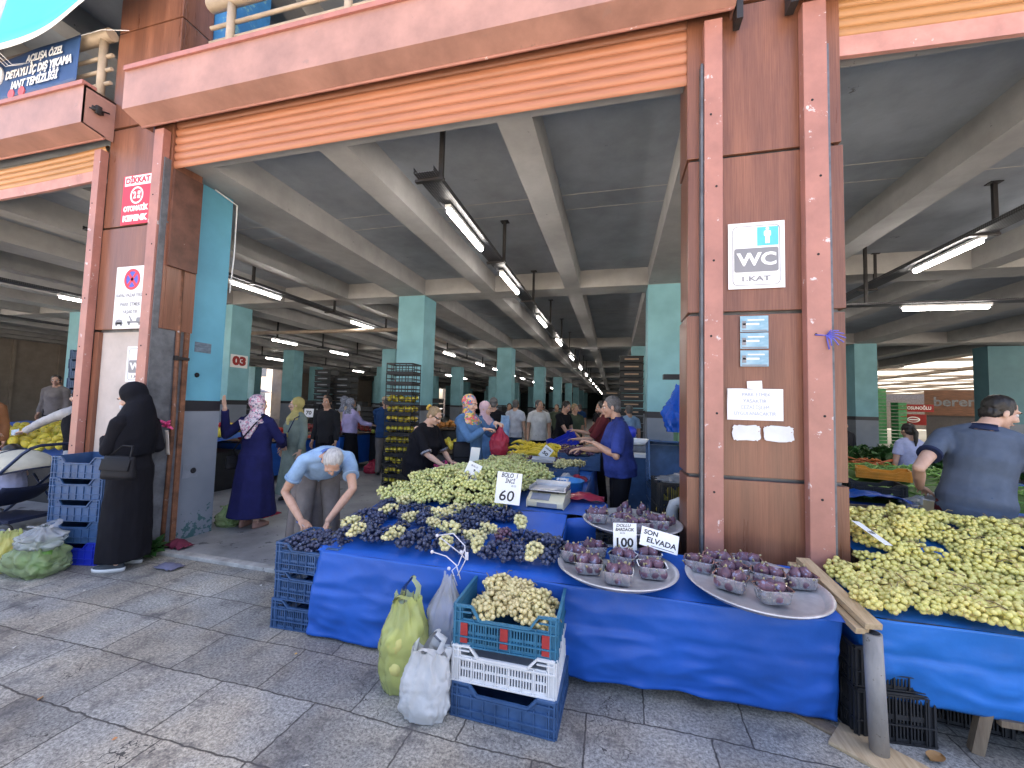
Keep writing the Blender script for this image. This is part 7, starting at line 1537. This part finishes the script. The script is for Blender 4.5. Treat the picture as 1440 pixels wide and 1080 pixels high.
# 8 woman in denim dress
t, A, U, Hd, W = person('person in a blue denim dress and bright multicoloured headscarf holding out a red bag', (-1.87, 5.02), 62, s=1.0, head=(14, 12), skin=M_skin2, voxel=.011, top=c_denim, kind='coat', sleeve='long', hem=.25, fem=True, stout=1.12, scarf=p_col, arms={'R': ((-1.76, 4.74, 1.18), (-1.60, 4.84, 1.30), 1.2, (1, .1, .05)), 'L': ((-1.64, 5.22, 1.22), (-1.50, 5.0, 1.38), 1.8, (.8, -.4, -.1))})
bag('plastic_bag', 'red net bag of tomatoes held by the denim dress', M_fred, (-1.43, 4.94, .98), .22, .18, .36, 58, handles=False, neck=.22, wr=.12, content=[(M_tom, 12, .034)])
handbag('dark slouchy handbag on the side of the denim dress', (-1.88, 4.80, .98), 30, .24, .30, .11, M_leath, [(-1.80, 4.80, 1.12), (-1.84, 4.85, 1.3), (-1.90, 4.95, 1.44)])
# people along the aisle
person('person in a pale pink headscarf and blue dress behind the denim dress', (-2.05, 6.25), 70, s=.96, voxel=.013, head=(10, 10), top=c_denim, kind='coat', sleeve='long', hem=.2, fem=True, stout=1.1, scarf=cloth('pale_pink', (.66, .46, .52)), skin=M_skin2)
person('person in black seen from behind with a pale blue jacket over the arm', (-2.33, 7.6), 190, s=1.02, voxel=.014, top=c_black, bottom=c_black, hair=h_salt, face=False)
c = MB(); c.grid(lambda u, v: Vector((-2.12 + .16 * u, 7.45 + .06 * nz(u * 4, v * 3, 2), 1.42 - .42 * v)), 8, 12); tag(c.build('folded_jacket', c_lblue, solid=.03), 'pale blue jacket hung over the arm of the man in black', 'jacket')
person('person in a white polo shirt and jeans walking away with a red bag', (-2.36, 9.55), 172, s=1.02, voxel=.014, top=c_white, bottom=c_jean, hair=h_salt, stout=1.12, face=False, skin=M_skin2, legs={'L': ((.10, -.10, .50), (.11, .0, .09), 5), 'R': ((-.09, .02, .49), (-.10, .14, .10), -5)})
bag('plastic_bag', 'red bag carried low by the man in the white polo shirt', M_fred, (-2.62, 9.5, .48), .26, .18, .34, 61, neck=.3)
person('person in a white shirt and dark trousers facing the far end of the stall', (-1.68, 9.05), 20, s=1.02, voxel=.013, head=(35, 2), top=cloth('white_shirt', (.66, .66, .66)), bottom=c_black, hair=h_salt, stout=1.12, skin=M_skin)
person('person in a black shirt leaning over the far end of the stall', (-1.12, 8.6), 60, s=1.02, lean=14, voxel=.013, head=(0, 28), top=c_black, bottom=c_dark, hair=h_black, arms={'R': ((-.98, 8.36, 1.12), (-.78, 8.4, .98), 1.2), 'L': ((-.9, 8.75, 1.12), (-.72, 8.6, .98), 1.2)})
person('person in olive behind the black shirt at the far end of the stall', (-.92, 9.6), 30, s=.98, voxel=.014, top=c_olive, bottom=c_black, hair=h_blond, head=(20, 10))
person('person in maroon reaching across the stall behind the blue shirted seller', (-.20, 6.95), -85, s=1.0, voxel=.013, top=c_maroon, bottom=c_dark, hair=h_black, sleeve='half', head=(0, 14), arms={'R': ((-.42, 7.16, 1.16), (-.66, 7.16, 1.20), .8), 'L': ((-.36, 6.74, 1.10), (-.62, 6.80, 1.08), 1.0)}, beard=h_black)
t, A, U, Hd, W = person('person with grey hair in a blue heather polo shirt serving behind the stall', (.06, 4.55), -82, s=1.01, lean=7, head=(-6, 10), hshift=(0, -.02), voxel=.0105, top=c_seller, sleeve='half', bottom=c_black, hair=h_salt, stout=1.17, collar=c_seller, top_hem=.84, arms={'L': ((.02, 4.22, 1.12), (-.20, 4.26, 1.24), 1.3, (-1, .1, .25)), 'R': ((-.12, 4.80, 1.12), (-.36, 4.72, 1.13), 1.0, (-1, -.1, -.15))})
person('person in a pale blue shirt behind the side table, turned away', (.30, 9.0), 200, s=.98, voxel=.014, top=c_lblue, bottom=c_jean, hair=h_salt, face=False)
for i, (x, y, rz, tp, hr, lb) in enumerate(((-3.3, 12.5, 20, c_dark, h_black, 'person in charcoal deep in the aisle, left of the white polo'), (-1.9, 13.5, 0, c_olive, h_salt, 'person in dark olive deep in the aisle behind the white shirt'), (-.4, 11.8, -30, c_black, h_black, 'person in black deep in the aisle behind the maroon shirt'), (-1.3, 15.5, 180, c_navyj, h_salt, 'person in navy far down the aisle with back turned'), (-2.9, 16.5, 170, c_grey, h_black, 'person in grey far down the left of the aisle'), (-.1, 14.6, 30, c_maroon, h_black, 'person in dark red far down near the crate towers'), (-9.6, 13.2, 10, c_white, h_black, 'person in white among the dark crates at the far left'), (-8.1, 9.9, 0, c_dark, h_black, 'person in charcoal between the tomato stall and the crate tower'))):
    person(lb, (x, y), rz, s=.98 + .01 * i, voxel=.018, top=tp, bottom=c_black, hair=hr, face=False)
# right bay
t, A, U, Hd, W = person('person in a slate blue polo shirt turning right behind the right grape heap', (2.55, 3.88), 142, s=1.045, lean=9, head=(-55, 14), hshift=(-.06, -.04), voxel=.0105, skin=M_skin2, top=c_rman, sleeve='short', bottom=c_jean, hair=h_black, stout=1.16, collar=cloth('navy_collar', (.03, .045, .11)), cuff=cloth('navy_cuff', (.02, .03, .08)), top_hem=.80, arms={'L': ((2.11, 3.76, 1.20), (2.29, 4.02, 1.02), 1.4, (.6, .6, -.2)), 'R': ((2.87, 3.78, 1.16), (2.97, 3.78, .90), 1.2)})
c = MB(); c.loft([[U(.165 * math.cos(a) * 1.16 + .0, .105 * math.sin(a) * 1.3 + .005, zz) for a in [2 * PI * i / 24 for i in range(24)]] for zz in (.80, .86, .925)], cap0=True, cap1=True); c.build('waist_apron', c_maroon, t); t.rotation_euler[1] = R(-6)
person('child with a dark ponytail in a lavender top behind the green beans', (4.0, 6.85), 190, s=.87, voxel=.011, head=(0, 6), top=c_lav, bottom=c_jean, sleeve='short', hair=h_black, tail=True, face=False, fem=True)
person('person in dark clothes sitting low at the far greens stall', (4.1, 8.75), 10, s=.88, voxel=.014, top=c_dark, bottom=c_dark, hair=h_black, sleeve='long')
# left bay
M_sung = mat('sunglasses', (.01, .01, .012), .15)
t, A, U, Hd, W = person('person in a coral headscarf, sunglasses and brown sleeves at the left picture edge', (-8.95, 3.72), 60, s=1.0, voxel=.013, top=cloth('rust_brown', (.30, .13, .06)), kind='coat', sleeve='long', hem=.1, fem=True, stout=1.12, scarf=cloth('coral', (.62, .16, .13)), skin=M_skin, arms={'R': ((-8.7, 3.5, 1.08), (-8.42, 3.62, 1.03), 1.2, (1, .2, 0))})
c = MB(); c.tube([Hd(-.062, -.07, .006), Hd(-.03, -.098, .004), Hd(0, -.106, .006), Hd(.03, -.098, .004), Hd(.062, -.07, .006)], [.012, .02, .006, .02, .012], 8); c.build('sunglasses', M_sung, t)
t, A, U, Hd, W = person('person in a black vest over pale sleeves holding out a banknote', (-6.92, 3.80), -80, s=.98, voxel=.012, lean=10, top=c_lgrey, vest=c_black, sleeve='long', bottom=c_lgrey, kind='skirt', hem=.1, fem=True, stout=1.1, scarf=c_black, skin=M_skin2, arms={'L': ((-7.35, 3.62, 1.24), (-7.72, 3.62, 1.09), 1.0, (-1, 0, -.2)), 'R': ((-7.05, 3.98, 1.08), (-7.15, 4.02, .86), 1.2)})
c = MB(); c.grid(lambda u, v: Vector((-.09 + .15 * u, .0 + .02 * math.sin(3 * u), .035 - .075 * v + .03 * u)), 8, 4); tag(c.build('banknote', pattern('banknote_print', [(.42, .50, .58), (.58, .63, .68), (.34, .44, .52)], 40), None, (-7.86, 3.60, 1.06), solid=.001), 'pale blue banknote held out over the yellow fruit', 'banknote')
person('person with dark hair and grey sweater selling behind the left bay fruit heap', (-12.4, 6.25), 30, s=1.02, z=.30, voxel=.014, top=c_grey, sleeve='long', bottom=c_dark, hair=h_black, head=(20, 12))
c = MB(); c.box(-12.9, -11.9, 5.95, 6.5, .03, .30); tag(c.build('platform', M_oldw), 'low wooden platform under the left bay seller', 'platform')
o = thing('person', 'child sitting in the navy pushchair with a bare forearm', 'person', (-6.85, 3.12, .46), R(-100)); c = MB(); limb(c, [(0, .08, .05), (0, .04, .28), (0, .02, .36)], [.10, .09, .05], 12); c.ico((0, .0, .44), .085, 3, 0, (.9, 1, 1.05)); limb(c, [(.10, .0, .24), (.15, -.10, .16), (.10, -.2, .16)], [.035, .028, .02], 10); limb(c, [(-.10, .0, .24), (-.15, -.10, .16), (-.10, -.2, .16)], [.035, .028, .02], 10); limb(c, [(.06, .02, .05), (.08, -.24, .08), (.08, -.30, -.08)], [.055, .045, .03], 10); limb(c, [(-.06, .02, .05), (-.08, -.24, .08), (-.08, -.30, -.08)], [.055, .045, .03], 10)
for sg in (1, -1): hand_segs(c, Vector((sg * .10, -.2, .16)), Vector((-sg * .4, -1, 0)), Vector((0, 0, -1)), .55, 1.2, sg)
remeshed(c, 'body', M_skin2, o, .007, 1); c = MB(); limb(c, [(0, .08, .05), (0, .04, .26)], [.125, .115], 14); remeshed(c, 'shirt', c_lav, o, .01, 1, .005, 9); c = MB(); c.ico((0, .02, .465), .088, 3, 0, (.92, 1, .95)); c.build('hair', h_black, o)
bpy.data.scenes.remove(TMP)
